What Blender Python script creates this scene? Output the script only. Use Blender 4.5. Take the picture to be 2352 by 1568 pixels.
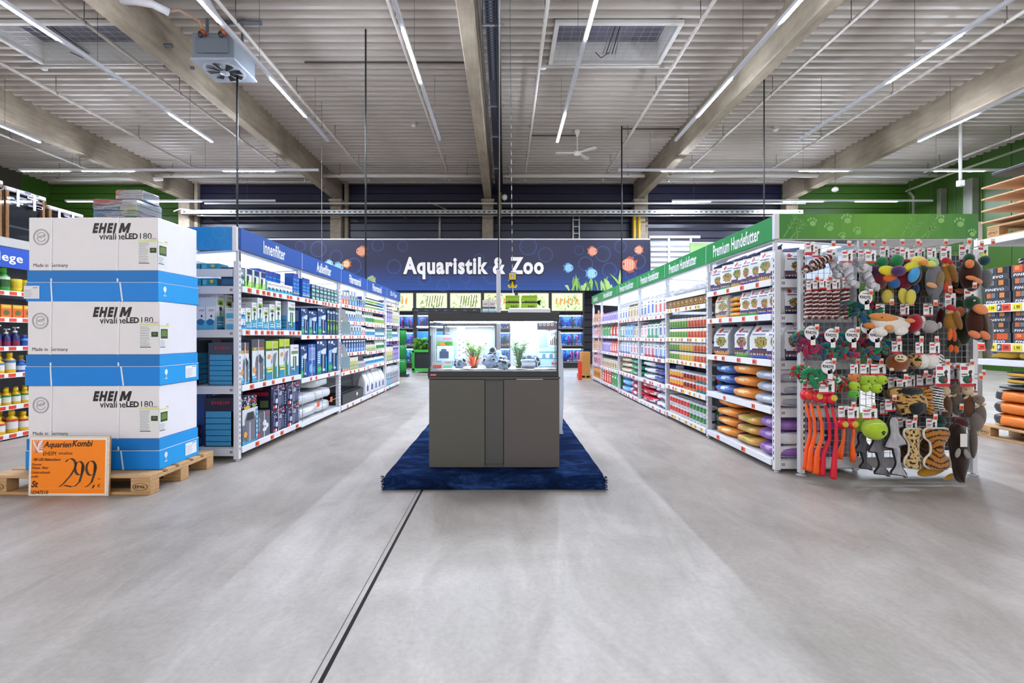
import bpy, math, random
from mathutils import Vector, Matrix, noise
from math import sin, cos, pi, radians as RAD
for _o in list(bpy.data.objects):
 bpy.data.objects.remove(_o)
SC = bpy.context.scene
COL = SC.collection
# ------------------------------------------------------------------ camera
CAM_H = 1.17
FPX = 1150.0
cam_d = bpy.data.cameras.new('camera')
cam = bpy.data.objects.new('camera', cam_d)
COL.objects.link(cam)
cam.location = (0, 0, CAM_H)
cam.rotation_euler = (pi / 2, 0, 0)
cam_d.sensor_width = 36.0
cam_d.lens = 36.0 * FPX / 2352.0
cam_d.shift_x = (1176 - 1158) / 2352.0
cam_d.shift_y = -(784 - 770) / 2352.0
cam_d.clip_end = 200
SC.camera = cam
# ------------------------------------------------------------------ view, world
SC.view_settings.view_transform = 'Standard'
SC.view_settings.look = 'None'
SC.view_settings.gamma = 1.0
SC.view_settings.use_curve_mapping = False
SC.view_settings.exposure = 0.5
SC.cycles.use_denoising = True
SC.cycles.max_bounces = 7
SC.cycles.diffuse_bounces = 4
SC.cycles.glossy_bounces = 3
SC.cycles.transmission_bounces = 6
SC.cycles.transparent_max_bounces = 12
SC.cycles.sample_clamp_indirect = 4.0
SC.cycles.caustics_reflective = False
SC.cycles.caustics_refractive = False
world = bpy.data.worlds.new('hall_world')
SC.world = world
world.use_nodes = True
world.node_tree.nodes['Background'].inputs[0].default_value = (1.0, 0.97, 0.94, 1)
world.node_tree.nodes['Background'].inputs[1].default_value = 0.95
LAMP_STRENGTH = 470.0       # ceiling light strips
SHELF_LAMP = 1.7           # strips inside the aisle headers
TANK_LAMP = 16.0           # strip under the big tank's hood
SMALL_TANK_LAMP = 42.0     # strips in the wall of tanks
def P(px, py, Y):
 """A photograph pixel at depth Y metres, as a point of the hall."""
 return Vector(((px - 1158) / FPX * Y, Y, CAM_H - (py - 770) / FPX * Y))
def XP(px, Y):
 return (px - 1158) / FPX * Y
def ZP(py, Y):
 return CAM_H - (py - 770) / FPX * Y
# ------------------------------------------------------------------ colour and materials
def C(h):
 h = h.lstrip('#')
 out = []
 for i in (0, 2, 4):
  v = int(h[i:i + 2], 16) / 255.0
  out.append(v / 12.92 if v <= 0.04045 else ((v + 0.055) / 1.055) ** 2.4)
 return (out[0] ** 1.08, out[1] ** 1.08, out[2] ** 1.08, 1.0)
WHITE, BLACK = C('e9e8e8'), C('141416')
MATS = {}
def node(nt, t, **kw):
 n = nt.nodes.new(t)
 for k, v in kw.items():
  setattr(n, k, v)
 return n
def paint(name, rough=0.5, spec=0.5, metal=0.0, var=0.06, vscale=6.0, bump=0.0, bscale=60.0, coat=0.0, sheen=0.0):
 """Surface whose colour comes from the mesh's own face colours, with a slight uneven tone and relief."""
 m = bpy.data.materials.new(name)
 m.use_nodes = True
 nt = m.node_tree
 b = nt.nodes['Principled BSDF']
 at = node(nt, 'ShaderNodeAttribute', attribute_name='Col')
 tc = node(nt, 'ShaderNodeTexCoord')
 nz = node(nt, 'ShaderNodeTexNoise')
 nz.inputs['Scale'].default_value = vscale
 nz.inputs['Detail'].default_value = 3
 nt.links.new(tc.outputs['Object'], nz.inputs['Vector'])
 mr = node(nt, 'ShaderNodeMapRange')
 mr.inputs['To Min'].default_value = 1 - var
 mr.inputs['To Max'].default_value = 1 + var
 nt.links.new(nz.outputs['Fac'], mr.inputs['Value'])
 mx = node(nt, 'ShaderNodeVectorMath', operation='SCALE')
 nt.links.new(at.outputs['Color'], mx.inputs[0])
 nt.links.new(mr.outputs[0], mx.inputs['Scale'])
 nt.links.new(mx.outputs[0], b.inputs['Base Color'])
 b.inputs['Roughness'].default_value = rough
 b.inputs['Specular IOR Level'].default_value = spec
 b.inputs['Metallic'].default_value = metal
 b.inputs['Coat Weight'].default_value = coat
 if sheen:
  b.inputs['Sheen Weight'].default_value = sheen
 if bump:
  n2 = node(nt, 'ShaderNodeTexNoise')
  n2.inputs['Scale'].default_value = bscale
  n2.inputs['Detail'].default_value = 4
  nt.links.new(tc.outputs['Object'], n2.inputs['Vector'])
  bp = node(nt, 'ShaderNodeBump')
  bp.inputs['Strength'].default_value = bump
  bp.inputs['Distance'].default_value = 0.02
  nt.links.new(n2.outputs['Fac'], bp.inputs['Height'])
  nt.links.new(bp.outputs[0], b.inputs['Normal'])
 MATS[name] = m
 return m
paint('carton', 0.45, 0.4, var=0.04)
paint('film', 0.32, 0.5, var=0.05, bump=0.35, bscale=14)
paint('plastic', 0.3, 0.5, var=0.03)
paint('metal_paint', 0.4, 0.5, var=0.03)
paint('steel', 0.35, 0.5, metal=0.9, var=0.05)
paint('fabric', 0.95, 0.1, var=0.18, vscale=40, bump=0.6, bscale=120, sheen=0.3)
paint('fur', 0.95, 0.1, var=0.2, vscale=90, bump=0.4, bscale=240, sheen=0.5)
paint('matt', 0.8, 0.25, var=0.08, vscale=3)
paint('rubber', 0.55, 0.4, var=0.05)
paint('rock', 0.85, 0.2, var=0.4, vscale=18, bump=0.8, bscale=30)
paint('leaf', 0.6, 0.3, var=0.2, vscale=20)
def emitter(name, strength):
 m = bpy.data.materials.new(name)
 m.use_nodes = True
 nt = m.node_tree
 nt.nodes.remove(nt.nodes['Principled BSDF'])
 at = node(nt, 'ShaderNodeAttribute', attribute_name='Col')
 e = node(nt, 'ShaderNodeEmission')
 e.inputs['Strength'].default_value = strength
 nt.links.new(at.outputs['Color'], e.inputs['Color'])
 nt.links.new(e.outputs[0], nt.nodes['Material Output'].inputs['Surface'])
 MATS[name] = m
emitter('lamp', LAMP_STRENGTH)
emitter('shelf_lamp', SHELF_LAMP)
emitter('tank_lamp', TANK_LAMP)
emitter('small_tank_lamp', SMALL_TANK_LAMP)
emitter('backlit', 1.0)
emitter('tank_glow', 6.5)
def glass(name, tint, mirror=0.06):
 m = bpy.data.materials.new(name)
 m.use_nodes = True
 nt = m.node_tree
 nt.nodes.remove(nt.nodes['Principled BSDF'])
 tr = node(nt, 'ShaderNodeBsdfTransparent')
 tr.inputs[0].default_value = tint
 gl = node(nt, 'ShaderNodeBsdfGlossy')
 gl.inputs['Roughness'].default_value = 0.03
 fr = node(nt, 'ShaderNodeFresnel')
 fr.inputs['IOR'].default_value = 1.4
 mx = node(nt, 'ShaderNodeMixShader')
 nt.links.new(fr.outputs[0], mx.inputs[0])
 nt.links.new(tr.outputs[0], mx.inputs[1])
 nt.links.new(gl.outputs[0], mx.inputs[2])
 nt.links.new(mx.outputs[0], nt.nodes['Material Output'].inputs['Surface'])
 MATS[name] = m
glass('glass', (0.97, 0.985, 0.99, 1))
glass('wrap', (0.93, 0.93, 0.95, 1))
def wood_mat():
 m = paint('wood', 0.7, 0.25, var=0.05)
 nt = m.node_tree
 tc = node(nt, 'ShaderNodeTexCoord')
 mp = node(nt, 'ShaderNodeMapping')
 mp.inputs['Scale'].default_value = (3, 40, 40)
 nz = node(nt, 'ShaderNodeTexNoise')
 nz.inputs['Scale'].default_value = 1.6
 nz.inputs['Detail'].default_value = 6
 nt.links.new(tc.outputs['Object'], mp.inputs[0])
 nt.links.new(mp.outputs[0], nz.inputs['Vector'])
 mr = node(nt, 'ShaderNodeMapRange')
 mr.inputs['To Min'].default_value = 0.6
 mr.inputs['To Max'].default_value = 1.3
 nt.links.new(nz.outputs['Fac'], mr.inputs['Value'])
 b = nt.nodes['Principled BSDF']
 src = b.inputs['Base Color'].links[0].from_socket
 sc = node(nt, 'ShaderNodeVectorMath', operation='SCALE')
 nt.links.new(src, sc.inputs[0])
 nt.links.new(mr.outputs[0], sc.inputs['Scale'])
 nt.links.new(sc.outputs[0], b.inputs['Base Color'])
wood_mat()
def ramp_mat(name, build):
 m = bpy.data.materials.new(name)
 m.use_nodes = True
 build(m.node_tree, m.node_tree.nodes['Principled BSDF'])
 MATS[name] = m
 return m
def _noise(nt, vec, scale, detail=5, rough=0.6, dist=0.0):
 n = node(nt, 'ShaderNodeTexNoise')
 n.inputs['Scale'].default_value = scale
 n.inputs['Detail'].default_value = detail
 n.inputs['Roughness'].default_value = rough
 n.inputs['Distortion'].default_value = dist
 nt.links.new(vec, n.inputs['Vector'])
 return n.outputs['Fac']
def _ramp(nt, fac, stops):
 r = node(nt, 'ShaderNodeValToRGB')
 el = r.color_ramp.elements
 while len(el) < len(stops):
  el.new(0.5)
 for e, (p, c) in zip(el, stops):
  e.position = p
  e.color = c
 nt.links.new(fac, r.inputs[0])
 return r.outputs[0]
def _mix(nt, mode, fac, a, b):
 m = node(nt, 'ShaderNodeMix', data_type='RGBA', blend_type=mode)
 m.inputs[0].default_value = fac
 nt.links.new(a, m.inputs[6])
 nt.links.new(b, m.inputs[7])
 return m.outputs[2]
def floor_nodes(nt, b):
 tc = node(nt, 'ShaderNodeTexCoord')
 v = tc.outputs['Object']
 mp = node(nt, 'ShaderNodeMapping')
 mp.inputs['Scale'].default_value = (1.0, 0.35, 1)
 mp.inputs['Rotation'].default_value = (0, 0, 0.5)
 nt.links.new(v, mp.inputs[0])
 big = _ramp(nt, _noise(nt, v, 0.9, 6, 0.62, 0.6), [(0.3, C('aaa39b')), (0.5, C('bcb5ae')), (0.72, C('ccc6c0'))])
 mid = _ramp(nt, _noise(nt, mp.outputs[0], 3.2, 7, 0.66, 1.2), [(0.3, C('c4bfb9')), (0.5, C('dddad7')), (0.68, C('f2f1ef'))])
 fine = _ramp(nt, _noise(nt, v, 38, 4, 0.7), [(0.3, C('d9d6d2')), (0.6, C('f3f2f1'))])
 c1 = _mix(nt, 'MULTIPLY', 0.75, big, mid)
 c2 = _mix(nt, 'MULTIPLY', 0.6, c1, fine)
 nt.links.new(c2, b.inputs['Base Color'])
 rr = node(nt, 'ShaderNodeMapRange')
 rr.inputs['To Min'].default_value = 0.34
 rr.inputs['To Max'].default_value = 0.52
 nt.links.new(_noise(nt, v, 2.2, 5), rr.inputs['Value'])
 nt.links.new(rr.outputs[0], b.inputs['Roughness'])
 b.inputs['Specular IOR Level'].default_value = 0.5
def concrete_nodes(nt, b):
 tc = node(nt, 'ShaderNodeTexCoord')
 v = tc.outputs['Object']
 mp = node(nt, 'ShaderNodeMapping')
 mp.inputs['Scale'].default_value = (2, 0.3, 2)
 nt.links.new(v, mp.inputs[0])
 a = _ramp(nt, _noise(nt, v, 1.1, 6, 0.6), [(0.3, C('8f8474')), (0.52, C('a39684')), (0.75, C('b2a694'))])
 s = _ramp(nt, _noise(nt, mp.outputs[0], 4, 5, 0.6), [(0.35, C('cfccc8')), (0.6, C('f4f3f2'))])
 nt.links.new(_mix(nt, 'MULTIPLY', 0.7, a, s), b.inputs['Base Color'])
 b.inputs['Roughness'].default_value = 0.85
def carpet_nodes(nt, b):
 tc = node(nt, 'ShaderNodeTexCoord')
 v = tc.outputs['Object']
 mp = node(nt, 'ShaderNodeMapping')
 mp.inputs['Scale'].default_value = (1.2, 3.2, 3)
 nt.links.new(v, mp.inputs[0])
 a = _ramp(nt, _noise(nt, mp.outputs[0], 2.6, 6, 0.7, 0.8), [(0.34, C('15223e')), (0.5, C('1d345f')), (0.68, C('3f5f98'))])
 f = _ramp(nt, _noise(nt, v, 160, 3, 0.8), [(0.3, C('7d8087')), (0.65, C('ffffff'))])
 nt.links.new(_mix(nt, 'MULTIPLY', 0.8, a, f), b.inputs['Base Color'])
 b.inputs['Roughness'].default_value = 1.0
 b.inputs['Specular IOR Level'].default_value = 0.05
 bp = node(nt, 'ShaderNodeBump')
 bp.inputs['Strength'].default_value = 0.9
 bp.inputs['Distance'].default_value = 0.01
 nt.links.new(_noise(nt, v, 120, 3), bp.inputs['Height'])
 nt.links.new(bp.outputs[0], b.inputs['Normal'])
def deck_nodes(nt, b):
 tc = node(nt, 'ShaderNodeTexCoord')
 v = tc.outputs['Object']
 a = _ramp(nt, _noise(nt, v, 0.5, 4), [(0.35, C('b4aca4')), (0.65, C('c0b8b0'))])
 nt.links.new(a, b.inputs['Base Color'])
 b.inputs['Roughness'].default_value = 0.42
 b.inputs['Specular IOR Level'].default_value = 0.5
ramp_mat('floor_concrete', floor_nodes)
ramp_mat('beam_concrete', concrete_nodes)
ramp_mat('carpet', carpet_nodes)
ramp_mat('roof_deck', deck_nodes)
# ------------------------------------------------------------------ mesh collector
_TEXT = {}
def text_geo(s, bold=0.0, shear=0.0, space=1.0):
 key = (s, bold, shear, space)
 if key not in _TEXT:
  cu = bpy.data.curves.new('lettering', 'FONT')
  cu.body = s
  cu.resolution_u = 3
  cu.offset = bold
  cu.shear = shear
  cu.space_character = space
  ob = bpy.data.objects.new('lettering', cu)
  COL.objects.link(ob)
  dg = bpy.context.evaluated_depsgraph_get()
  me = bpy.data.meshes.new_from_object(ob.evaluated_get(dg))
  vs = [(v.co.x, v.co.y) for v in me.vertices]
  fs = [tuple(p.vertices) for p in me.polygons]
  bpy.data.objects.remove(ob)
  bpy.data.curves.remove(cu)
  bpy.data.meshes.remove(me)
  x0, x1 = min(v[0] for v in vs), max(v[0] for v in vs)
  y0, y1 = min(v[1] for v in vs), max(v[1] for v in vs)
  vs = [((x - x0) / (x1 - x0), (y - y0) / (y1 - y0)) for x, y in vs]
  _TEXT[key] = (vs, fs)
 return _TEXT[key]
class MB:
 def __init__(s):
  s.v, s.f, s.c, s.sm = [], [], [], []
 def add(s, vs, fs, col, smooth=False):
  b = len(s.v)
  s.v.extend(Vector(p) for p in vs)
  for i, f in enumerate(fs):
   s.f.append(tuple(b + k for k in f))
   s.c.append(col[i] if isinstance(col, list) else col)
   s.sm.append(smooth)
  return s
 def quad(s, a, b, c, d, col):
  return s.add((a, b, c, d), ((0, 1, 2, 3),), col)
 def box(s, x0, x1, y0, y1, z0, z1, col, bev=0.0, M=None):
  """Box; bev chamfers the edges running along its longest run and the rest, col may be a dict of sides f b l r t o."""
  if bev > 0:
   e = bev
   vs = []
   for sx in (0, 1):
    for sy in (0, 1):
     for sz in (0, 1):
      X, Y, Z = (x0, x1)[sx], (y0, y1)[sy], (z0, z1)[sz]
      ix, iy, iz = (X + e, X - e)[sx], (Y + e, Y - e)[sy], (Z + e, Z - e)[sz]
      vs += [(X, iy, iz), (ix, Y, iz), (ix, iy, Z)]
   def I(sx, sy, sz, k):
    return (sx * 4 + sy * 2 + sz) * 3 + k
   fs = [(I(0, 0, 0, 0), I(0, 0, 1, 0), I(0, 1, 1, 0), I(0, 1, 0, 0)), (I(1, 0, 0, 0), I(1, 1, 0, 0), I(1, 1, 1, 0), I(1, 0, 1, 0)),
     (I(0, 0, 0, 1), I(1, 0, 0, 1), I(1, 0, 1, 1), I(0, 0, 1, 1)), (I(0, 1, 0, 1), I(0, 1, 1, 1), I(1, 1, 1, 1), I(1, 1, 0, 1)),
     (I(0, 0, 0, 2), I(0, 1, 0, 2), I(1, 1, 0, 2), I(1, 0, 0, 2)), (I(0, 0, 1, 2), I(1, 0, 1, 2), I(1, 1, 1, 2), I(0, 1, 1, 2))]
   for sz in (0, 1):
    for sy in (0, 1):
     fs.append((I(0, sy, sz, 1), I(1, sy, sz, 1), I(1, sy, sz, 2), I(0, sy, sz, 2)))
    for sx in (0, 1):
     fs.append((I(sx, 0, sz, 0), I(sx, 1, sz, 0), I(sx, 1, sz, 2), I(sx, 0, sz, 2)))
   for sx in (0, 1):
    for sy in (0, 1):
     fs.append((I(sx, sy, 0, 0), I(sx, sy, 1, 0), I(sx, sy, 1, 1), I(sx, sy, 0, 1)))
     for sz in (0, 1):
      fs.append((I(sx, sy, sz, 0), I(sx, sy, sz, 1), I(sx, sy, sz, 2)))
   cc = col
   if isinstance(col, dict):
    d0 = col.get('f')
    cc = [col.get(k, d0) for k in 'lrfbot'] + [d0] * (len(fs) - 6)
  else:
   vs = [(x0, y0, z0), (x1, y0, z0), (x1, y1, z0), (x0, y1, z0), (x0, y0, z1), (x1, y0, z1), (x1, y1, z1), (x0, y1, z1)]
   fs = [(0, 4, 7, 3), (1, 2, 6, 5), (0, 1, 5, 4), (3, 7, 6, 2), (0, 3, 2, 1), (4, 5, 6, 7)]
   cc = col
   if isinstance(col, dict):
    d0 = col.get('f')
    cc = [col.get(k, d0) for k in 'lrfbot']
  if M is not None:
   vs = [M @ Vector(p) for p in vs]
  return s.add(vs, fs, cc)
 def path(s, pts, r, col, n=8, cap=True, colfn=None):
  """Tube through points; r a number or a list."""
  pts = [Vector(p) for p in pts]
  m = len(pts)
  rs = r if isinstance(r, (list, tuple)) else [r] * m
  t0 = (pts[1] - pts[0]).normalized()
  up = Vector((0, 0, 1)) if abs(t0.z) < 0.9 else Vector((1, 0, 0))
  u = t0.cross(up).normalized()
  vs, fs, cc = [], [], []
  for i in range(m):
   t = (pts[min(i + 1, m - 1)] - pts[max(i - 1, 0)]).normalized()
   u = (u - t * u.dot(t))
   u = u.normalized() if u.length > 1e-6 else t.orthogonal().normalized()
   w = t.cross(u)
   for k in range(n):
    a = 2 * pi * k / n
    vs.append(pts[i] + (u * cos(a) + w * sin(a)) * rs[i])
  for i in range(m - 1):
   for k in range(n):
    k2 = (k + 1) % n
    fs.append((i * n + k, i * n + k2, (i + 1) * n + k2, (i + 1) * n + k))
    cc.append(colfn(i / (m - 1), k / n) if colfn else col)
  if cap:
   fs.append(tuple(range(n - 1, -1, -1)))
   cc.append(colfn(0, 0) if colfn else col)
   fs.append(tuple((m - 1) * n + k for k in range(n)))
   cc.append(colfn(1, 0) if colfn else col)
  return s.add(vs, fs, cc, True)
 def lathe(s, prof, col, n=14, cx=0, cy=0, cz=0, colfn=None):
  """prof: [(radius, z)] bottom to top; colour per ring list or one colour."""
  vs, fs, cc = [], [], []
  m = len(prof)
  for r, z in prof:
   for k in range(n):
    a = 2 * pi * k / n
    vs.append((cx + r * cos(a), cy + r * sin(a), cz + z))
  for i in range(m - 1):
   for k in range(n):
    k2 = (k + 1) % n
    fs.append((i * n + k, i * n + k2, (i + 1) * n + k2, (i + 1) * n + k))
    cc.append(colfn(i, k) if colfn else (col[i] if isinstance(col, list) else col))
  fs.append(tuple(range(n - 1, -1, -1)))
  fs.append(tuple((m - 1) * n + k for k in range(n)))
  c0 = col[0] if isinstance(col, list) else col
  c1 = col[-1] if isinstance(col, list) else col
  cc += [c0, c1]
  return s.add(vs, fs, cc, True)
 def ball(s, c, r, col, M=None, nu=12, nv=8, colfn=None, bump=0.0, seed=0, e=1.0):
  """Ellipsoid of radii r about c; M turns it, bump roughens it, e<1 squares it."""
  vs, fs, cc = [], [], []
  rx, ry, rz = r if isinstance(r, (tuple, list)) else (r, r, r)
  def pw(x):
   return math.copysign(abs(x) ** e, x)
  for j in range(1, nv):
   th = pi * j / nv
   for i in range(nu):
    ph = 2 * pi * i / nu
    d = Vector((pw(sin(th)) * pw(cos(ph)), pw(sin(th)) * pw(sin(ph)), pw(-cos(th))))
    k = 1.0
    if bump:
     k += bump * noise.noise(d * 2.2 + Vector((seed * 3.1, seed * 1.7, 0)))
    vs.append(Vector((d.x * rx, d.y * ry, d.z * rz)) * k)
  vs.append(Vector((0, 0, -rz)))
  vs.append(Vector((0, 0, rz)))
  lo, hi = len(vs) - 2, len(vs) - 1
  for j in range(nv - 2):
   for i in range(nu):
    i2 = (i + 1) % nu
    fs.append((j * nu + i, j * nu + i2, (j + 1) * nu + i2, (j + 1) * nu + i))
  for i in range(nu):
   i2 = (i + 1) % nu
   fs.append((lo, i2, i))
   fs.append((hi, (nv - 2) * nu + i, (nv - 2) * nu + i2))
  if colfn:
   for f in fs:
    q = sum((vs[k] for k in f), Vector()) / len(f)
    cc.append(colfn(q.x / rx, q.y / ry, q.z / rz))
  else:
   cc = col
  if M is not None:
   vs = [M @ p for p in vs]
  c = Vector(c)
  return s.add([p + c for p in vs], fs, cc, True)
 def prism(s, pts, y0, y1, col, edge=None, colfn=None):
  """Outline pts (x, z) extruded from y0 to y1."""
  n = len(pts)
  vs = [(x, y0, z) for x, z in pts] + [(x, y1, z) for x, z in pts]
  fs = [tuple(range(n)), tuple(range(2 * n - 1, n - 1, -1))]
  fs += [(i, n + i, n + (i + 1) % n, (i + 1) % n) for i in range(n)]
  return s.add(vs, fs, [col, col] + [edge or col] * n)
 def text(s, body, o, xd, yd, w, h, col, bold=0.0, shear=0.0, space=1.0):
  vs, fs = text_geo(body, 0.0 if 'M' in body else bold, shear, space)
  o, xd, yd = Vector(o), Vector(xd), Vector(yd)
  return s.add([o + xd * (x * w) + yd * (y * h) for x, y in vs], fs, col)
 def ring(s, c, xd, yd, r0, r1, col, n=28):
  c, xd, yd = Vector(c), Vector(xd), Vector(yd)
  vs, fs = [], []
  for k in range(n):
   a = 2 * pi * k / n
   d = xd * cos(a) + yd * sin(a)
   vs += [c + d * r0, c + d * r1]
  for k in range(n):
   k2 = (k + 1) % n
   fs.append((2 * k, 2 * k + 1, 2 * k2 + 1, 2 * k2))
  return s.add(vs, fs, col)
 def disc(s, c, xd, yd, rx, ry, col, n=16):
  c, xd, yd = Vector(c), Vector(xd), Vector(yd)
  return s.add([c + xd * (rx * cos(2 * pi * k / n)) + yd * (ry * sin(2 * pi * k / n)) for k in range(n)], (tuple(range(n)),), col)
 def build(s, name, mat, parent=None, loc=None):
  me = bpy.data.meshes.new(name)
  me.from_pydata([tuple(p) for p in s.v], [], s.f)
  ca = me.color_attributes.new('Col', 'FLOAT_COLOR', 'CORNER')
  buf = []
  for f, c in zip(s.f, s.c):
   buf.extend(tuple(c) * len(f))
  ca.data.foreach_set('color', buf)
  me.polygons.foreach_set('use_smooth', s.sm)
  me.materials.append(MATS[mat])
  me.update()
  o = bpy.data.objects.new(name, me)
  COL.objects.link(o)
  if parent is not None:
   o.parent = parent
  if loc is not None:
   o.location = loc
  return o
# ------------------------------------------------------------------ things
def tag(o, label, cat, group=None):
 o['label'] = label
 o['category'] = cat
 if group:
  o['group'] = group
 return o
def root(name, loc=(0, 0, 0), rz=0.0):
 o = bpy.data.objects.new(name, None)
 o.empty_display_size = 0.1
 COL.objects.link(o)
 o.location = loc
 o.rotation_euler = (0, 0, rz)
 return o
def struct(o):
 o['kind'] = 'structure'
 return o
KIDS = {}
def kids(o):
 return o.children
def dup(o):
 r = o.copy()
 COL.objects.link(r)
 for ch in list(o.children):
  c = ch.copy()
  COL.objects.link(c)
  c.parent = r
  for g in list(ch.children):
   d = g.copy()
   COL.objects.link(d)
   d.parent = c
 for k in ('label', 'category', 'group'):
  if k in r:
   del r[k]
 return r
PROTO = {}
def put(key, make, loc, rz, label, cat, group=None, rx=0.0, ry=0.0):
 if key in PROTO:
  o = dup(PROTO[key])
 else:
  o = make()
  PROTO[key] = o
 o.location = loc
 o.rotation_euler = (rx, ry, rz)
 return tag(o, label, cat, group)
ORD = ('first second third fourth fifth sixth seventh eighth ninth tenth eleventh twelfth thirteenth fourteenth fifteenth '
  'sixteenth seventeenth eighteenth nineteenth twentieth twenty-first twenty-second twenty-third twenty-fourth '
  'twenty-fifth twenty-sixth twenty-seventh twenty-eighth twenty-ninth thirtieth').split()
RNG = random.Random(7)
# ================================================================== the hall
XL, XR, YB, YF, ZC = -18.3, 16.2, 20.2, -6.0, 7.3
NAVY, GREEN = C('131130'), C('37591a')
fl = MB()
fl.quad((XL, YF, 0), (XR, YF, 0), (XR, YB, 0), (XL, YB, 0), WHITE)
floor = struct(fl.build('floor', 'floor_concrete'))
j = MB()
JX = XP(970, 3.79)
j.box(JX - 0.008, JX + 0.008, YF, 12, 0.0004, 0.0012, C('1d1a18'))
j.box(JX - 0.034, JX - 0.030, YF, 12, 0.0004, 0.001, C('6d655d'))
struct(j.build('floor_joint', 'matt', floor))
# roof deck: trapezoid ribs running across the hall
dk = MB()
PIT, DEP = 0.262, 0.11
y = YF
prof = []
while y < YB:
 prof += [(y, ZC + DEP), (y + 0.10, ZC + DEP), (y + 0.135, ZC), (y + 0.227, ZC)]
 y += PIT
SKY = [(0.99, 3.51, 9.74, 11.3), (-10.4, -7.55, 9.74, 11.3)]
for (ya, za), (yb, zb) in zip(prof, prof[1:]):
 cuts = [XL]
 for h in sorted(SKY):
  if h[2] < (ya + yb) / 2 < h[3]:
   cuts += [h[0], h[1]]
 cuts.append(XR)
 for i in range(0, len(cuts), 2):
  dk.quad((cuts[i], ya, za), (cuts[i + 1], ya, za), (cuts[i + 1], yb, zb), (cuts[i], yb, zb), WHITE)
ceiling = struct(dk.build('ceiling', 'roof_deck'))
# solid roof above the deck so that no light leaks in
rf = MB()
rf.box(XL, XR, YF, YB + 0.3, ZC + 0.6, ZC + 0.75, C('6d6a66'))
struct(rf.build('roof', 'matt'))
# back wall: dark cladding between concrete columns, green beyond them
bw = MB()
z = 0.0
while z < ZC + 0.6:
 for xa, xb, cc in ((XL, -12.45, GREEN), (-12.45, 11.2, NAVY), (11.2, XR, GREEN)):
  bw.box(xa, xb, YB, YB + 0.1, z, z + 0.285, cc, 0.012)
 z += 0.30
bw.box(XL, XR, YB + 0.06, YB + 0.2, 0, ZC + 0.7, C('0d0c14'))
struct(bw.build('wall_back', 'metal_paint'))
wr = MB()
y = 6.0
while y < YB:
 wr.box(XR, XR + 0.1, y, y + 0.98, 0, ZC + 0.7, GREEN, 0.01)
 y += 1.0
wr.box(XR + 0.05, XR + 0.2, -1, YB, 0, ZC + 0.7, C('2b4512'))
struct(wr.build('wall_right', 'metal_paint'))
wl = MB()
y = 6.0
while y < YB:
 wl.box(XL - 0.1, XL, y, y + 0.98, 0, ZC + 0.7, C('4c463c') if y < 18.5 else GREEN, 0.01)
 y += 1.0
wl.box(XL - 0.2, XL - 0.05, -1, YB, 0, ZC + 0.7, C('463f35'))
struct(wl.build('wall_left', 'metal_paint'))
# the eaves beam above the cladding
eb = MB()
eb.box(XL, XR, YB - 0.12, YB - 0.001, ZC - 0.04, ZC + 0.5, C('aaa295'), 0.01)
struct(eb.build('trim_1', 'beam_concrete'))
BEAM_X = [-12.65, -6.65, -0.65, 5.35, 11.35]
ZB = 6.55
for bx in BEAM_X:
 b = MB()
 b.box(bx - 0.14, bx + 0.14, YF, YB - 0.02, ZB, ZC + 0.1, WHITE, 0.02)
 struct(b.build('beam', 'beam_concrete'))
 c = MB()
 c.box(bx - 0.22, bx + 0.22, YB - 0.45, YB - 0.005, 0, ZB, WHITE, 0.02)
 c.box(bx - 0.26, bx + 0.26, YB - 0.5, YB - 0.005, ZB - 0.1, ZB, WHITE, 0.01)
 struct(c.build('column', 'beam_concrete'))
for bx in (-12.65, -6.65, 5.35, 11.35):      # jambs of cladding beside the columns
 b = MB()
 b.box(bx + 0.26, bx + 0.4, YB - 0.2, YB - 0.002, 0, ZC, C('9a9284'), 0.01)
 struct(b.build('trim_2', 'beam_concrete'))
GREY = C('b9b4ae')
# ------------------------------------------------------------------ light strips along the hall
LZ = 6.11
OFFW = C('cfcfd6')
def light_track(xc, y0, y1, lit, label, along='y', wires=(), bulb=(0.86, 0.95, 1.12, 1), z=LZ):
 """A hanging rail with lit lengths; lit = [(from, to)] in metres along it."""
 r = root('light_track', (0, 0, 0))
 tag(r, label, 'ceiling light', 'strip lights under the roof')
 def bx(m, a, b, h, z0, z1, col):
  if along == 'y':
   m.box(xc - h, xc + h, a, b, z0, z1, col, 0.004)
  else:
   m.box(a, b, xc - h, xc + h, z0, z1, col, 0.004)
 m = MB()
 bx(m, y0, y1, 0.03, z, z + 0.07, OFFW)
 m.build('rail', 'metal_paint', r)
 for a, b in lit:
  m = MB()
  bx(m, a, b, 0.0285, z - 0.009, z - 0.001, bulb)
  m.build('lamp_tube', 'lamp', r)
 for w in wires:
  m = MB()
  if along == 'y':
   m.path([(xc, w, z + 0.07), (xc, w, ZC)], 0.004, C('77736e'), 5)
  else:
   m.path([(w, xc, z + 0.07), (w, xc, ZC)], 0.004, C('77736e'), 5)
  m.build('suspension_wire', 'steel', r)
 return r
def YT(py):
 return FPX * (LZ - CAM_H) / (770 - py)
NAMES = ['leftmost', 'second from the left', 'third from the left', 'fourth from the left', 'fifth from the left', 'sixth from the left', 'seventh from the left', 'rightmost']
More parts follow.
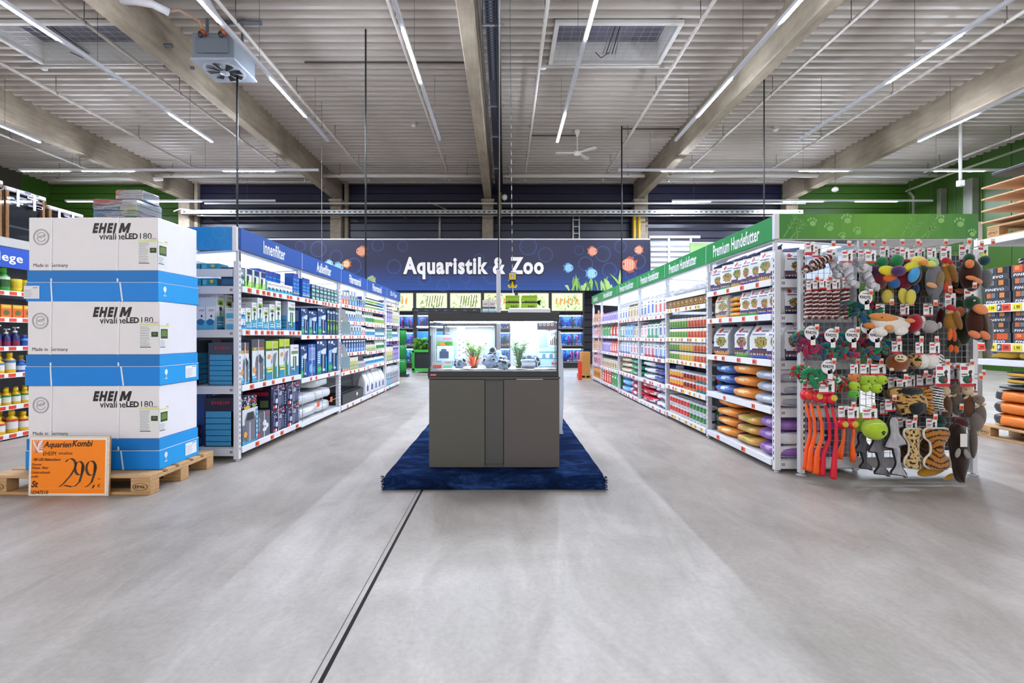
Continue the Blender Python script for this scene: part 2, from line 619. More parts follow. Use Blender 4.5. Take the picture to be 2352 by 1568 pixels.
# (x at the far end in the photo, far-end y, lit lengths as photo y ranges, added lit lengths overhead in metres)
TR = [(92, 327, [(282, 327)], [(5.2, 6.7), (1.6, 3.1)]),
  (487, 326, [(262, 326), (4, 92)], [(4.8, 6.2), (1.6, 3.1)]),
  (754, 326, [(182, 268)], [(6.4, 7.9), (3.2, 4.7)]),
  (1010, 323, [(70, 190)], [(4.8, 6.3), (1.6, 3.1)]),
  (1280, 326, [(262, 326), (-40, 90)], [(4.6, 6.1), (1.4, 2.9)]),
  (1552, 325, [(182, 268)], [(6.4, 7.9), (3.2, 4.7)]),
  (1835, 325, [(80, 190)], [(4.8, 6.3), (1.6, 3.1)]),
  (2110, 325, [(262, 325)], [(5.4, 6.9), (2.2, 3.7)])]
WORDS = ['lit at its far tip beyond the next beam', 'lit at its far tip and again overhead', 'lit only beside the fan heater',
   'with one lit length nearest the middle beam', 'crossing under the roof hatch', 'lit in front of a concrete beam side',
   'lit high above the dog toy rack', 'lit at its tip above the pallet rack']
for (px, py, lit, extra), nm, wd in zip(TR, NAMES, WORDS):
 y1 = YT(py)
 xc = XP(px, y1)
 L = [(YT(a), YT(b)) for a, b in lit] + [(max(a, 5.4), b) for a, b in extra[:1]] + ([(-4.4, -2.9)] if lit[0][1] > 300 else [])  # lengths overhead and behind the camera are added to light floor and fronts
 light_track(xc, YF + 0.5, y1, L, 'white strip light rail, %s, %s' % (nm, wd), 'y', (y1 - 0.9, y1 - 3.6, 6.4, 3.4, 0.4))
Y1, Y2 = 15.07, 18.5
light_track(Y1, -14.6, XP(732, Y1), [(XP(190, Y1), XP(307, Y1)), (XP(513, Y1), XP(630, Y1)), (-14.5, -13.1)],
   'white strip light across the hall above the wrapped cartons with two lit lengths', 'x', (-13, -9, -6.2))
light_track(Y1, XP(1420, Y1), 15.9, [(XP(1520, Y1), XP(1637, Y1)), (XP(1837, Y1), XP(1947, Y1)), (XP(2147, Y1), XP(2260, Y1))],
   'white strip light across the hall above the green signs with three lit lengths', 'x', (4.4, 9, 13))
light_track(Y2, XP(150, Y2), XP(633, Y2), [(XP(155, Y2), XP(215, Y2)), (XP(365, Y2), XP(462, Y2))],
   'lower looking far strip light across the back beside the dark wall, ending above blue signs', 'x', (-14, -9.5))
light_track(Y2, XP(1543, Y2), XP(2142, Y2), [(XP(1545, Y2), XP(1632, Y2)), (XP(1800, Y2), XP(1890, Y2)), (XP(1965, Y2), XP(2060, Y2))],
   'far strip light across the green back wall just above the paw print sign', 'x', (7, 11, 15))
# ------------------------------------------------------------------ sprinkler pipes
PZ = 6.92
PIPE = C('c3bdb6')
def pipe(name, pts, r, label, cat='pipe', col=PIPE, mat='metal_paint', group=None, hangers=(), n=10):
 m = MB()
 m.path(pts, r, col, n)
 if hangers:
  o = root(name)
  m.build('tube', mat, o)
  for h in hangers:
   k = MB()
   k.path([h, (h[0], h[1], ZC + 0.02)], 0.007, C('6f6a65'), 5)
   k.lathe([(r + 0.006, -0.02), (r + 0.006, 0.02)], C('8d8781'), 10, h[0], h[1], h[2])
   k.build('hanger', 'steel', o)
 else:
  o = m.build(name, mat)
 return tag(o, label, cat, group)
YM = 17.9
for a, b, w in ((-16.5, XP(372, YM), 'over the far green corner'), (XP(358, YM), XP(738, YM), 'ending at a beam over the blue sign'),
    (XP(742, YM), XP(1112, YM), 'between the two middle beams'), (XP(1128, YM), XP(1480, YM), 'beside the cable duct'),
    (XP(1500, YM), XP(2170, YM), 'over the green signs')):
 zz = ZP(403, YM) + (0.0 if a > -16 else -0.12)
 pipe('sprinkler_main', [(a, YM, zz), (b, YM, zz)], 0.075, 'thick white sprinkler pipe across the back, length ' + w, group='sprinkler mains',
   hangers=[(a + 0.6, YM, zz), (b - 0.6, YM, zz)])
BR = [(200, 390, 'far out by the first beam'), (450, 386, 'beyond the wrapped packs'), (645, 388, 'beside the fan heater beam'), (830, 390, 'over the blue signed rack'),
  (1025, 391, 'ending behind a strip light'), (1208, 391, 'next to the hoist chain'), (1398, 391, 'passing the roof hatch edge'),
  (1582, 384, 'under the third concrete beam'), (1772, 385, 'over the toy rack'), (2140, 386, 'by the green side wall')]
for px, py, w in BR:
 x = XP(px, 17.3)
 pipe('sprinkler_branch', [(x, YF + 1, PZ), (x, 17.4, PZ), (x, 17.6, PZ - 0.02)], 0.036,
   'thin white sprinkler pipe running to the back, ' + w, group='sprinkler branches', hangers=[(x, q, PZ) for q in (6.5, 9.2, 11.9, 14.6, 17.0)])
# ------------------------------------------------------------------ services on the back wall
YS = 19.38
pipe('wall_pipe', [(XP(470, YS), YS, ZP(467, YS)), (XP(1850, YS), YS, ZP(467, YS))], 0.035, 'thin grey pipe along the top of the dark back wall')
ct = root('cable_tray')
tag(ct, 'perforated steel cable tray along the dark back wall above the banner', 'cable tray')
m = MB()
xa, xb = XP(415, YS), XP(1845, YS)
zt = ZP(486, YS)
m.box(xa, xb, YS, YS + 0.25, zt - 0.09, zt - 0.075, C('a9a9a8'))
m.box(xa, xb, YS, YS + 0.006, zt - 0.09, zt + 0.07, C('b4b4b2'))
k = xa + 0.1
while k < xb:
 m.box(k, k + 0.09, YS - 0.002, YS, zt - 0.03, zt + 0.02, C('4a4a4c'))
 k += 0.2
m.build('tray', 'steel', ct)
m = MB()
m.path([(xa - 0.25, YS - 0.03, zt), (xa, YS - 0.04, zt + 0.1), (xa + 0.6, YS - 0.04, zt + 0.02)], 0.03, C('c8c8c6'))
m.build('cable_loop', 'metal_paint', ct)
for kx in range(9):
 m = MB()
 q = xa + 0.8 + kx * 2.6
 if min(abs(q - b_) for b_ in BEAM_X) < .4:
  q += .6
 m.box(q, q + 0.04, YS + .01, YB - 0.001, zt - 0.16, zt - 0.12, C('8a8a88'))
 m.build('bracket', 'steel', ct)
pipe('wall_conduit', [(XP(455, YS), YS - 0.04, ZP(496, YS)), (XP(1800, YS), YS - 0.04, ZP(496, YS))], 0.02, 'thin dark conduit just below the perforated cable tray', col=C('8f8d8a'))
yw = YB - 0.08
pipe('wall_conduit', [(XP(1010, yw), yw, ZP(488, yw)), (XP(1010, yw), yw, ZP(556, yw))], 0.05, 'grey drop pipe on the dark wall above the banner', col=C('9b9690'))
pipe('wall_conduit', [(XP(985, yw), yw - .1, ZP(466, yw)), (XP(1012, yw), yw - .1, ZP(476, yw)), (XP(1040, yw), yw - .1, ZP(490, yw))], 0.03, 'short slanting pipe beside the middle column', col=C('8b8a88'))
ld = root('cable_ladder')
tag(ld, 'narrow steel cable ladder on the dark wall above the fish banner', 'cable ladder')
for px in (1316, 1330):
 m = MB()
 m.box(XP(px, yw) - 0.025, XP(px, yw) + 0.025, yw - 0.05, YB - .001, 4.3, ZP(493, yw), C('9c9b98'))
 m.build('rail', 'steel', ld)
for i in range(6):
 m = MB()
 zz = 4.7 + i * 0.27
 m.box(XP(1316, yw), XP(1330, yw), yw - 0.04, yw - 0.02, zz, zz + 0.04, C('9c9b98'))
 m.build('rung', 'steel', ld)
for i, px in enumerate((1457, 1468)):
 x = XP(px, 19.6)
 pipe('yellow_gas_pipe', [(x, 19.62, 4.3), (x, 19.62, ZP(497, 19.6))], 0.06, 'yellow pipe on the column right of the banner, %s' % ('nearer the centre' if i == 0 else 'nearer the shutter'), col=C('c8a528'))
pipe('yellow_gas_pipe', [(XP(1150, 19.6), 19.62, ZP(500, 19.6)), (XP(1150, 19.6), 19.62, ZP(418, 19.6))], 0.04, 'yellow pipe behind the round white wall speaker', col=C('b39a2c'))
m = MB()
m.ball(P(1159, 453, 19.4), (0.11, 0.11, 0.13), C('d8d6d2'))
m.box(XP(1159, 19.4) - 0.02, XP(1159, 19.4) + 0.02, 19.42, YB - 0.001, ZP(453, 19.4) - 0.02, ZP(453, 19.4) + 0.02, C('8d8b88'))
tag(m.build('ball_speaker', 'plastic'), 'round white ball speaker high on the middle column', 'speaker')
# round pendant globe over the paw print sign
g = root('pendant_speaker')
tag(g, 'round white pendant speaker hanging before the green wall', 'speaker')
m = MB()
gp = P(1918, 435, 16.5)
m.ball(gp, (0.1, 0.1, 0.085), C('dcdad5'))
m.build('globe', 'plastic', g)
m = MB()
m.path([gp + Vector((0, 0, 0.07)), (gp.x, gp.y, ZC)], 0.008, C('77736e'), 5)
m.build('rod', 'steel', g)
# white pole with antenna head
g = root('antenna_pole')
tag(g, 'white pole with a small white head hanging by the green side wall', 'antenna')
y0 = 13.6
xx = XP(2206, y0)
m = MB()
m.path([(xx, y0, ZC + 0.01), (xx, y0, ZP(412, y0))], 0.04, C('e3e1dd'))
m.build('pole', 'metal_paint', g)
m = MB()
m.box(xx - 0.08, xx + 0.08, y0 - 0.06, y0 + 0.06, ZP(428, y0), ZP(414, y0), C('eceae6'), 0.015)
m.build('antenna_head', 'plastic', g)
m = MB()
m.box(xx - 0.16, xx + 0.16, y0 - 0.14, y0 + 0.14, ZC - 0.05, ZC - 0.001, C('8c8986'), 0.01)
m.build('mounting_plate', 'metal_paint', g)
# ducts on the green right wall
for px, w in ((2165, 0.16), (2232, 0.34)):
 yy = 1150 * 16.1 / (px - 1158)
 m = MB()
 m.box(XR - 0.25, XR - 0.005, yy - w / 2, yy + w / 2, 0, 6.55, C('6d7160'), 0.01)
 tag(m.build('cable_duct', 'metal_paint'), 'grey upright cable duct on the green wall, ' + ('narrow one behind the sign' if w < 0.2 else 'wide one near the corner'), 'duct')
pipe('wall_bracket_pipe', [P(2080, 440, 18.8), P(2085, 437, 18.8), P(2180, 400, 17.0), P(2352, 340, 14.6)], 0.04, 'grey pipe rising along the green side wall to the front', col=C('7b8068'))
pipe('wall_bracket_pipe', [P(2098, 500, 19.8), P(2098, 452, 19.8), P(2088, 441, 19.8)], 0.06, 'bent grey downpipe in the green back corner', col=C('77806a'))
# ------------------------------------------------------------------ overhead services beside the middle beam
tr = root('overhead_cable_tray')
tag(tr, 'dark perforated cable tray running to the back beside the middle beam', 'cable tray')
m = MB()
tz = 6.78
m.box(-0.33, -0.07, 3, 19.6, tz, tz + 0.012, C('5d5e6a'))
m.box(-0.335, -0.325, 3, 19.6, tz, tz + 0.08, C('6d6f7d'))
m.box(-0.075, -0.065, 3, 19.6, tz, tz + 0.08, C('6d6f7d'))
q = 3.05
while q < 11:
 for t in range(4):
  m.box(-0.31 + 0.06 * t, -0.275 + 0.06 * t, q, q + 0.05, tz - 0.002, tz, C('8b8d9c') if t % 2 else C('2c2c36'))
 q += 0.085
m.build('tray', 'steel', tr)
m = MB()
for dx in (-0.09, -0.12, -0.16):
 m.path([(dx, 3, tz + 0.05), (dx + 0.01, 8, tz - 0.02), (dx, 14, tz - 0.02), (dx + 0.03, 19.5, tz - 0.03)], 0.016, C('18181b'), 6)
m.build('cable', 'rubber', tr)
for yy in (5, 9.0, 12.2, 14.1, 16.8):
 m = MB()
 m.box(-0.38, 0.0, yy, yy + 0.05, tz - 0.03, tz - 0.003, C('b5b6bb'))
 m.box(-0.4, -0.38, yy, yy + 0.04, tz - 0.03, ZC - 0.002, C('8f8f92'))
 m.build('bracket', 'steel', tr)
pipe('overhead_conduit', [(-0.44, YF + 1, 6.9), (-0.44, 19.5, 6.9)], 0.035, 'grey conduit between the middle beam and the dark tray', col=C('8e8a88'), hangers=[(-0.44, q, 6.9) for q in (4, 8, 12, 16)])
pipe('drop_conduit', [(-0.2, 19.3, 6.7), (-0.2, 19.3, 5.4), (-0.16, 19.3, 4.7)], 0.06, 'dark cable drop from the tray beside the middle column', col=C('26252b'), mat='rubber')
# thin dark lines under the deck
for pts, w in (([P(700, 163, 11.2), P(1075, 160, 11.2)], 'over the blue signed rack'), ([P(1215, 302, 15.3), P(1325, 306, 15.3)], 'leading to the ceiling fan'),
    ([P(1430, 290, 14.8), P(1560, 292, 14.8)], 'over the green signs')):
 pts = [Vector((p.x, p.y, ZC - 0.03)) for p in pts]
 pipe('ceiling_cable', pts, 0.018, 'dark cable fixed under the roof deck, ' + w, 'cable', C('4d4946'), 'rubber', n=6)
# ------------------------------------------------------------------ roof hatches
for i, (xa, xb, ya, yb) in enumerate(SKY):
 g = root('roof_hatch')
 tag(g, 'white framed roof light hatch, ' + ('next to the middle strip lights' if i == 0 else 'partly behind the beam by the fan heater'), 'skylight', 'roof light hatches')
 m = MB()
 fz = ZC - 0.06
 for b in ((xa, xb, ya, ya + 0.09), (xa, xb, yb - 0.09, yb), (xa, xa + 0.09, ya + 0.09, yb - 0.09), (xb - 0.09, xb, ya + 0.09, yb - 0.09)):
  m.box(b[0], b[1], b[2], b[3], fz, ZC + 0.02, C('d6d3cf'), 0.005)
 m.build('frame', 'metal_paint', g)
 m = MB()                                       # the well, seen as pale walls
 m.quad((xa + .09, yb - .09, ZC + .021), (xb - .09, yb - .09, ZC + .021), (xb - .09, yb - .09, fz + 0.6), (xa + .09, yb - .09, fz + 0.6), C('eeece8'))
 m.quad((xa + .09, ya + .09, fz + .6), (xb - .09, ya + .09, fz + .6), (xb - .09, ya + .09, ZC + .021), (xa + .09, ya + .09, ZC + .021), C('eeece8'))
 m.quad((xa + .09, ya, ZC + .021), (xa + .09, yb, ZC + .021), (xa + .09, yb, fz + .6), (xa + .09, ya, fz + .6), C('e6e3df'))
 m.quad((xb - .09, ya, ZC + .021), (xb - .09, yb, ZC + .021), (xb - .09, yb, fz + .6), (xb - .09, ya, fz + .6), C('e6e3df'))
 m.build('well', 'metal_paint', g)
 m = MB()
 m.box(xa + 0.09, xb - 0.09, ya + 0.09, yb - 0.09, fz + 0.5, fz + 0.52, C('6c6b7c'))
 m.box(xa + 0.1, xb - 0.1, (ya + yb) / 2 - 0.03, (ya + yb) / 2 + 0.03, fz + 0.46, fz + 0.5, C('b8b5b2'))
 m.build('glazing', 'plastic', g)
 m = MB()
 for q in range(13):
  x = xa + 0.2 + q * (xb - xa - 0.4) / 12
  m.box(x - 0.002, x + 0.002, ya + 0.1, yb - 0.1, fz + 0.018, fz + 0.022, C('d6d3ce'))
 for q in range(9):
  m.box(xa + 0.1, xb - 0.1, ya + 0.15 + q * 0.15, ya + 0.154 + q * 0.15, fz + 0.012, fz + 0.016, C('d6d3ce'))
 m.build('safety_grille', 'steel', g)
 m = MB()
 for q in range(5):
  x = (xa + xb) / 2 - 0.1 + q * 0.045
  m.path([(x, ya + 0.15, fz + 0.02), (x - 0.03 + 0.02 * q, yb - 0.55, fz - 0.03)], 0.012, C('2c2b30') if q % 2 else C('7d7c80'), 6)
 m.path([((xa + xb) / 2, yb - 0.6, fz - 0.02), ((xa + xb) / 2 - 0.15, yb - 0.45, fz - 0.06), ((xa + xb) / 2 - 0.3, yb - 0.6, fz - 0.02)], 0.009, C('2c2b30'), 6)
 m.build('opener', 'rubber', g)
 m = MB()
 yq = yb - 0.28
 m.path([(xa - 0.25, yq, fz - 0.15), (xb + 0.25, yq, fz - 0.15)], 0.03, PIPE)
 tag(m.build('sprinkler_crosspipe', 'metal_paint'), 'white cross pipe under the ' + ('roof hatch by the middle strip light' if i == 0 else 'hatch beside the fan heater'), 'pipe')
# ------------------------------------------------------------------ hanging fan heater with its pipes
hx0, hx1, hy0, hy1, hz0, hz1 = -5.80, -5.02, 9.3, 10.1, 6.28, 6.80
h = root('fan_heater', (0, 0, 0))
tag(h, 'grey hanging fan heater with black blades beside a concrete beam', 'heater')
m = MB()
m.box(hx0, hx1, hy0, hy1, hz0 + 0.04, hz1, C('767d84'), 0.012)
m.box(hx0 + 0.1, hx1 - 0.1, hy0 - 0.05, hy0 + 0.02, hz0 + 0.12, hz1 - 0.12, C('6a7178'), 0.01)
m.build('housing', 'metal_paint', h)
m = MB()
m.box(hx0 - 0.03, hx1 + 0.03, hy0 - 0.03, hy1 + 0.03, hz0, hz0 + 0.04, C('99a1ab'), 0.008)
cx, cy = (hx0 + hx1) / 2, (hy0 + hy1) / 2
m.ring((cx, cy, hz0 - 0.002), (1, 0, 0), (0, 1, 0), 0.34, 0.37, C('b8c0ca'), 32)
m.build('bottom_plate', 'metal_paint', h)
m = MB()
m.disc((cx, cy, hz0 - 0.001), (1, 0, 0), (0, 1, 0), 0.34, 0.34, C('b3bac4'), 32)
m.build('fan_opening', 'metal_paint', h)
for q in range(8):
 m = MB()
 a = 2 * pi * q / 8
 pts = []
 for rr, da in ((0.07, -0.3), (0.32, -0.22), (0.325, 0.2), (0.07, 0.1)):
  pts.append((cx + rr * cos(a + da), cy + rr * sin(a + da), hz0 - 0.012 - (0.012 if da > 0 else 0)))
 m.quad(*pts, C('16171c'))
 m.add([(p[0], p[1], p[2] - 0.006) for p in pts], ((0, 1, 2, 3),), C('16171c'))
 m.build('fan_blade', 'plastic', h)
m = MB()
m.lathe([(0.085, -0.05), (0.085, -0.004)], C('8b929c'), 16, cx, cy, hz0)
m.build('fan_hub', 'metal_paint', h)
for dx in (0.25, 0.62):
 m = MB()
 m.ball((hx0 + dx, hy0 - 0.06, hz1 - 0.05), (0.05, 0.08, 0.05), C('9d4a32'))
 m.path([(hx0 + dx, hy0 - 0.02, hz1 - 0.05), (hx0 + dx, hy0 - 0.22, hz1 + 0.1)], 0.025, C('a8835a'))
 m.ball((hx0 + dx - 0.03, hy0 - 0.1, hz1 - 0.1), (0.04, 0.05, 0.06), C('1f1d1f'))
 m.build('valve', 'metal_paint', h)
for q in (0, 1):
 m = MB()
 x = hx0 + 0.05 if q == 0 else hx1 - 0.05
 m.box(x - 0.02, x + 0.02, cy - 0.02, cy + 0.02, hz1, ZC + 0.02, C('6b7075'))
 m.build('hanger', 'metal_paint', h)
IW = C('d3d1d3')
pipe('insulated_pipe', [(hx0 + 0.62, hy0 - 0.2, hz1 + 0.08), (hx0 + 0.60, hy0 - 0.55, hz1 + 0.22), (hx0 + 0.56, hy0 - 0.85, hz1 + 0.24), (hx0 + 0.30, hy0 - 1.0, hz1 + 0.24), (hx0 - 0.9, hy0 - 1.0, hz1 + 0.24), (hx0 - 1.0, hy0 - 1.05, hz1 + 0.24)],
  0.06, 'white lagged pipe bending down into the fan heater, longer run', col=IW, hangers=[(hx0 - 0.5, hy0 - 1.0, hz1 + 0.24)], n=12)
pipe('insulated_pipe', [(hx0 - 0.1, hy0 - 0.5, hz1 + 0.05), (hx0 - 0.25, hy0 - 0.7, hz1 + 0.06), (hx0 - 0.5, hy0 - 0.78, hz1 + 0.06), (hx0 - 1.2, hy0 - 0.78, hz1 + 0.06)],
  0.065, 'white lagged pipe stub above the fan heater, near the frame edge', col=IW, n=12, hangers=[(hx0 - 0.8, hy0 - 0.78, hz1 + 0.06)])
pipe('copper_pipe', [(hx0 + 0.25, hy0 - 0.2, hz1 + 0.08), (hx0 + 0.05, hy0 - 0.45, hz1 + 0.12), (hx0 - 0.1, hy0 - 0.5, hz1 + 0.06)], 0.022, 'thin copper pipe joining the white lagging to the fan heater', col=C('a98c74'))
for pts, w in (([P(395, 111, 9.6), P(345, 112, 9.6)], 'on the left beam above the hatch edge'), ([P(445, 152, 10.4), P(380, 150, 10.4)], 'on the left beam below the hatch edge')):
 pts = [Vector((p.x, p.y, 6.72 + 0.02 * i)) for i, p in enumerate(pts)]
 pipe('pipe_stub', [pts[0], pts[1]], 0.035, 'dark pipe stub ' + w, col=C('5a5a62'), hangers=[tuple(pts[1])])
m = MB()
bz = ZC - 0.08
m.path([(XP(600, 9.7), 9.7, bz), (XP(500, 9.7), 9.7, bz)], 0.045, C('67686e'))
tag(m.build('ceiling_pipe_stub', 'metal_paint'), 'dark pipe stub under the deck above the fan heater', 'pipe')
# ------------------------------------------------------------------ ceiling fan
f = root('ceiling_fan')
tag(f, 'white three bladed ceiling fan hanging beside the far strip lights', 'ceiling fan')
fy = 15.0
fx, fz = XP(1326, fy), ZP(351, fy)
m = MB()
m.path([(fx, fy, ZC), (fx, fy, fz)], 0.018, C('d9d6d2'))
m.build('rod', 'metal_paint', f)
m = MB()
m.lathe([(0.02, -0.2), (0.09, -0.02), (0.1, 0.0)], C('e0ddd9'), 14, fx, fy, ZC)
m.build('canopy', 'plastic', f)
m = MB()
m.lathe([(0.06, -0.09), (0.11, -0.06), (0.12, 0.02), (0.05, 0.06)], C('e4e1dd'), 14, fx, fy, fz)
m.build('motor', 'plastic', f)
for a in (178, 52, -42):
 m = MB()
 A = RAD(a)
 dx, dy = Vector((cos(A), sin(A), 0)), Vector((-sin(A), cos(A), 0))
 o = Vector((fx, fy, fz - 0.02))
 a0, a1 = o + dx * 0.1, o + dx * 0.62
 m.add([a0 - dy * 0.04, a1 - dy * 0.075, a1 + dx * 0.04, a1 + dy * 0.075, a0 + dy * 0.04,
   a0 - dy * 0.04 + Vector((0, 0, 0.03)), a1 - dy * 0.075 + Vector((0, 0, 0.03)), a1 + dx * 0.04 + Vector((0, 0, 0.03)), a1 + dy * 0.075 + Vector((0, 0, 0.03)), a0 + dy * 0.04 + Vector((0, 0, 0.03))],
   ((0, 1, 2, 3, 4), (9, 8, 7, 6, 5), (0, 5, 6, 1), (1, 6, 7, 2), (2, 7, 8, 3), (3, 8, 9, 4), (4, 9, 5, 0)), C('e6e3df'))
 m.build('blade', 'plastic', f)
# ------------------------------------------------------------------ small detectors under the roof
for px, py, w in ((950, 281, 'left of the middle beam'), (1782, 291, 'above the green signed rack'), (1247, 146, 'by the corner of the roof hatch'), (100, 148, 'by the far left hatch')):
 Yd = FPX * (ZC - CAM_H) / (770 - py)
 g = root('smoke_detector')
 tag(g, 'small white smoke detector under the roof deck, ' + w, 'detector', 'smoke detectors')
 m = MB()
 m.lathe([(0.03, -0.13), (0.075, -0.11), (0.08, -0.07), (0.06, -0.06)], C('e2dfdb'), 14, XP(px, Yd), Yd, ZC)
 m.build('sensor', 'plastic', g)
 m = MB()
 m.box(XP(px, Yd) - 0.07, XP(px, Yd) + 0.07, Yd - 0.07, Yd + 0.07, ZC - 0.06, ZC + 0.01, C('b9b6b2'), 0.008)
 m.build('base_plate', 'plastic', g)
# sprinkler heads below the main pipe
for px in (553, 700, 848, 1032, 1205, 1385, 1535, 1735):
 x = XP(px, YM)
 m = MB()
 m.path([(x, YM, ZP(408, YM)), (x, YM, ZP(414, YM))], 0.02, C('c9c6c2'), 6)
 m.ball((x, YM, ZP(415, YM)), (0.05, 0.05, 0.03), C('c9c6c2'))
 i = (553, 700, 848, 1032, 1205, 1385, 1535, 1735).index(px)
 tag(m.build('fire_sprinkler', 'steel'), 'small sprinkler head under the thick back pipe, %s from the left' % ORD[i], 'sprinkler', 'sprinkler heads on the back pipe')
# ------------------------------------------------------------------ power drops
BLK = C('141416')
def drop(px, y, z0, z1, label, col=BLK, r=0.012, px1=None):
 x = XP(px, y)
 x1 = XP(px1, y) if px1 else x
 m = MB()
 m.path([(x, y, z1 + (.04 if z1 == ZC else 0)), (x + (x1 - x) * 0.5, y, (z0 + z1) / 2), (x1, y, z0)], r, col, 6)
 return tag(m.build('power_cable', 'rubber'), label, 'cable')
drop(545, 9.9, 2.6, 6.25, 'black power cable hanging below the fan heater', r=0.02)
drop(840, 10.1, 1.9, ZC, 'black power cable hanging over the blue signed rack', r=0.017)
drop(1428, 14.7, 1.9, ZC, 'thin dark cable hanging behind the farther green signs', r=0.02)
drop(1755, 11.5, 2.4, ZC, 'thin black cable dropping behind the nearest green sign', r=0.014)
drop(739, 13.2, 2.2, ZC, 'thin grey wire hanging in front of the banner bubbles', C('8a8a92'), 0.007)
# ================================================================== carpeted platform and the big tank
PH = 0.12
m = MB()
x0, x1, y0, y1 = -0.906, 0.760, 3.79, 6.5
nx, ny = 26, 40
vs, fs = [], []
rows = [(y0 + 0.004, 0.0), (y0, 0.02), (y0 - 0.004, 0.05), (y0, PH - 0.03), (y0 + 0.02, PH - 0.006)] + [(y0 + 0.05 + (y1 - y0 - 0.05) * i / ny, PH) for i in range(ny + 1)]
cols = [x0 - 0.004, x0, x0 + 0.008] + [x0 + 0.03 + (x1 - x0 - 0.06) * i / nx for i in range(nx + 1)] + [x1 - 0.008, x1, x1 + 0.004]
for r_, (yy, zz) in enumerate(rows):
 for c_, xx in enumerate(cols):
  z = zz
  if c_ in (0, len(cols) - 1):
   z = 0.0 if zz > 0.04 else zz * 0.5
  elif c_ in (1, len(cols) - 2):
   z = min(zz, PH - 0.03)
  elif c_ in (2, len(cols) - 3):
   z = min(zz, PH - 0.006)
  w = 0.006 * noise.noise(Vector((xx * 5, yy * 5, 1.3))) if z > 0.03 else 0
  wy = 0.008 * noise.noise(Vector((xx * 4, zz * 20, 4.1))) if r_ < 5 else 0
  vs.append((xx + (0.01 * noise.noise(Vector((0, yy * 7, zz * 9))) if c_ < 2 or c_ > len(cols) - 3 else 0), yy + wy, z + w))
nc = len(cols)
for a in range(len(rows) - 1):
 for b in range(nc - 1):
  fs.append((a * nc + b, a * nc + b + 1, (a + 1) * nc + b + 1, (a + 1) * nc + b))
m.add(vs, fs, C('1e3a68'), True)
pl = m.build('carpeted_platform', 'carpet')
tag(pl, 'low platform covered in dark blue carpet under the display tank', 'platform')
m = MB()
rg = random.Random(3)
for sx in (x0 - 0.004, x1 + 0.002):
 for k in range(34):
  z = 0.005 + 0.10 * k / 34
  a = rg.uniform(-0.02, 0.02)
  m.path([(sx, y0 + 0.01, z), (sx + (0.012 if sx > 0 else -0.012) * rg.random(), y0 - 0.006, z + a * 0.4), (sx + (0.024 if sx > 0 else -0.022) * rg.random(), y0 - 0.012, max(0.003, z + a))], 0.0022, C('16294a'), 4)
m.build('fringe', 'carpet', pl)
TY = 3.96
tx0, tx1, ty1 = -0.596, 0.437, TY + 0.42
ck = root('aquarium_cabinet')
tag(ck, 'dark grey aquarium base cabinet with two doors on the blue carpet', 'cabinet')
CG = C('565452')
m = MB()
m.box(tx0, tx1, TY + 0.021, ty1, PH, 0.84, CG, 0.003)
m.box(tx0 - 0.006, tx1 + 0.006, TY - 0.004, ty1, 0.826, 0.842, CG, 0.002)
m.build('carcass', 'metal_paint', ck)
for a, b, nm in ((tx0, XP(1113, TY), 'left'), (XP(1157, TY), tx1, 'right')):
 m = MB()
 m.box(a + 0.002, b, TY, TY + 0.02, PH + 0.006, 0.82, C('5a5850') if nm == 'left' else C('5c5654'), 0.002)
 d = m.build('door', 'metal_paint', ck)
 if nm == 'right':
  m = MB()
  m.box(XP(1186, TY), XP(1247, TY), TY - 0.008, TY + 0.004, 0.8205, 0.8255, C('d9d9dd'), 0.001)
  m.build('handle', 'steel', d)['label'] = 'thin bright handle strip'
m = MB()
m.box(XP(1114, TY), XP(1156, TY), TY + 0.012, TY + 0.022, PH + 0.03, 0.81, C('515150'), 0.002)
m.build('centre_panel', 'metal_paint', ck)
tk = root('aquarium')
tag(tk, 'large lit glass aquarium with a dark hood on the grey cabinet', 'aquarium')
GB, GT, HT = 0.884, 1.283, 1.352
HC = C('2b2c31')
m = MB()
m.box(tx0 - 0.008, tx1 - 0.006, TY - 0.006, ty1 + 0.004, 0.842, GB, HC, 0.004)
m.build('base_frame', 'plastic', tk)
m = MB()
m.box(tx0 + 0.012, tx0 + 0.062, TY - 0.008, TY - 0.0065, 0.850, 0.866, C('b3202a'))
m.text('EHEIM', (tx0 + 0.017, TY - 0.0088, 0.853), (1, 0, 0), (0, 0, 1), 0.04, 0.01, C('f3dada'), 0.02, 0.2)
m.build('badge', 'plastic', tk)['label'] = 'small red maker badge'
m = MB()
m.box(tx0 - 0.006, tx1, TY - 0.006, ty1 + 0.004, GT, HT, HC, 0.005)
m.box(tx0 + 0.3, tx0 + 0.55, TY - 0.008, TY, HT - 0.004, HT - 0.001, C('1b1c20'))
m.build('hood', 'plastic', tk)
GL = 0.008
for nm, b in (('front', (tx0, tx1 - 0.008, TY, TY + GL)), ('back', (tx0, tx1 - 0.008, ty1 - GL, ty1)), ('left', (tx0, tx0 + GL, TY + GL, ty1 - GL)), ('right', (tx1 - 0.008 - GL, tx1 - 0.008, TY + GL, ty1 - GL))):
 m = MB()
 m.box(b[0], b[1], b[2], b[3], GB, GT, WHITE)
 m.build('glass_pane', 'glass', tk)
for xx in (tx0, tx1 - 0.018):
 m = MB()
 m.box(xx - 0.003, xx + 0.010, TY - 0.005, TY - 0.0005, GB, GT, C('1e1f24'))
 m.build('corner_trim', 'plastic', tk)
m = MB()
m.box(tx0 + 0.03, tx1 - 0.04, TY + 0.05, TY + 0.36, GT - 0.003, GT - 0.001, C('e6f1ff'))
m.build('hood_lamp', 'tank_lamp', tk)
m = MB()
n_ = 30
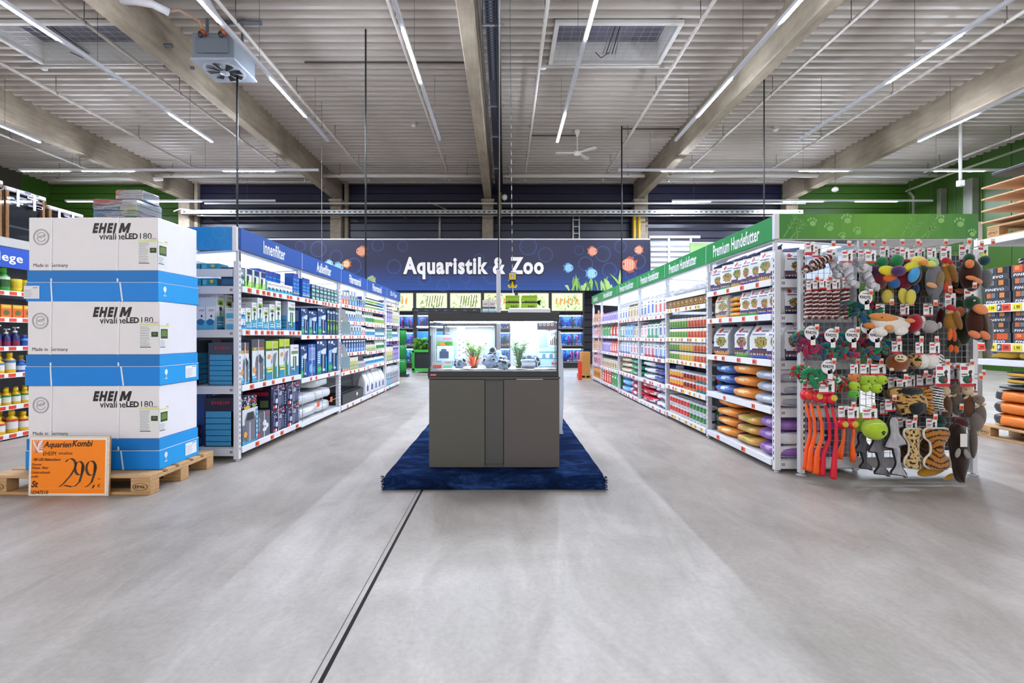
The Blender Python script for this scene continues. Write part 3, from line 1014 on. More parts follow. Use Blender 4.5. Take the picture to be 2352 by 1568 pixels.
vs = [(tx0 + .01 + (tx1 - tx0 - .03) * i / n_, TY + .01 + (ty1 - TY - .02) * k / 8, GB + 0.018 + 0.008 * noise.noise(Vector((i * .4, k * .5, 2)))) for k in range(9) for i in range(n_ + 1)]
fs = [(k * (n_ + 1) + i, k * (n_ + 1) + i + 1, (k + 1) * (n_ + 1) + i + 1, (k + 1) * (n_ + 1) + i) for k in range(8) for i in range(n_)]
m.add(vs, fs, C('dfe3ea'), True)
m.box(tx0 + .01, tx1 - .02, TY + .009, TY + .012, GB, GB + .014, C('dfe3ea'))
m.build('gravel', 'rock', tk)['kind'] = 'stuff'
m = MB()                                            # white foil label panel on the pane
m.box(XP(1234, TY), XP(1279, TY), TY - 0.0035, TY - 0.0008, ZP(757, TY), ZP(741, TY), C('7d8896'))
for q in range(4):
 m.disc((XP(1241 + 9 * q, TY), TY - 0.0042, ZP(745, TY)), (1, 0, 0), (0, 0, 1), 0.0125, 0.0125, WHITE)
 m.disc((XP(1241 + 9 * q, TY), TY - 0.0046, ZP(745, TY)), (1, 0, 0), (0, 0, 1), 0.005, 0.006, C('8fa0b0'))
m.text('EHEIM', (XP(1254, TY), TY - 0.0046, ZP(754, TY)), (1, 0, 0), (0, 0, 1), 0.075, 0.015, C('d9333a'), 0.03, 0.2)
m.build('sticker', 'carton', tk)['label'] = 'grey sticker with four white dots'
def tank_thing(m, name, mat, label, cat):
 return tag(m.build(name, mat), label, cat)
# goods standing in the lit tank
ZG = GB + 0.024
yq = TY + 0.20
m = MB()
m.box(XP(1003, yq), XP(1042, yq), yq, yq + 0.06, ZG, ZP(770, yq), {'f': C('d6e3ea'), 'l': C('4b8ea8'), 'r': C('4b8ea8')}, 0.002)
xa, xb, za, zb = XP(1004, yq), XP(1041, yq), ZG, ZP(771, yq)
def UV(u, v, e=0.001):
 return Vector((xa + (xb - xa) * u, yq - e, za + (zb - za) * v))
m.quad(UV(0, .82), UV(1, .82), UV(1, 1), UV(0, 1), C('8d99a6'))
m.text('EHEIM', UV(.35, .87, .002), (1, 0, 0), (0, 0, 1), 0.07, 0.018, C('d62d35'), 0.03, 0.2)
m.quad(UV(0, .68), UV(1, .68), UV(1, .82), UV(0, .82), C('5e9a3c'))
m.disc(UV(.35, .73, .002), (1, 0, 0), (0, 0, 1), .03, .012, C('e07a2c'))
m.disc(UV(.7, .76, .002), (1, 0, 0), (0, 0, 1), .03, .014, C('2f7a32'))
m.quad(UV(.15, .28, .002), UV(.72, .28, .002), UV(.72, .5, .002), UV(.15, .5, .002), C('2c4a68'))
m.quad(UV(.22, .5, .002), UV(.62, .5, .002), UV(.55, .58, .002), UV(.28, .58, .002), C('39597a'))
m.disc(UV(.87, .6, .002), (1, 0, 0), (0, 0, 1), .014, .014, C('e4e6ea'))
m.quad(UV(0, 0), UV(1, 0), UV(1, .2), UV(0, .2), C('4f9cc4'))
tank_thing(m, 'filter_carton', 'carton', 'white and blue filter carton standing inside the lit tank', 'carton')
m = MB()
yc = TY + 0.05
m.box(XP(988, yc) + 0.014, XP(1018, yc), yc, yc + 0.003, ZG - 0.004, ZP(832, yc), C('e8f0f4'))
m.box(XP(994, yc), XP(1014, yc), yc - 0.002, yc, ZP(846, yc), ZP(838, yc), C('e4542e'))
m.box(XP(991, yc), XP(1016, yc), yc - 0.002, yc, ZG, ZP(848, yc), C('6fb3d8'))
tank_thing(m, 'price_card', 'carton', 'small white card with orange and blue print in the tank front corner', 'card')
m = MB()
m.box(XP(1013, yc), XP(1038, yc), yc + 0.03, yc + 0.033, ZG - 0.004, ZP(829, yc), C('eef2f4'))
m.text('EHEIM', (XP(1020, yc), yc + 0.028, ZP(835, yc)), (1, 0, 0), (0, 0, 1), 0.05, 0.012, C('d62d35'), 0.03, 0.2)
m.box(XP(1015, yc), XP(1037, yc), yc + 0.028, yc + 0.03, ZP(848, yc), ZP(840, yc), C('7cc49a'))
tank_thing(m, 'price_card', 'carton', 'white card with red lettering and green band beside the tank filter carton', 'card')
def rock(cx, cy, r, seed, holes, col, label, name='cave_rock'):
 m = MB()
 rg = random.Random(seed)
 m.ball((cx, cy, ZG + r[2] * 0.72), r, col, bump=0.45, seed=seed, nu=26, nv=18)
 for k in range(holes):
  a = rg.uniform(-1.25, 1.25)
  e = rg.uniform(-0.25, 0.75)
  d = Vector((sin(a) * cos(e), -cos(a) * cos(e), sin(e)))
  c = Vector((cx, cy, ZG + r[2] * 0.72)) + Vector((d.x * r[0], d.y * r[1], d.z * r[2])) * 0.98
  q = rg.uniform(0.010, 0.020)
  u = d.orthogonal().normalized()
  m.ball(c, (q, q * .6, q), C('1b222c'), nu=8, nv=6)
  m.path([c + (u * cos(t * pi / 5) + d.cross(u) * sin(t * pi / 5)) * q * 1.15 for t in range(11)], 0.0055, C('a9b8ca'), 5)
 for k in range(int(holes * 1.4)):
  a = rg.uniform(-1.5, 1.5)
  e = rg.uniform(-0.2, 1.2)
  d = Vector((sin(a) * cos(e), -cos(a) * cos(e), sin(e)))
  c = Vector((cx, cy, ZG + r[2] * 0.72)) + Vector((d.x * r[0], d.y * r[1], d.z * r[2]))
  m.ball(c, rg.uniform(0.006, 0.014), rg.choice([C('b9c6d6'), C('6d8098'), C('3c4a5c')]), nu=7, nv=5)
 return tank_thing(m, name, 'rock', label, 'rock')
RC = C('8798ae')
rock(XP(1056, TY + .14), TY + .14, (0.045, 0.05, 0.045), 4, 5, RC, 'small holed blue-grey rock between carton and red plant in the tank')
rock(XP(1137, TY + .17), TY + .17, (0.098, 0.08, 0.078), 9, 12, RC, 'largest holed blue-grey cave rock at the middle of the tank floor')
_lump = rock(XP(1131, TY + .15), TY + .15, (0.028, 0.03, 0.02), 19, 2, C('4c5a6c'), 'dark rock lump crowning the large cave rock')
_lump.location.z = 0.125
rock(XP(1155, TY + .08), TY + .08, (0.055, 0.04, 0.04), 12, 6, C('a2b2c6'), 'pale holed rock in front of the large cave rock')
rock(XP(1218, TY + .2), TY + .2, (0.075, 0.05, 0.055), 15, 3, C('5a6676'), 'dark layered rock behind the striped log in the tank')
m = MB()
lx0, lx1, ly, lz = XP(1197, TY + .1), XP(1228, TY + .1), TY + .1, ZG + .032
m.path([(lx0, ly, lz), (lx0 + .05, ly + .01, lz), (lx1, ly + .02, lz)], [.034, .037, .034], C('9aa6b2'), 16,
  colfn=lambda t, k: C('e2e6ea') if int(k * 16) % 3 == 0 else C('7a8896'))
m.ball((lx0 - .001, ly, lz), (.006, .024, .024), C('20262e'))
tank_thing(m, 'hollow_log', 'rock', 'pale striped hollow log lying in the right of the tank', 'ornament')
def plant(px, y, h, n, spread, cols, label, seed, leafw=0.006, style='grass', z0=None):
 r = root('aquarium_plant')
 z0 = ZG if z0 is None else z0
 tag(r, label, 'plant')
 x = XP(px, y)
 rg = random.Random(seed)
 m = MB()
 m.lathe([(0.02, -0.012), (0.022, 0.0), (0.012, 0.012)], C('4a3d2d'), 10, x, y, z0)
 m.build('root_base', 'rock', r)
 m = MB()
 for k in range(n):
  a = rg.uniform(0, 2 * pi)
  s = spread * rg.uniform(0.3, 1)
  hh = h * rg.uniform(0.55, 1)
  c = rg.choice(cols)
  p0 = Vector((x + .006 * cos(a), y + .006 * sin(a), z0))
  p1 = p0 + Vector((cos(a) * s * .4, sin(a) * s * .3, hh * .6))
  p2 = p0 + Vector((cos(a) * s, sin(a) * s * .6, hh))
  if style == 'grass':
   sd = Vector((-sin(a), cos(a), 0)) * leafw
   up = Vector((0.001, 0.0012, 0.0))
   m.add([p0 - sd, p0 + sd, p1 + sd, p1 - sd, p2, p0 - sd + up, p0 + sd + up, p1 + sd + up, p1 - sd + up, p2 + up],
     ((0, 1, 2, 3), (3, 2, 4), (6, 5, 8, 7), (7, 8, 9)), c)
  else:
   m.path([p0, p1, p2], 0.0022, C('5c8a3c'), 4)
   for t in range(9):
    q = p0.lerp(p1, t / 4.5) if t < 5 else p1.lerp(p2, (t - 4.5) / 4.5)
    b = rg.uniform(0, 2 * pi)
    d = Vector((cos(b), sin(b) * .6, rg.uniform(-.1, .6))) * rg.uniform(0.024, 0.042)
    w = d.cross(Vector((0, .3, 1))).normalized() * leafw
    m.add([q, q + d * .5 + w, q + d, q + d * .5 - w], ((0, 1, 2, 3),), c)
 m.build('leaves', 'leaf', r)
 return r
plant(1087, TY + .12, .10, 34, .10, [C('d23a32'), C('e25a4a'), C('c9cf5c')], 'red based spiky water plant beside the small rock in the tank', 5)
plant(1090, TY + .2, .24, 26, .11, [C('4b9a3e'), C('7db44a'), C('d9603f'), C('a6c35c')], 'tall green and orange leafy plant behind the red spiky plant', 8, .011, 'leaf')
plant(1192, TY + .14, .235, 20, .075, [C('3c7a3e'), C('5a9a50'), C('2f6636')], 'tall green leafy plant between cave rock and striped log', 11, .010, 'leaf')
m = MB()
yq = TY + 0.33
m.box(XP(1050, yq), XP(1067, yq), yq, yq + 0.035, ZG, ZP(749, yq), C('eef3fa'), 0.004)
m.path([(XP(1058, yq), yq - .003, ZP(832, yq)), (XP(1060, yq), yq - .003, ZP(800, yq)), (XP(1056, yq), yq - .003, ZP(783, yq))], 0.002, C('5b6cae'), 5)
for q in range(7):
 m.disc((XP(1055 + 9 * (q % 2), yq), yq - .003, ZP(780 + q * 6, yq)), (1, 0, .4), (0, 0, 1), .008, .005, C('39459a'))
tank_thing(m, 'display_column', 'carton', 'white upright panel with blue flower print at the back of the tank', 'panel')
# tall carton seen through the right of the tank
m = MB()
yq = TY + 0.24
xa, xb, za, zb = XP(1236, yq), XP(1279, yq), ZG, ZP(760, yq)
m.box(xa, xb, yq, yq + 0.09, za, zb, {'f': C('b9dcec'), 'l': C('8fc3dc'), 't': C('cfe6f2')}, 0.002)
for q in range(9):
 v = .55 + q * .048
 m.quad(UV(.05, v), UV(.5, v), UV(.5, v + .018), UV(.05, v + .018), C('7fb4cf'))
m.quad(UV(.62, .55), UV(1, .55), UV(1, .97), UV(.62, .97), C('eef3f6'))
m.text('2596', UV(.68, .88, .002), (1, 0, 0), (0, 0, 1), .05, .024, C('5a636e'), 0.02)
for q, cc in enumerate(('d8c8a0', '7aa35c', 'c9564a')):
 m.quad(UV(.66 + .09 * q, .60), UV(.71 + .09 * q, .60), UV(.71 + .09 * q, .74 + .05 * q), UV(.66 + .09 * q, .74 + .05 * q), C(cc))
for q in range(5):
 m.disc(UV(.12 + .19 * q, .30, .002), (1, 0, 0), (0, 0, 1), .014, .02, C('5f98b8') if q % 2 else C('dcecf4'))
m.quad(UV(.05, .40), UV(.95, .40), UV(.95, .42), UV(.05, .42), C('3f7f9f'))
m.quad(UV(.05, .22), UV(.95, .22), UV(.95, .235), UV(.05, .235), C('3f7f9f'))
m.quad(UV(.72, .34), UV(.92, .34), UV(.92, .385), UV(.72, .385), C('d9c84a'))
m.disc(UV(.78, .09, .002), (1, 0, 0), (0, 0, 1), .011, .011, C('d23a3a'))
tank_thing(m, 'filter_carton', 'carton', 'tall light blue carton with price slip at the right of the tank', 'carton')
# ------------------------------------------------------------------ display behind the big tank
bt = root('aquarium')
tag(bt, 'black hooded tall glass tank right behind the big display tank', 'aquarium')
by0, by1 = 4.75, 5.2
bx0, bx1 = XP(1018, by0), XP(1140, by0)
m = MB()
m.box(bx0, bx1, by0, by1, PH, 0.80, C('2a2b30'), 0.004)
m.build('cabinet', 'metal_paint', bt)
m = MB()
m.box(bx0, bx1, by0, by1, ZP(748, by0), ZP(740, by0), C('1f2026'), 0.004)
m.build('hood', 'plastic', bt)
for b in ((bx0, bx1, by0, by0 + .008), (bx0, bx0 + .008, by0 + .008, by1), (bx1 - .008, bx1, by0 + .008, by1), (bx0, bx1, by1 - .008, by1)):
 m = MB()
 m.box(b[0], b[1], b[2], b[3], 0.80, ZP(748, by0), WHITE)
 m.build('glass_pane', 'glass', bt)
m = MB()
m.box(bx0 + .01, bx1 - .01, by1 - .02, by1 - .01, .81, ZP(748, by0) - .005, C('dfe8f0'))  # pale board added to brighten what shows through the big tank
m.build('back_panel', 'carton', bt)
for xx in (bx0, bx1 - .012):
 m = MB()
 m.box(xx - .002, xx + .014, by0 - .004, by0 - .0005, 0.80, ZP(748, by0), C('23242a'))
 m.build('corner_trim', 'plastic', bt)
m = MB()
m.box(bx0 + .03, bx1 - .03, by0 + .06, by0 + .36, ZP(748, by0) - .003, ZP(748, by0) - .001, C('f2f7ff'))
m.build('hood_lamp', 'tank_glow', bt)
wt = root('aquarium')
tag(wt, 'white lidded aquarium behind the big tank, with white panel back', 'aquarium')
wx0, wx1, wy0, wy1 = XP(1170, 4.75), XP(1262, 4.75), 4.75, 5.2
m = MB()
m.box(wx0, wx1, wy0, wy1, PH, 0.82, C('e6e8ec'), 0.004)
m.build('cabinet', 'metal_paint', wt)
m = MB()
m.box(wx0 - .01, wx1 + .01, wy0, wy1, 1.335, ZP(707, wy0), C('eceef0'), 0.012)
m.build('lid', 'plastic', wt)
m = MB()
m.box(wx0, wx1, wy1 - .03, wy1, 0.82, 1.335, C('f2f4f6'), 0.004)
m.build('back_panel', 'metal_paint', wt)
m = MB()
m.box(wx0 + .02, wx1 - .02, wy0 + .05, wy0 + .4, 1.331, 1.334, C('f2f7ff'))
m.build('hood_lamp', 'tank_glow', wt)
for b in ((wx0, wx1, wy0, wy0 + .008), (wx0, wx0 + .008, wy0 + .008, wy1 - .03), (wx1 - .008, wx1, wy0 + .008, wy1 - .03)):
 m = MB()
 m.box(b[0], b[1], b[2], b[3], 0.82, 1.335, WHITE)
 m.build('glass_pane', 'glass', wt)
# white board with a curved edge
m = MB()
yb_ = 5.32
pts = [(0.27, PH + .002), (0.63, PH + .002)]
for k in range(15):
 t = k / 14
 zz = PH + .06 + t * (ZP(760, yb_) - PH - .06)
 pts.append((XP(1283, yb_) + 0.055 * sin(pi * (0.25 + 0.62 * t)), zz))
pts += [(0.5, ZP(756, yb_)), (0.27, ZP(756, yb_))]
m.prism(pts, yb_, yb_ + .02, C('dfe6f0'), C('f0f2f6'))
tag(m.build('display_board', 'carton'), 'tall white board with a curved edge behind the big tank', 'board')
# power column with its cable, hoist box
m = MB()
yq = 5.75
m.box(XP(1140, yq), XP(1150, yq), yq, yq + .06, PH, ZP(619, yq), C('d9d9e2'), 0.006)
tag(m.build('power_column', 'metal_paint'), 'slim white power column rising behind the big tank', 'column')
drop(1145, 5.78, ZP(619, 5.75), ZC, 'dark cable running from the roof into the white power column', C('26262a'), 0.006)
drop(1147.5, 5.79, ZP(619, 5.75), ZC, 'thin pale cable running from the roof into the white power column', C('c3c1bd'), 0.004)
hb = root('socket_box')
yh = 5.2
tag(hb, 'yellow and black hanging socket box with a yellow hook grip', 'socket box')
cx_ = XP(1177, yh)
m = MB()
m.box(cx_ - .045, cx_ + .045, yh, yh + .08, ZP(644, yh), ZP(625, yh), C('1b1b1e'), 0.012)
m.build('body', 'plastic', hb)
m = MB()
m.box(cx_ - .036, cx_ + .036, yh - .006, yh + .004, ZP(642, yh), ZP(627, yh), C('e2c11e'), 0.004)
m.build('front_cover', 'plastic', hb)
m = MB()
m.box(cx_ - .016, cx_ + .016, yh - .008, yh - .006, ZP(638, yh), ZP(629, yh), C('d6d8e6'))
m.box(cx_ - .012, cx_ - .007, yh - .009, yh - .008, ZP(637, yh), ZP(630, yh), C('44486a'))
m.box(cx_ + .006, cx_ + .011, yh - .009, yh - .008, ZP(637, yh), ZP(630, yh), C('44486a'))
m.build('label_plate', 'carton', hb)
m = MB()
m.box(cx_ - .035, cx_ + .035, yh + .01, yh + .07, ZP(652, yh), ZP(644, yh), C('18181b'), 0.006)
m.build('socket', 'plastic', hb)
m = MB()
m.path([(cx_ - .038, yh + .02, ZP(654, yh)), (cx_ - .034, yh + .02, ZP(659, yh)), (cx_, yh + .02, ZP(657.5, yh)), (cx_ + .034, yh + .02, ZP(659, yh)), (cx_ + .04, yh + .02, ZP(654, yh))], 0.011, C('e6c619'), 8)
m.path([(cx_, yh + .02, ZP(646, yh)), (cx_, yh + .02, ZP(658, yh))], 0.013, C('e6c619'), 8)
m.build('hook_grip', 'plastic', hb)
m = MB()
za_, zb_ = ZP(626, yh), ZC
nlk = 120
for k in range(nlk):
 t = k / nlk
 x = cx_ + (XP(1170, yh) - .02 - cx_) * min(1, t * 1.6) * 0.6
 z = za_ + (zb_ - za_) * t
 if k % 2:
  m.box(x - .0045, x + .0045, yh + .035, yh + .041, z, z + .046, C('9d9da0'))
 else:
  m.box(x - .002, x + .002, yh + .03, yh + .046, z, z + .046, C('55555a'))
m.build('chain', 'steel', hb)
m = MB()
m.path([(cx_ + .004, yh + .02, ZP(659, yh)), (cx_ + .012, yh - .1, HT + .03), (cx_ + .012, yh - .5, HT + .01)], 0.004, C('eeeef0'), 5)
m.build('pull_cord', 'rubber', hb)
# cartons stacked on the tanks behind
yq = 4.85
zz = ZP(707, 4.75) + .0005
def mini_box(px0, px1, pyt, y, z0, d, c, stripes, label, name='carton_box', words=()):
 m = MB()
 xa, xb = XP(px0, y), XP(px1, y)
 z1 = ZP(pyt, y)
 m.box(xa, xb, y, y + d, z0, z1, c, 0.002)
 for v0, v1, cc in stripes:
  m.quad((xa, y - .001, z0 + (z1 - z0) * v0), (xb, y - .001, z0 + (z1 - z0) * v0), (xb, y - .001, z0 + (z1 - z0) * v1), (xa, y - .001, z0 + (z1 - z0) * v1), C(cc))
 for t, u0, v0, u1, v1, cc in words:
  m.text(t, (xa + (xb - xa) * u0, y - .002, z0 + (z1 - z0) * v0), (1, 0, 0), (0, 0, 1), (xb - xa) * (u1 - u0), (z1 - z0) * (v1 - v0), C(cc), .02)
 return tag(m.build(name, 'carton'), label, 'carton')
mini_box(1108, 1122, 689, by0 + .1, ZP(740, by0) + .0005, .12, C('eaeef0'), [(0, .52, '8cc6e0'), (.62, .7, '5b6570')], 'white and light blue carton on the black hooded tank, nearer the frame post', words=[('EHEIM', .2, .78, .8, .86, 'c8303a')])
mini_box(1123, 1138, 689, by0 + .1, ZP(740, by0) + .0005, .12, C('eaeef0'), [(0, .52, '8cc6e0'), (.62, .7, '5b6570')], 'white and light blue carton on the black hooded tank, next to the power column', words=[('EHEIM', .2, .78, .8, .86, 'c8303a')])
for a, b, w in ((1161, 1193, 'next to the hoist cord'), (1199, 1234, 'beside the plain white carton')):
 mini_box(a, b, 678, wy0 + .12, zz, .18, C('a5cc3a'), [(.42, .52, '27331a'), (0, .06, '6f9322'), (.86, .9, '7fa62a')], 'lime green carton with black lettering on the white lid, ' + w,
    words=[('INOX', .2, .4, .9, .6, '1b2414'), ('NO', .4, .08, .85, .24, '1b2414')])
# white flat carton in front of the green ones
mini_box(1190, 1258, 709, wy0 + .02, zz, .08, C('f0f1f2'), [], 'flat plain white carton lying before the lime green cartons')
# green framed planted tank further back on the floor
g = root('aquarium_stand')
yg = 15.6
tag(g, 'planted tank on a green framed black stand left behind the big tank', 'aquarium')
gx0, gx1 = XP(946, yg), XP(1104, yg)
gz0, gz1 = ZP(848, yg), ZP(805, yg)
m = MB()
m.box(gx0 + .1, gx1 - .1, yg + .06, yg + .7, 0.06, gz1 - .04, C('22252c'), 0.01)
m.build('cabinet', 'metal_paint', g)
m = MB()
for zz_ in (gz0, gz1):
 m.box(gx0, gx1, yg, yg + .05, zz_ - .05, zz_ + .03, C('3aa53c'), 0.005)
for xx in (gx0, gx1 - .08):
 m.box(xx, xx + .08, yg, yg + .08, 0, gz1, C('2f8f34'), 0.005)
m.build('frame', 'metal_paint', g)
m = MB()
m.box(gx0, gx1, yg, yg + .8, ZP(717, yg), ZP(707, yg), C('1c1d22'), 0.02)
for q in range(7):
 m.box(gx0 + .1 + q * .3, gx0 + .2 + q * .3, yg - .004, yg, ZP(714, yg), ZP(711, yg), C('4a5262'))
m.build('canopy', 'plastic', g)
for xx in (gx0, gx1 - .06):
 m = MB()
 m.box(xx, xx + .06, yg + .7, yg + .76, gz1, ZP(717, yg), C('1d1e22'))
 m.build('post', 'metal_paint', g)
m = MB()
m.box(gx0 + .02, gx1 - .02, yg + .05, yg + .1, gz1 + .03, ZP(760, yg), WHITE)
m.build('glass_pane', 'glass', g)
m = MB()
rg = random.Random(2)
for k in range(120):
 m.ball((rg.uniform(gx0 + .05, gx1 - .05), yg + rg.uniform(.14, .5), gz1 + rg.uniform(.03, .36)), rg.uniform(.05, .1), rg.choice([C('4f8a1e'), C('6aa52a'), C('3c6e18'), C('82b83c')]), nu=6, nv=5, bump=.4, seed=k)
m.build('moss', 'leaf', g)['kind'] = 'stuff'
m = MB()
m.box(gx0 + .1, gx1 - .1, yg + .3, yg + .36, ZP(760, yg) + .12, ZP(760, yg) + .15, C('dfeaff'))
m.build('hood_lamp', 'small_tank_lamp', g)
m = MB()
m.box(gx0 + .05, gx1 - .05, yg + .62, yg + .64, gz1, ZP(760, yg), C('2e6fb0'))
m.build('back_panel', 'metal_paint', g)
# ================================================================== wall of tanks and the banner
YBN = 17.9
bn = root('banner')
tag(bn, 'wide dark blue banner with fish, bubbles and white shop lettering', 'banner')
bx0, bx1, bz0, bz1 = XP(560, YBN), XP(1493, YBN), ZP(667, YBN), ZP(551, YBN)
m = MB()
N_ = 14
for i in range(N_):           # printed sea, darker violet above, bluer below
 t0, t1 = i / N_, (i + 1) / N_
 a, b = C('181a42'), C('124a92')
 t = max(0.0, (0.55 - (t0 + t1) / 2) / 0.55) ** 1.3
 cc = tuple(a[k] * (1 - t) + b[k] * t for k in range(3)) + (1,)
 m.quad((bx0, YBN, bz0 + (bz1 - bz0) * t0), (bx1, YBN, bz0 + (bz1 - bz0) * t0), (bx1, YBN, bz0 + (bz1 - bz0) * t1), (bx0, YBN, bz0 + (bz1 - bz0) * t1), cc)
m.box(bx0, bx1, YBN + .002, YBN + .06, bz0, bz1, C('20346a'))
e = YBN - .004
BUB = C('43609a')
rg = random.Random(21)
spots = [(731, 572, 18), (772, 589, 15), (812, 610, 18), (845, 652, 17), (905, 612, 16), (975, 640, 15), (1018, 655, 14), (1100, 596, 13), (1213, 566, 20), (1253, 585, 17),
   (1345, 606, 17), (1385, 583, 18), (1400, 620, 17), (1425, 566, 14), (1466, 600, 17), (1130, 632, 20), (1068, 640, 11), (868, 563, 14), (690, 565, 12), (925, 565, 12), (1080, 655, 10), (1448, 630, 12), (1330, 575, 11)]
for px, py, r_ in spots:
 c = P(px, py, e)
 q = r_ / FPX * e
 m.ring(c, (1, 0, 0), (0, 0, 1), q * .94, q, BUB, 30)
 m.ring(c, (1, 0, 0), (0, 0, 1), q * .78, q * .80, C('2f4880'), 30)
m.build('printed_panel', 'carton', bn)
m = MB()
m.box(bx0, bx1, YBN - .03, YBN + .08, bz1, bz1 + .05, C('d8d8dc'), 0.006)
m.build('top_rail', 'metal_paint', bn)
def lettering(body, px0, px1, py0, py1, y, col, mat='carton', parent=None, bold=.03, name='lettering', thick=.03):
 m = MB()
 a, b = P(px0, py1, y), P(px1, py0, y)
 m.text(body, a, (1, 0, 0), (0, 0, 1), b.x - a.x, b.z - a.z, col, bold, 0, 1.12)
 return m.build(name, mat, parent)
yl = YBN - .03
o = lettering('Aquaristik & Zoo', 923, 1251, 588, 644, yl - .006, C('15192f'), parent=bn, bold=.06, name='letter_shadow')
o = lettering('Aquaristik & Zoo', 926, 1249, 590, 641, yl - .012, C('efe9e6'), parent=bn, bold=.04)
o['label'] = 'large white lettering'
def fish(px, py, r_, body, stripe, fin, y=YBN - .008, flip=1, stripes=4):
 """A disc shaped printed fish."""
 m = MB()
 c = P(px, py, y)
 q = r_ / FPX * y
 X, Z = Vector((flip, 0, 0)), Vector((0, 0, 1))
 m.add([c + X * q * a + Z * q * b for a, b in ((.55, .5), (1.35, .75), (1.15, 0), (1.3, -.7), (.55, -.45))], ((0, 1, 2, 3, 4),), fin)
 m.add([c + X * q * a + Z * q * b + Vector((0, -.001, 0)) for a, b in ((-.5, .75), (.1, 1.25), (.8, 1.05), (.8, .4))], ((0, 1, 2, 3),), fin)
 m.add([c + X * q * a + Z * q * b + Vector((0, -.001, 0)) for a, b in ((-.4, -.75), (.1, -1.2), (.8, -1.0), (.8, -.4))], ((0, 1, 2, 3),), fin)
 m.disc(c + Vector((0, -.003, 0)), X, Z, q, q * .9, body, 22)
 for k in range(stripes):
  u = -.45 + .32 * k
  hh = .75 * (1 - u * u) ** .5
  m.quad(c + X * q * u + Z * q * -hh + Vector((0, -.005, 0)), c + X * q * (u + .12) + Z * q * -hh + Vector((0, -.005, 0)), c + X * q * (u + .12) + Z * q * hh + Vector((0, -.005, 0)), c + X * q * u + Z * q * hh + Vector((0, -.005, 0)), stripe)
 m.disc(c + X * q * -.66 + Z * q * .12 + Vector((0, -.007, 0)), X, Z, q * .12, q * .12, C('20140f'), 10)
 return m.build('printed_fish', 'carton', bn)
OR, BL = C('d98e6e'), C('7fb4d8')
fish(829, 577, 11, OR, C('e3a58a'), C('b06a4a'))
fish(757, 605, 8, C('9ac2d2'), C('b9d8e2'), C('6fa0b8'), flip=-1)
fish(778, 614, 11, C('86b8d2'), C('a8d2e4'), C('5f90ae'), flip=-1)
fish(795, 606, 9, C('d8963c'), C('f0e6d8'), C('b06a2c'))
fish(852, 643, 9, C('b9c48e'), C('4c5a3c'), C('8d9a6c'))
fish(1362, 577, 10, OR, C('e8b49e'), C('b86c4c'), flip=-1)
fish(1466, 574, 9, OR, C('e8b49e'), C('b86c4c'))
fish(1307, 615, 10, BL, C('b4dcea'), C('5588b0'), flip=-1)
fish(1360, 628, 12, BL, C('c0e2ee'), C('5588b0'), flip=-1)
fish(1443, 608, 16, C('d8866a'), C('eab8a4'), C('a8543c'))
m = MB()
rg = random.Random(8)
for k in range(26):
 px = rg.uniform(1290, 1490)
 c = P(px, 667, YBN - .012 - .0008 * k)
 L = rg.uniform(.25, .75) * (1.2 if px > 1420 else .8)
 a = rg.uniform(-.9, .9)
 t = c + Vector((sin(a) * L * .8, 0, cos(a) * L))
 s = Vector((cos(a), 0, -sin(a))) * rg.uniform(.04, .09)
 mid = c.lerp(t, .5) + Vector((0, 0, .06))
 m.add([c - s * .5, c + s * .5, mid + s, t, mid - s], ((0, 1, 2, 3, 4),), rg.choice([C('6f9a4c'), C('8fb85c'), C('4f7a3c'), C('a8c87c')]))
m.build('printed_weed', 'carton', bn)
# ---- tanks below the banner
PITCH = 1.222
nb = 8
X0 = XP(952, YBN) - 2 * PITCH
DARK = C('1c1d21')
def tank_unit():
 """One bay of the wall: lit picture on top, three lit tanks on black shelves."""
 r = root('aquarium_wall_bay')
 m = MB()
 for xx in (-PITCH / 2, PITCH / 2 - .05):
  m.box(xx, xx + .05, -.02, .5, 0, 2.76, DARK, 0.004)
 m.build('post', 'metal_paint', r)
 m = MB()
 m.box(-PITCH / 2 + .05, PITCH / 2 - .05, 0, .5, 0, .17, C('18191c'), 0.004)
 m.build('plinth', 'metal_paint', r)
 m = MB()
 m.box(-PITCH / 2 + .05, PITCH / 2 - .05, .5, .52, 0, 2.7, C('101114'))
 m.build('back_panel', 'metal_paint', r)
 for zz in (1.99, 2.70):
  m = MB()
  m.box(-PITCH / 2 + .05, PITCH / 2 - .05, -.01, .5, zz, zz + .06, DARK, 0.004)
  m.build('crossbar', 'metal_paint', r)
 for k, zz in enumerate((.24, .83, 1.45)):
  m = MB()
  m.box(-PITCH / 2 + .05, PITCH / 2 - .05, 0, .5, zz - .07, zz, C('2a2b30'), 0.004)
  m.box(-PITCH / 2 + .05, PITCH / 2 - .05, -.015, 0, zz - .05, zz - .01, C('77787e'))
  m.box(-PITCH / 2 + .05, PITCH / 2 - .05, 0, .5, zz + .44, zz + .5, C('1b1c20'))
  m.build('shelf', 'metal_paint', r)
 return r
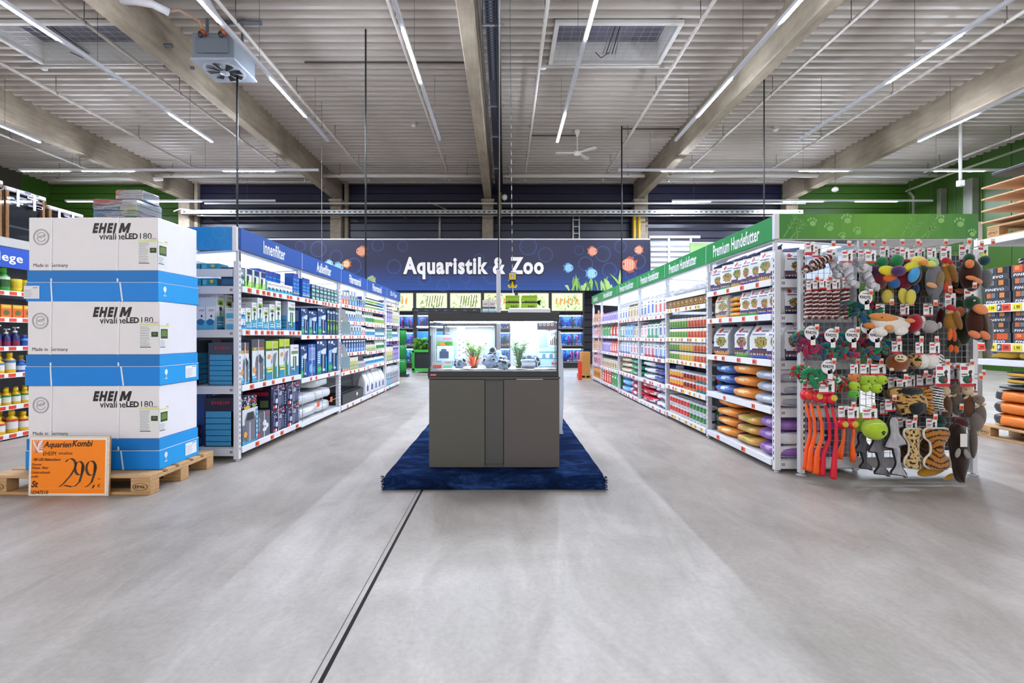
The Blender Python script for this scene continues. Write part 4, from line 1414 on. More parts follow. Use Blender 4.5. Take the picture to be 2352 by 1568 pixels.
def tank_fill(r, seed, picture):
 rg = random.Random(seed)
 w = PITCH / 2 - .06
 for k, zz in enumerate((.24, .83, 1.45)):
  m = MB()
  m.box(-w, w, .38, .39, zz, zz + .44, C('1f78c8'))
  for q in range(16):
   m.ball((rg.uniform(-w + .05, w - .05), .37, zz + rg.uniform(.03, .3)), (rg.uniform(.03, .09), .012, rg.uniform(.05, .16)), rg.choice([C('173a8a'), C('1a4fa0'), C('2a2f78'), C('3d8ad2')]), nu=8, nv=6)
  for q in range(8):
   m.ball((rg.uniform(-w + .05, w - .05), .33, zz + rg.uniform(.12, .38)), (.018, .006, .01), rg.choice([C('e8923c'), C('d8e6f2'), C('b8d0e8')]), nu=6, nv=5)
  t = m.build('tank_backdrop', 'carton', r)
  m = MB()
  for q in range(26):
   m.ball((rg.uniform(-w + .03, w - .03), rg.uniform(.06, .3), zz + .015), (rg.uniform(.02, .05), .03, rg.uniform(.012, .035)), rg.choice([C('dfe6f2'), C('aab8d2'), C('f2f4f8')]), nu=6, nv=5)
  for q in range(4):
   x = rg.uniform(-w + .08, w - .08)
   cc = rg.choice([C('a04a9a'), C('3a6a4a'), C('5a3a9a'), C('c85a8a')])
   for s_ in range(7):
    m.ball((x + rg.uniform(-.03, .03), .22, zz + .04 + s_ * .045), (.03, .02, .035), cc, nu=6, nv=5, bump=.4, seed=q)
  m.build('stones', 'rock', r)['kind'] = 'stuff'
  m = MB()
  m.box(-w, w, .02, .028, zz, zz + .43, WHITE)
  m.build('glass_pane', 'glass', r)
  m = MB()
  m.box(-w + .03, w - .03, .14, .18, zz + .415, zz + .435, C('cfe4ff'))
  m.build('tank_lamp', 'small_tank_lamp', r)
  for q in (-.2, .2):
   m = MB()
   m.box(q - .006, q + .006, .028, .37, zz, zz + .41, C('14202e'))
   m.build('divider', 'plastic', r)
 m = MB()
 m.box(-w, w, .03, .06, 2.06, 2.69, C('e2efc8'))
 f = .029
 cols = {'yellow': ['f2d678', 'f8e6a0', 'f0c850', 'fdf4c8'], 'green': ['8ab868', 'b8dc90', 'e8f6c8', '5f9048', 'd0e8a8', 'f6fae8'], 'zebra': ['7a9a6a', 'eef6d8', 'a8cc88', 'f4faf0', 'd8ecc0'], 'leaf': ['6fa858', '9ccc7a', 'd4efb0', 'ecf8d8']}[picture]
 for q in range(80):
  x, z = rg.uniform(-w + .1, w - .1), rg.uniform(2.1, 2.62)
  a = rg.uniform(-1.2, 1.2)
  L, b = rg.uniform(.08, .24), rg.uniform(.01, .03)
  d, n2 = Vector((sin(a), 0, cos(a))) * L, Vector((cos(a), 0, -sin(a))) * b
  c = Vector((x, f - .0004 * q, z))
  pts = [c - d * .5, c + n2, c + d * .5, c - n2]
  pts = [Vector((max(-w, min(w, p.x)), p.y, max(2.06, min(2.69, p.z)))) for p in pts]
  m.add(pts, ((0, 1, 2, 3),), C(rg.choice(cols)))
 if picture == 'leaf':
  c = Vector((-.1, f - .03, 2.4))
  m.disc(c, (1, 0, -.25), (.2, 0, 1), .2, .1, C('e2662a'), 18)
  m.add([c + Vector((.15, 0, -.02)), c + Vector((.36, 0, .05)), c + Vector((.34, 0, -.16))], ((0, 1, 2),), C('26282c'))
  m.disc(c + Vector((-.13, -.002, .06)), (1, 0, 0), (0, 0, 1), .015, .015, C('1c1210'), 10)
 if picture == 'zebra':
  for q in range(7):
   x = -.2 + q * .09
   m.quad((x, f - .03, 2.2), (x + .025, f - .03, 2.2), (x + .085, f - .03, 2.6), (x + .06, f - .03, 2.6), C('6a6048'))
 if picture == 'green':
  for q in range(6):
   x = -.42 + q * .14
   m.quad((x, f - .03, 2.3), (x + .05, f - .03, 2.28), (x + .07, f - .03, 2.5), (x + .02, f - .03, 2.52), C('d89a5a'))
 m.build('lit_picture', 'backlit', r)
PICS = ['green', 'yellow', 'green', 'zebra', 'zebra', 'green', 'leaf', 'green']
TXT = ['behind the blue signed rack', 'with a yellow lit picture on top', 'with striped orange fish picture above the planted tank', 'with a zebra striped fish picture', 'directly behind the white power column', 'behind the lime green cartons',
  'with an orange fish picture on top', 'beside the green signed rack end']
for i in range(nb):
 r = tank_unit()
 tank_fill(r, 40 + i, PICS[i])
 r.location = (X0 + PITCH * i - PITCH / 2 - .02, YBN + .12, 0)
 tag(r, 'wall bay of blue lit tanks ' + TXT[i], 'aquarium wall', 'bays of the tank wall')
# white slatted shutter and green board right of the banner
s = root('roller_shutter')
ys = 19.2
sx0, sx1, sz0, sz1 = XP(1494, ys), XP(1584, ys), 0.0, ZP(545, ys)
tag(s, 'white slatted shutter with a metal frame right of the banner', 'shutter')
m = MB()
z = sz0
while z < sz1 - .15:
 m.box(sx0, sx1, ys, ys + .03, z, z + .13, C('e4e4e8'), .012)
 m.box(sx0, sx1, ys + .01, ys + .05, z + .13, z + .2, C('8f9096'))
 z += .2
m.build('slat_panel', 'metal_paint', s)
m = MB()
m.box(sx0 - .05, sx1 + .4, ys - .04, ys + .12, sz1 - .04, sz1 + .06, C('cfcfd2'), .01)
m.box(sx0 + .66, sx0 + .74, ys - .03, ys, sz0, sz1, C('f2f2f4'), .006)
m.box(sx1, sx1 + .08, ys - .03, ys + .03, sz0, sz1, C('c9c9cc'), .006)
m.build('frame', 'metal_paint', s)
m = MB()
yy = 18.6
m.box(XP(1585, yy), XP(1700, yy), yy, yy + .05, 0, ZP(558, yy), C('a9cf8a'))
m.box(XP(1490, yy), XP(1700, yy), yy - .01, yy + .06, ZP(558, yy), ZP(556, yy), C('dcdcdc'))
tag(m.build('sign_board', 'carton'), 'pale green board behind the green signs beside the shutter', 'sign')
# things standing at the end of the right aisle
m = MB()
yy = 13.5
m.box(XP(1336, yy), XP(1356, yy), yy, yy + .4, .12, ZP(808, yy), C('c08a4a'), .01)
tag(m.build('cardboard_box', 'carton'), 'brown cardboard box on a pallet at the end of the green signed rack', 'box')
m = MB()
m.box(XP(1331, yy), XP(1358, yy), yy - .05, yy + .5, 0, .03, C('c9a36a'))
m.box(XP(1331, yy), XP(1358, yy), yy - .05, yy + .5, .09, .119, C('c9a36a'))
for q in (1331, 1343, 1354):
 m.box(XP(q, yy), XP(q + 3, yy), yy - .04, yy + .48, .03, .09, C('a8824e'))
tag(m.build('wooden_pallet', 'wood'), 'small wooden pallet under the brown cardboard box', 'pallet')
m = MB()
m.box(XP(1328, 13.1), XP(1337, 13.1), 13.1, 13.15, .0, ZP(830, 13.1), C('d8452c'), .004)
tag(m.build('price_board', 'carton'), 'orange price board leaning before the brown cardboard box', 'sign')
g = root('watering_can')
m = MB()
for q in range(3):
 m.lathe([(.14, .0), (.15, .35), (.12, .4)], C('17803a'), 12, XP(922, 14.2), 14.2 + q * .01, .08 + q * .42)
m.box(XP(922, 14.2) - .2, XP(922, 14.2) + .2, 14.05, 14.35, 0, .08, C('2a2b30'))
m.build('tub', 'plastic', g)
g.name = 'green_tub_tower'
tag(g, 'tall dark green plastic tub tower past the end of the blue signed rack', 'tub')
# ================================================================== pallet, carton stack, price board
WD = C('c9a57c')
def euro_pallet(stamp=True):
 """1.2 x 0.8 m pallet, long side along x, origin at its front left corner."""
 r = root('wooden_pallet')
 rg = random.Random(5)
 for y0_, w in ((0, .145), (.1875, .1), (.3275, .145), (.5125, .1), (.655, .145)):
  m = MB()
  k = rg.uniform(.9, 1.1)
  m.box(0, 1.2, y0_, y0_ + w, .122, .144, tuple(c * k for c in WD[:3]) + (1,), .003)
  m.build('deck_board', 'wood', r)
 for x0_ in (0, .5275, 1.055):
  m = MB()
  m.box(x0_, x0_ + .145, 0, .8, .1, .1215, WD, .003)
  m.build('bearer_board', 'wood', r)
  for y0_ in (0, .35, .7):
   m = MB()
   m.box(x0_, x0_ + .145, y0_, y0_ + .1, .022, .0995, C('c6a074'), .003)
   if y0_ == 0 and stamp and x0_ != .5275:
    m.ring((x0_ + .0725, -.001, .06), (1, 0, 0), (0, 0, .5), .05, .055, C('2c2018'), 24)
    m.text('EPAL', (x0_ + .034, -.001, .05), (1, 0, 0), (0, 0, 1), .077, .021, C('2c2018'), .02)
   m.build('block', 'wood', r)
 for y0_ in (0, .35, .7):
  m = MB()
  m.box(0, 1.2, y0_, y0_ + .1, 0, .0215, C('c29c70'), .003)
  m.build('bottom_board', 'wood', r)
 return r
put('pallet', euro_pallet, (-3.795, 3.67, 0), 0, 'wooden euro pallet under the white and blue carton stack', 'pallet', 'wooden pallets')
CW = C('ebe7e9')
BLU = C('0a8ae0')
BLU2 = C('16a0e4')
def big_carton(top_label, side_label, seed):
 """White telescopic cover over two blue trays; front at y=0, origin at front right bottom corner, body runs to -x."""
 r = root('shipping_carton')
 W, D, H = 1.0, .49, .643
 m = MB()
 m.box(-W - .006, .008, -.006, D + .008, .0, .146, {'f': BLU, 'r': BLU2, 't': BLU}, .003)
 m.box(-W - .007, .009, -.007, D + .009, .1435, .147, C('d9e4ee'))
 x = -.02 + .07
 # glass symbol on the side
 sx = .0095
 m.disc((sx, .07, .098), (0, 1, 0), (0, 0, 1), .018, .022, C('e6eef6'))
 m.box(sx - .001, sx, .068, .072, .05, .08, C('e6eef6'))
 m.box(sx - .001, sx, .052, .088, .045, .05, C('e6eef6'))
 m.build('base_tray', 'carton', r)
 m = MB()
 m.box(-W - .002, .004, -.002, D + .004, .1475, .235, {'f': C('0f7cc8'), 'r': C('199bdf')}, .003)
 m.build('inner_tray', 'carton', r)
 m = MB()
 m.box(-W + .006, -.002, .004, D - .002, .2355, H - .0005, {'f': CW, 'r': C('ebe8ec'), 't': C('dedbdd')}, .004)
 y = .0028
 X = lambda px: (px - 362) / 300.0
 Z = lambda py: .2355 + (617 - py) / 122.0 * (H - .2355)
 K = C('272023')
 m.text('EHEI', (X(211), y, Z(531)), (1, 0, 0), (0, 0, 1), X(268) - X(211), Z(508) - Z(531), K, .062, .28, 1.3)
 mp = [(0, 0), (.25, 0), (.25, .55), (.4, .1), (.6, .1), (.75, .55), (.75, 0), (1, 0), (1, 1), (.7, 1), (.5, .48), (.3, 1), (0, 1)]
 mw, mh = X(294) - X(271), Z(508) - Z(531)
 for q in ((0, 1, 2, 11, 12), (2, 3, 10, 11), (3, 4, 10), (4, 5, 9, 10), (5, 6, 7, 8, 9)):
  m.add([(X(271) + mw * mp[k][0] + mh * .28 * mp[k][1], y, Z(531) + mh * mp[k][1]) for k in q], (tuple(range(len(q))),), K)
 m.text('vivaline', (X(227), y, Z(546)), (1, 0, 0), (0, 0, 1), X(286) - X(227), Z(531) - Z(546), K, .012)
 m.text('LED', (X(287), y, Z(545)), (1, 0, 0), (0, 0, 1), X(316) - X(287), Z(531.5) - Z(545), K, .04)
 m.text('180', (X(321), y, Z(545)), (1, 0, 0), (0, 0, 1), X(348) - X(321), Z(531) - Z(545), K, .0)
 c = (X(93), y, Z(540))
 for a, b in ((.058, .061), (.051, .053), (.033, .036)):
  m.ring(c, (1, 0, 0), (0, 0, 1), a, b, C('4a4348'), 34)
 m.box(c[0] - .036, c[0] + .036, y - .0002, y + .0002, c[2] - .014, c[2] + .014, CW)
 m.text('EHEIM', (c[0] - .032, y - .0006, c[2] - .012), (1, 0, .12), (0, 0, 1), .062, .022, K, .03, .25, 1.15)
 m.text('Made in Germany', (X(75), y, Z(611)), (1, 0, 0), (0, 0, 1), X(155) - X(75), Z(600.5) - Z(611), K, .012)
 m.build('cover', 'carton', r)
 # two info slips across the corner
 m = MB()
 def slip(pt, w, h, ax, pic):
  m.box
  o_ = Vector(pt)
  n = Vector((0, -.0012, 0)) if ax.x else Vector((.0012, 0, 0))
  up = Vector((0, 0, 1))
  q = lambda u, v, e=1: o_ + ax * (w * u) + up * (h * v) + n * e
  m.quad(q(0, 0), q(1, 0), q(1, 1), q(0, 1), C('e9e9e8'))
  m.quad(q(0, .86, 1.5), q(1, .86, 1.5), q(1, .92, 1.5), q(0, .92, 1.5), C('dfe3a4'))
  m.text('EHEIM', q(.68, .94, 1.6), ax, up, w * .28, h * .045, C('c83a3a'), .03, .2)
  if pic:
   m.quad(q(*pic[:2], 1.6), q(pic[2], pic[1], 1.6), q(pic[2], pic[3], 1.6), q(pic[0], pic[3], 1.6), C('3a4a34'))
   m.quad(q(pic[0] + .06, pic[1] + .08, 1.9), q(pic[2] - .06, pic[1] + .08, 1.9), q(pic[2] - .1, pic[3] - .05, 1.9), q(pic[0] + .1, pic[3] - .05, 1.9), C('6f8a3c'))
  rg = random.Random(seed)
  for k in range(12):
   v = .8 - k * .06
   if pic and v > pic[1] - .05 and pic[0] < .3:
    continue
   m.quad(q(.05, v, 1.5), q(.05 + rg.uniform(.3, .55), v, 1.5), q(.05 + .5, v + .018, 1.5), q(.05, v + .018, 1.5), C('9a999c'))
  m.quad(q(.05, .08, 1.5), q(.6, .08, 1.5), q(.6, .11, 1.5), q(.05, .11, 1.5), C('55555a'))
 slip((X(316), .004, Z(606)), X(361) - X(316), .215, Vector((1, 0, 0)), (.62, .46, .96, .64))
 slip((-.002, .008, Z(606)), .11, .205, Vector((0, 1, 0)), (.12, .42, .85, .78))
 m.build('info_label', 'carton', r)['label'] = 'white printed info slips folded round the corner'
 for k, (xx, tilt) in enumerate(((X(116), .006), (X(269), .008))):
  m = MB()
  m.quad((xx, -.0035, .15), (xx + .012, -.0035, .15), (xx + .012 - tilt, .0015, .2355), (xx - tilt, .0015, .2355), C('e9eef4'))
  m.quad((xx - tilt, .0015, .2355), (xx + .012 - tilt, .0015, .2355), (xx + .012, .0018, H), (xx, .0018, H), C('efedf0'))
  m.quad((xx + .01 + k * .03, -.0075, .0), (xx + .022 + k * .03, -.0075, .0), (xx + .014 + k * .02, -.0078, .146), (xx + .002 + k * .02, -.0078, .146), C('e3ebf3'))
  m.build('strap', 'film', r)
 m = MB()
 if top_label:
  m.box(X(56), X(92), -.0085, -.007, .02, .118, C('e6e6e8'))
  for q in range(5):
   m.box(X(58), X(72 + 2 * (q % 3)), -.0092, -.0085, .035 + .012 * q, .038 + .012 * q, C('a4a4a8'))
  m.text('EHEIM', (X(77), -.0092, .1), (1, 0, 0), (0, 0, 1), .036, .008, K, .03, .2)
 if side_label:
  m.box(.0095, .0105, .31, .46, .03, .13, C('eceef0'))
  for q in range(6):
   m.box(.0105, .011, .32, .39 + .01 * (q % 3), .04 + .012 * q, .043 + .012 * q, C('a9a9ad'))
  m.box(.0105, .011, .40, .45, .118, .123, C('333036'))
 m.build('shipping_label', 'carton', r)
 return r
yk = 3.83
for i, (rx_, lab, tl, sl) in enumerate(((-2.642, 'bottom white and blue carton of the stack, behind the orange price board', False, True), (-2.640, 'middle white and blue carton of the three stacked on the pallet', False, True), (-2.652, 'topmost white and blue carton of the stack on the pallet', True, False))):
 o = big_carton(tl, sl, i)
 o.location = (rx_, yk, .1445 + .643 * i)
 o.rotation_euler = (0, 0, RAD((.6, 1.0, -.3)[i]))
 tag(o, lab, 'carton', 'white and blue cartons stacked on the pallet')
def wrapped_pack(name, x0, x1, y0, y1, z0, z1, seed, label, cols, top=None):
 """Film wrapped block of printed boxes: the boxes show through a glossy film."""
 r = root(name)
 rg = random.Random(seed)
 m = MB()
 nz = max(2, round((z1 - z0) / .05))
 for k in range(nz):
  a, b = z0 + (z1 - z0) * k / nz, z0 + (z1 - z0) * (k + 1) / nz
  xx = x0
  while xx < x1 - .01:
   w = min(rg.uniform(.1, .3), x1 - xx)
   m.box(xx + .003, xx + w - .003, y0 + .004, y1 - .004, a + .002, b - .001, {'f': C(rg.choice(cols)), 'r': C(rg.choice(['e6e8ea', 'd4dde2', 'b8c8a8', 'c8b8c4'])), 't': C('d9dadd')}, .002)
   xx += w
 m.build('printed_sleeve', 'carton', r)
 m = MB()
 for k in range(40):
  z = rg.uniform(z0, z1 - .01)
  a = rg.uniform(x0, x1 - .1)
  L = rg.uniform(.05, .2)
  d = rg.uniform(-.012, .012)
  m.add([(a, y0 - .001, z), (min(a + L, x1), y0 - .001, z + d), (min(a + L, x1), y0 - .003, z + d + .005), (a, y0 - .003, z + .004)], ((0, 1, 2, 3),), C('dcdce2'))
 for k in range(24):
  z = rg.uniform(z0, z1 - .01)
  a = rg.uniform(y0, y1 - .1)
  d = rg.uniform(-.02, .02)
  m.add([(x1 + .001, a, z), (x1 + .001, a + .1, z + d), (x1 + .003, a + .1, z + d + .006), (x1 + .003, a, z + .006)], ((0, 1, 2, 3),), C('e6e6ec'))
 m.build('film_fold', 'film', r)
 m = MB()
 m.box(x0 - .003, x1 + .003, y0 - .004, y1 + .004, z0 + .0005, z1 + .003, WHITE, .01)
 m.build('film_wrap', 'wrap', r)
 return tag(r, label, 'wrapped goods')
ztop = .1445 + .643 * 3 + .001
yw_ = 4.0
wrapped_pack('wrapped_boxes', XP(213, yw_), XP(314, yw_), yw_, yw_ + .3, ztop, ztop + .185, 3, 'larger film wrapped pack of printed boxes on top of the carton stack', ['8a7a8c', 'e2dfe4', 'c8d0a8', '8db04a', '6c6478', 'd8d2da', 'c86a5a', '5f86b0'])
wrapped_pack('wrapped_boxes', XP(273, yw_ + .1), XP(336, yw_ + .1), yw_ + .06, yw_ + .26, ztop + .19, ztop + .275, 4, 'small film wrapped pack lying on the larger wrapped pack', ['d0d4d0', '8e9aa6', 'e6e2e4', '6a8aa8', 'c88a6a'])
# orange price board
pb = root('price_board')
tag(pb, 'orange handwritten price board in a pale frame leaning on the pallet', 'sign')
BW, BH = .585, .435
OG = C('ff9012')
m = MB()
m.box(0, BW, 0, .022, 0, BH, {'f': C('e9dccb'), 'r': C('bb9a74'), 't': C('c8b08c')}, .003)
m.build('frame', 'wood', pb)
m = MB()
m.box(.012, BW - .014, -.002, .0, .012, BH - .012, C('efe9e2'))
m.box(.022, BW - .026, -.003, -.002, .02, BH - .028, OG)
m.box(.022, BW - .026, -.0034, -.003, .056, .060, C('f4a25e'))
m.build('poster', 'carton', pb)
INK = C('2a1a10')
BRN = C('4c3626')
m = MB()
def pbx(px):
 return (px - 212) / (865 - 212) * BW
def pbz(py):
 return (1500 - py) / (1500 - 1040) * BH
def wr(t, x0_, y0_, x1_, y1_, col=INK, bold=.02, sh=.25):
 m.text(t, (pbx(x0_), -.0042, pbz(y1_)), (1, 0, 0), (0, 0, 1), pbx(x1_) - pbx(x0_), pbz(y0_) - pbz(y1_), col, bold, sh)
wr('Aquarien', 335, 1082, 560, 1140)
wr('Kombi', 566, 1072, 735, 1120)
wr('EHEIM', 330, 1158, 440, 1188)
wr('vivaline', 458, 1158, 570, 1182, bold=0)
wr('180 LED-Beleuchtung', 252, 1208, 478, 1236)
wr('Dimmer', 242, 1248, 325, 1266, bold=.01)
wr('Heizer, Filter', 242, 1272, 380, 1296, bold=.01)
wr('Unterschrank', 238, 1306, 395, 1328, bold=.01)
wr('unltr.', 238, 1338, 302, 1358, bold=.01)
wr('St', 242, 1382, 298, 1432, bold=.03)
wr('10347510', 236, 1456, 380, 1484, bold=.01)
wr('€', 778, 1405, 805, 1432, bold=.0)
m.box(pbx(778), pbx(803), -.0042, -.004, pbz(1370), pbz(1366), INK)
def brush(pts, wmax=.02):
 """Broad-nib stroke: thick on the down strokes, thin across."""
 P3 = [Vector((pbx(a), -.0042, pbz(b))) for a, b in pts]
 nib = Vector((.86, 0, .28)) * wmax / 2
 for a, b in zip(P3, P3[1:]):
  m.quad(a - nib, a + nib, b + nib, b - nib, BRN)
def arc(cx, cz, rx, rz, a0, a1, n=16):
 return [(cx + rx * cos(RAD(a0 + (a1 - a0) * k / n)), cz - rz * sin(RAD(a0 + (a1 - a0) * k / n))) for k in range(n + 1)]
brush(arc(556, 1262, 42, 50, 150, -30) + [(560, 1340), (505, 1400), (470, 1428)])
brush([(465, 1428), (510, 1416), (570, 1428)], .022)
brush(arc(628, 1285, 34, 52, 30, 395) + [(650, 1330), (632, 1390), (596, 1424), (585, 1422)])
brush(arc(724, 1285, 38, 56, 30, 395) + [(752, 1330), (730, 1395), (690, 1428), (680, 1426)])
brush([(752, 1412), (740, 1440)], .016)
m.build('handwriting', 'carton', pb)
m = MB()                                          # house mark: white square, orange hatch
x_, z_ = pbx(248), pbz(1165)
w_, h_ = pbx(328) - pbx(248), pbz(1072) - pbz(1165)
m.box(x_, x_ + w_, -.0044, -.004, z_, z_ + h_, C('f0e6da'))
LO = C('e0602a')
for k in range(4):
 u = .1 + .2 * k
 m.add([(x_ + w_ * u, -.0048, z_ + h_), (x_ + w_ * (u + .09), -.0048, z_ + h_), (x_ + w_ * .5, -.0048, z_ + h_ * (.42 + .1 * k)), (x_ + w_ * .44, -.0048, z_ + h_ * (.42 + .1 * k))], ((0, 1, 2, 3),), LO)
 m.add([(x_, -.0048, z_ + h_ * (.75 - .2 * k)), (x_, -.0048, z_ + h_ * (.67 - .2 * k)), (x_ + w_ * (.45 - .1 * k), -.0048, z_), (x_ + w_ * (.55 - .1 * k), -.0048, z_)], ((0, 1, 2, 3),), LO)
 m.add([(x_ + w_ * .58, -.0048, z_ + h_ * (.42 - .08 * k)), (x_ + w_ * .64, -.0048, z_ + h_ * (.48 - .08 * k)), (x_ + w_, -.0048, z_ + h_ * (.9 - .2 * k)), (x_ + w_, -.0048, z_ + h_ * (.8 - .2 * k))], ((0, 1, 2, 3),), LO)
m.build('house_mark', 'carton', pb)
pb.location = (XP(63, 3.64), 3.643, .001)
pb.rotation_euler = (-RAD(1.5), 0, 0)
# ================================================================== shelving racks
RW = C('dcdce0')
LF, RF = -2.46, 2.31            # aisle faces of the blue and the green signed racks
def shelf_bay(name, length, depth, levels, height, near_post=True, far_post=True, back=True, tags=6, seed=0, railcol='e6e6ea', tagcols=('e8643c',), split=None):
 """Local frame: aisle face at y=0, x from 0 to length, body towards +y. levels = shelf top heights."""
 r = root(name)
 rg = random.Random(seed)
 posts = ([0.0] if near_post else []) + ([length - .045] if far_post else [])
 for px_ in posts:
  for dy in (0.0, depth - .05):
   m = MB()
   m.box(px_, px_ + .045, dy, dy + .05, .02, height, RW, .002)
   if dy == 0.0:
    z = .1
    while z < height - .04:
     m.box(px_ + .018, px_ + .027, -.0012, .001, z, z + .028, C('2a2a2e'))
     z += .05
   else:
    pass
   m.lathe([(.021, 0), (.021, .006), (.012, .012), (.012, .03)], C('b9b9bd'), 10, px_ + .022, dy + .025, 0)
   m.build('upright', 'metal_paint', r)
  for k, z in enumerate(levels):
   if near_post and px_ == 0.0:
    m = MB()
    m.box(px_ + .004, px_ + .03, .052, depth - .052, z - .075, z - .002, C('d5d5d9'), .002)
    for q in (.062, .076):
     m.box(px_ + .002, px_ + .004, q, q + .006, z - .05, z - .025, C('3a3a3e'))
    m.build('side_beam', 'metal_paint', r)
 for k, z in enumerate(levels):
  m = MB()
  m.box(.047 if near_post else .004, length - (.049 if far_post else .004), .002, depth - .055, z - .03, z, C('d3d3d7') if k else C('cfcfd3'), .002)
  sh = m.build('shelf', 'metal_paint', r)
  m = MB()
  a, b = (.047 if near_post else .002), length - (.048 if far_post else .002)
  m.box(a, b, -.012, .001, z - .055, z + .002, C(railcol), .002)
  n_ = tags if isinstance(tags, int) else tags[k]
  for q in range(n_):
   w = rg.uniform(.055, .08)
   c0 = a + (b - a - w) * (q + rg.uniform(.1, .8)) / max(1, n_)
   m.box(c0, c0 + w, -.0135, -.012, z - .048, z - .006, C(rg.choice(tagcols)))
   m.box(c0 + .01, c0 + w * .55, -.0142, -.0135, z - .036, z - .018, C('7c2a18'))
  m.build('price_rail', 'metal_paint', sh)
 if back:
  m = MB()
  m.box(.0, length, depth - .02, depth - .005, .05, height + .12, C('e4e4e6'))
  z = .3
  while z < height:
   m.box(.0, length, depth - .024, depth - .02, z, z + .01, C('c9c9cd'))
   z += .25
  m.build('back_panel', 'metal_paint', r)
 if not near_post:
  m = MB()
  m.box(.0, .04, .08, .12, .02, levels[-1] - .03, RW)
  m.lathe([(.035, 0), (.035, .006), (.012, .012), (.012, .03)], C('b9b9bd'), 10, .02, .1, 0)
  m.build('foot', 'metal_paint', r)
 return r
def place(r, side, y, label, cat='shelving', group=None):
 """side L: local x runs to the back, R: local x runs to the front."""
 if side == 'L':
  r.location, r.rotation_euler = (LF, y, 0), (0, 0, pi / 2)
 else:
  r.location, r.rotation_euler = (RF, y, 0), (0, 0, -pi / 2)
 return tag(r, label, cat, group)
def header(length, text, col, z0=1.975, z1=2.165, tcol=C('eef0f2'), tu=(.34, .75), depth=.71, canopy=True, edge=True):
 """Sign board of the rack head with its white canopy; local frame as for shelf_bay."""
 r = root('aisle_sign')
 m = MB()
 m.box(.002, length - .002, -.02, .0, z0, z1, col, .001)
 if edge:
  m.box(length - .008, length, -.0205, .001, z0, z1, C('c9d2e0'))
 m.build('board', 'carton', r)
 if text:
  m = MB()
  m.text(text, (length * tu[0], -.0225, z0 + (z1 - z0) * .17), (1, 0, 0), (0, 0, 1), length * (tu[1] - tu[0]), (z1 - z0) * .66, tcol, .02, 0, 1.05)
  m.build('lettering', 'carton', r)
 if canopy:
  m = MB()
  m.box(.002, length - .002, .001, .03, z0 - .012, z0, C('ececee'))
  m.add([(.002, .03, z0 - .012), (length - .002, .03, z0 - .012), (length - .002, depth - .03, z0 - .05), (.002, depth - .03, z0 - .05),
    (.002, .03, z0), (length - .002, .03, z0), (length - .002, depth - .03, z0 - .04), (.002, depth - .03, z0 - .04)], ((0, 1, 2, 3), (7, 6, 5, 4), (0, 4, 5, 1), (3, 2, 6, 7), (0, 3, 7, 4), (1, 5, 6, 2)), C('e8e8ea'))
  m.build('canopy', 'metal_paint', r)
  m = MB()
  m.add([(.06, .06, z0 - .018), (length - .06, .06, z0 - .018), (length - .06, depth - .1, z0 - .05), (.06, depth - .1, z0 - .05)], ((0, 1, 2, 3),), (0.72, 0.86, 1.1, 1))
  m.build('light_strip', 'shelf_lamp', r)
 return r
def stays(r, xs, z0, z1):
 for x in xs:
  m = MB()
  m.box(x, x + .03, .004, .034, z0, z1, RW)
  m.build('stay', 'metal_paint', r)
# ---- blue signed rack
LY = [4.64, 6.05, 7.50, 8.93, 10.42, 11.77]
LVL = [[1.63, 1.225, .70, .125], [1.63, 1.175, .645, .11], [1.65, 1.40, 1.17, .90, .61, .09], [1.65, 1.38, 1.14, .88, .62, .09], [1.86, 1.44, 1.10, .62, .10]]
BLBAY = ['under the Innenfilter sign', 'under the Außenfilter sign', 'under the nearer Filtermaterial sign', 'under the farther Filtermaterial sign', 'last blue bay']
LT = ['Innenfilter', 'Außenfilter', 'Filtermaterial', 'Filtermaterial', 'Öl-Tips']
SB = C('1c529f')
for i in range(5):
 Ln = LY[i + 1] - LY[i]
 r = shelf_bay('shelving_bay', Ln, .72, LVL[i], 1.86, i in (0, 2, 4), i in (1, 3, 4), tags=([9, 10, 5, 4], [9, 5, 4, 0], [7, 6, 6, 6, 5, 3], [8, 7, 7, 6, 5, 3], [4, 4, 3, 3, 2])[i], seed=i)
 place(r, 'L', LY[i], 'white metal shelving, ' + BLBAY[i], group='bays of the blue signed rack')
 h = header(Ln, LT[i], SB, 1.965, 2.165, tu=((.305, .66), (.32, .69), (.27, .71), (.23, .69), (.22, .7))[i], edge=i < 4)
 stays(h, (.02, Ln - .05), 1.861, 1.965)
 place(h, 'L', LY[i], ('dark blue aisle sign reading ' + LT[i] + ('' if i in (0, 1, 4) else (', nearer of the two' if i == 2 else ', farther of the two'))) if i < 4 else 'last and smallest looking dark blue aisle sign of the rack', 'sign', 'dark blue aisle signs')
# narrow extra shelf with flat boxes inside the near end
m = MB()
m.box(LF - .67, LF - .06, 4.66, 4.95, 1.765, 1.785, C('d0d0d4'), .002)
m.box(LF - .67, LF - .06, 4.646, 4.66, 1.715, 1.787, C('d6d6da'), .002)
tag(m.build('extra_shelf', 'metal_paint'), 'short white metal shelf board across the near end of the blue rack', 'shelf')
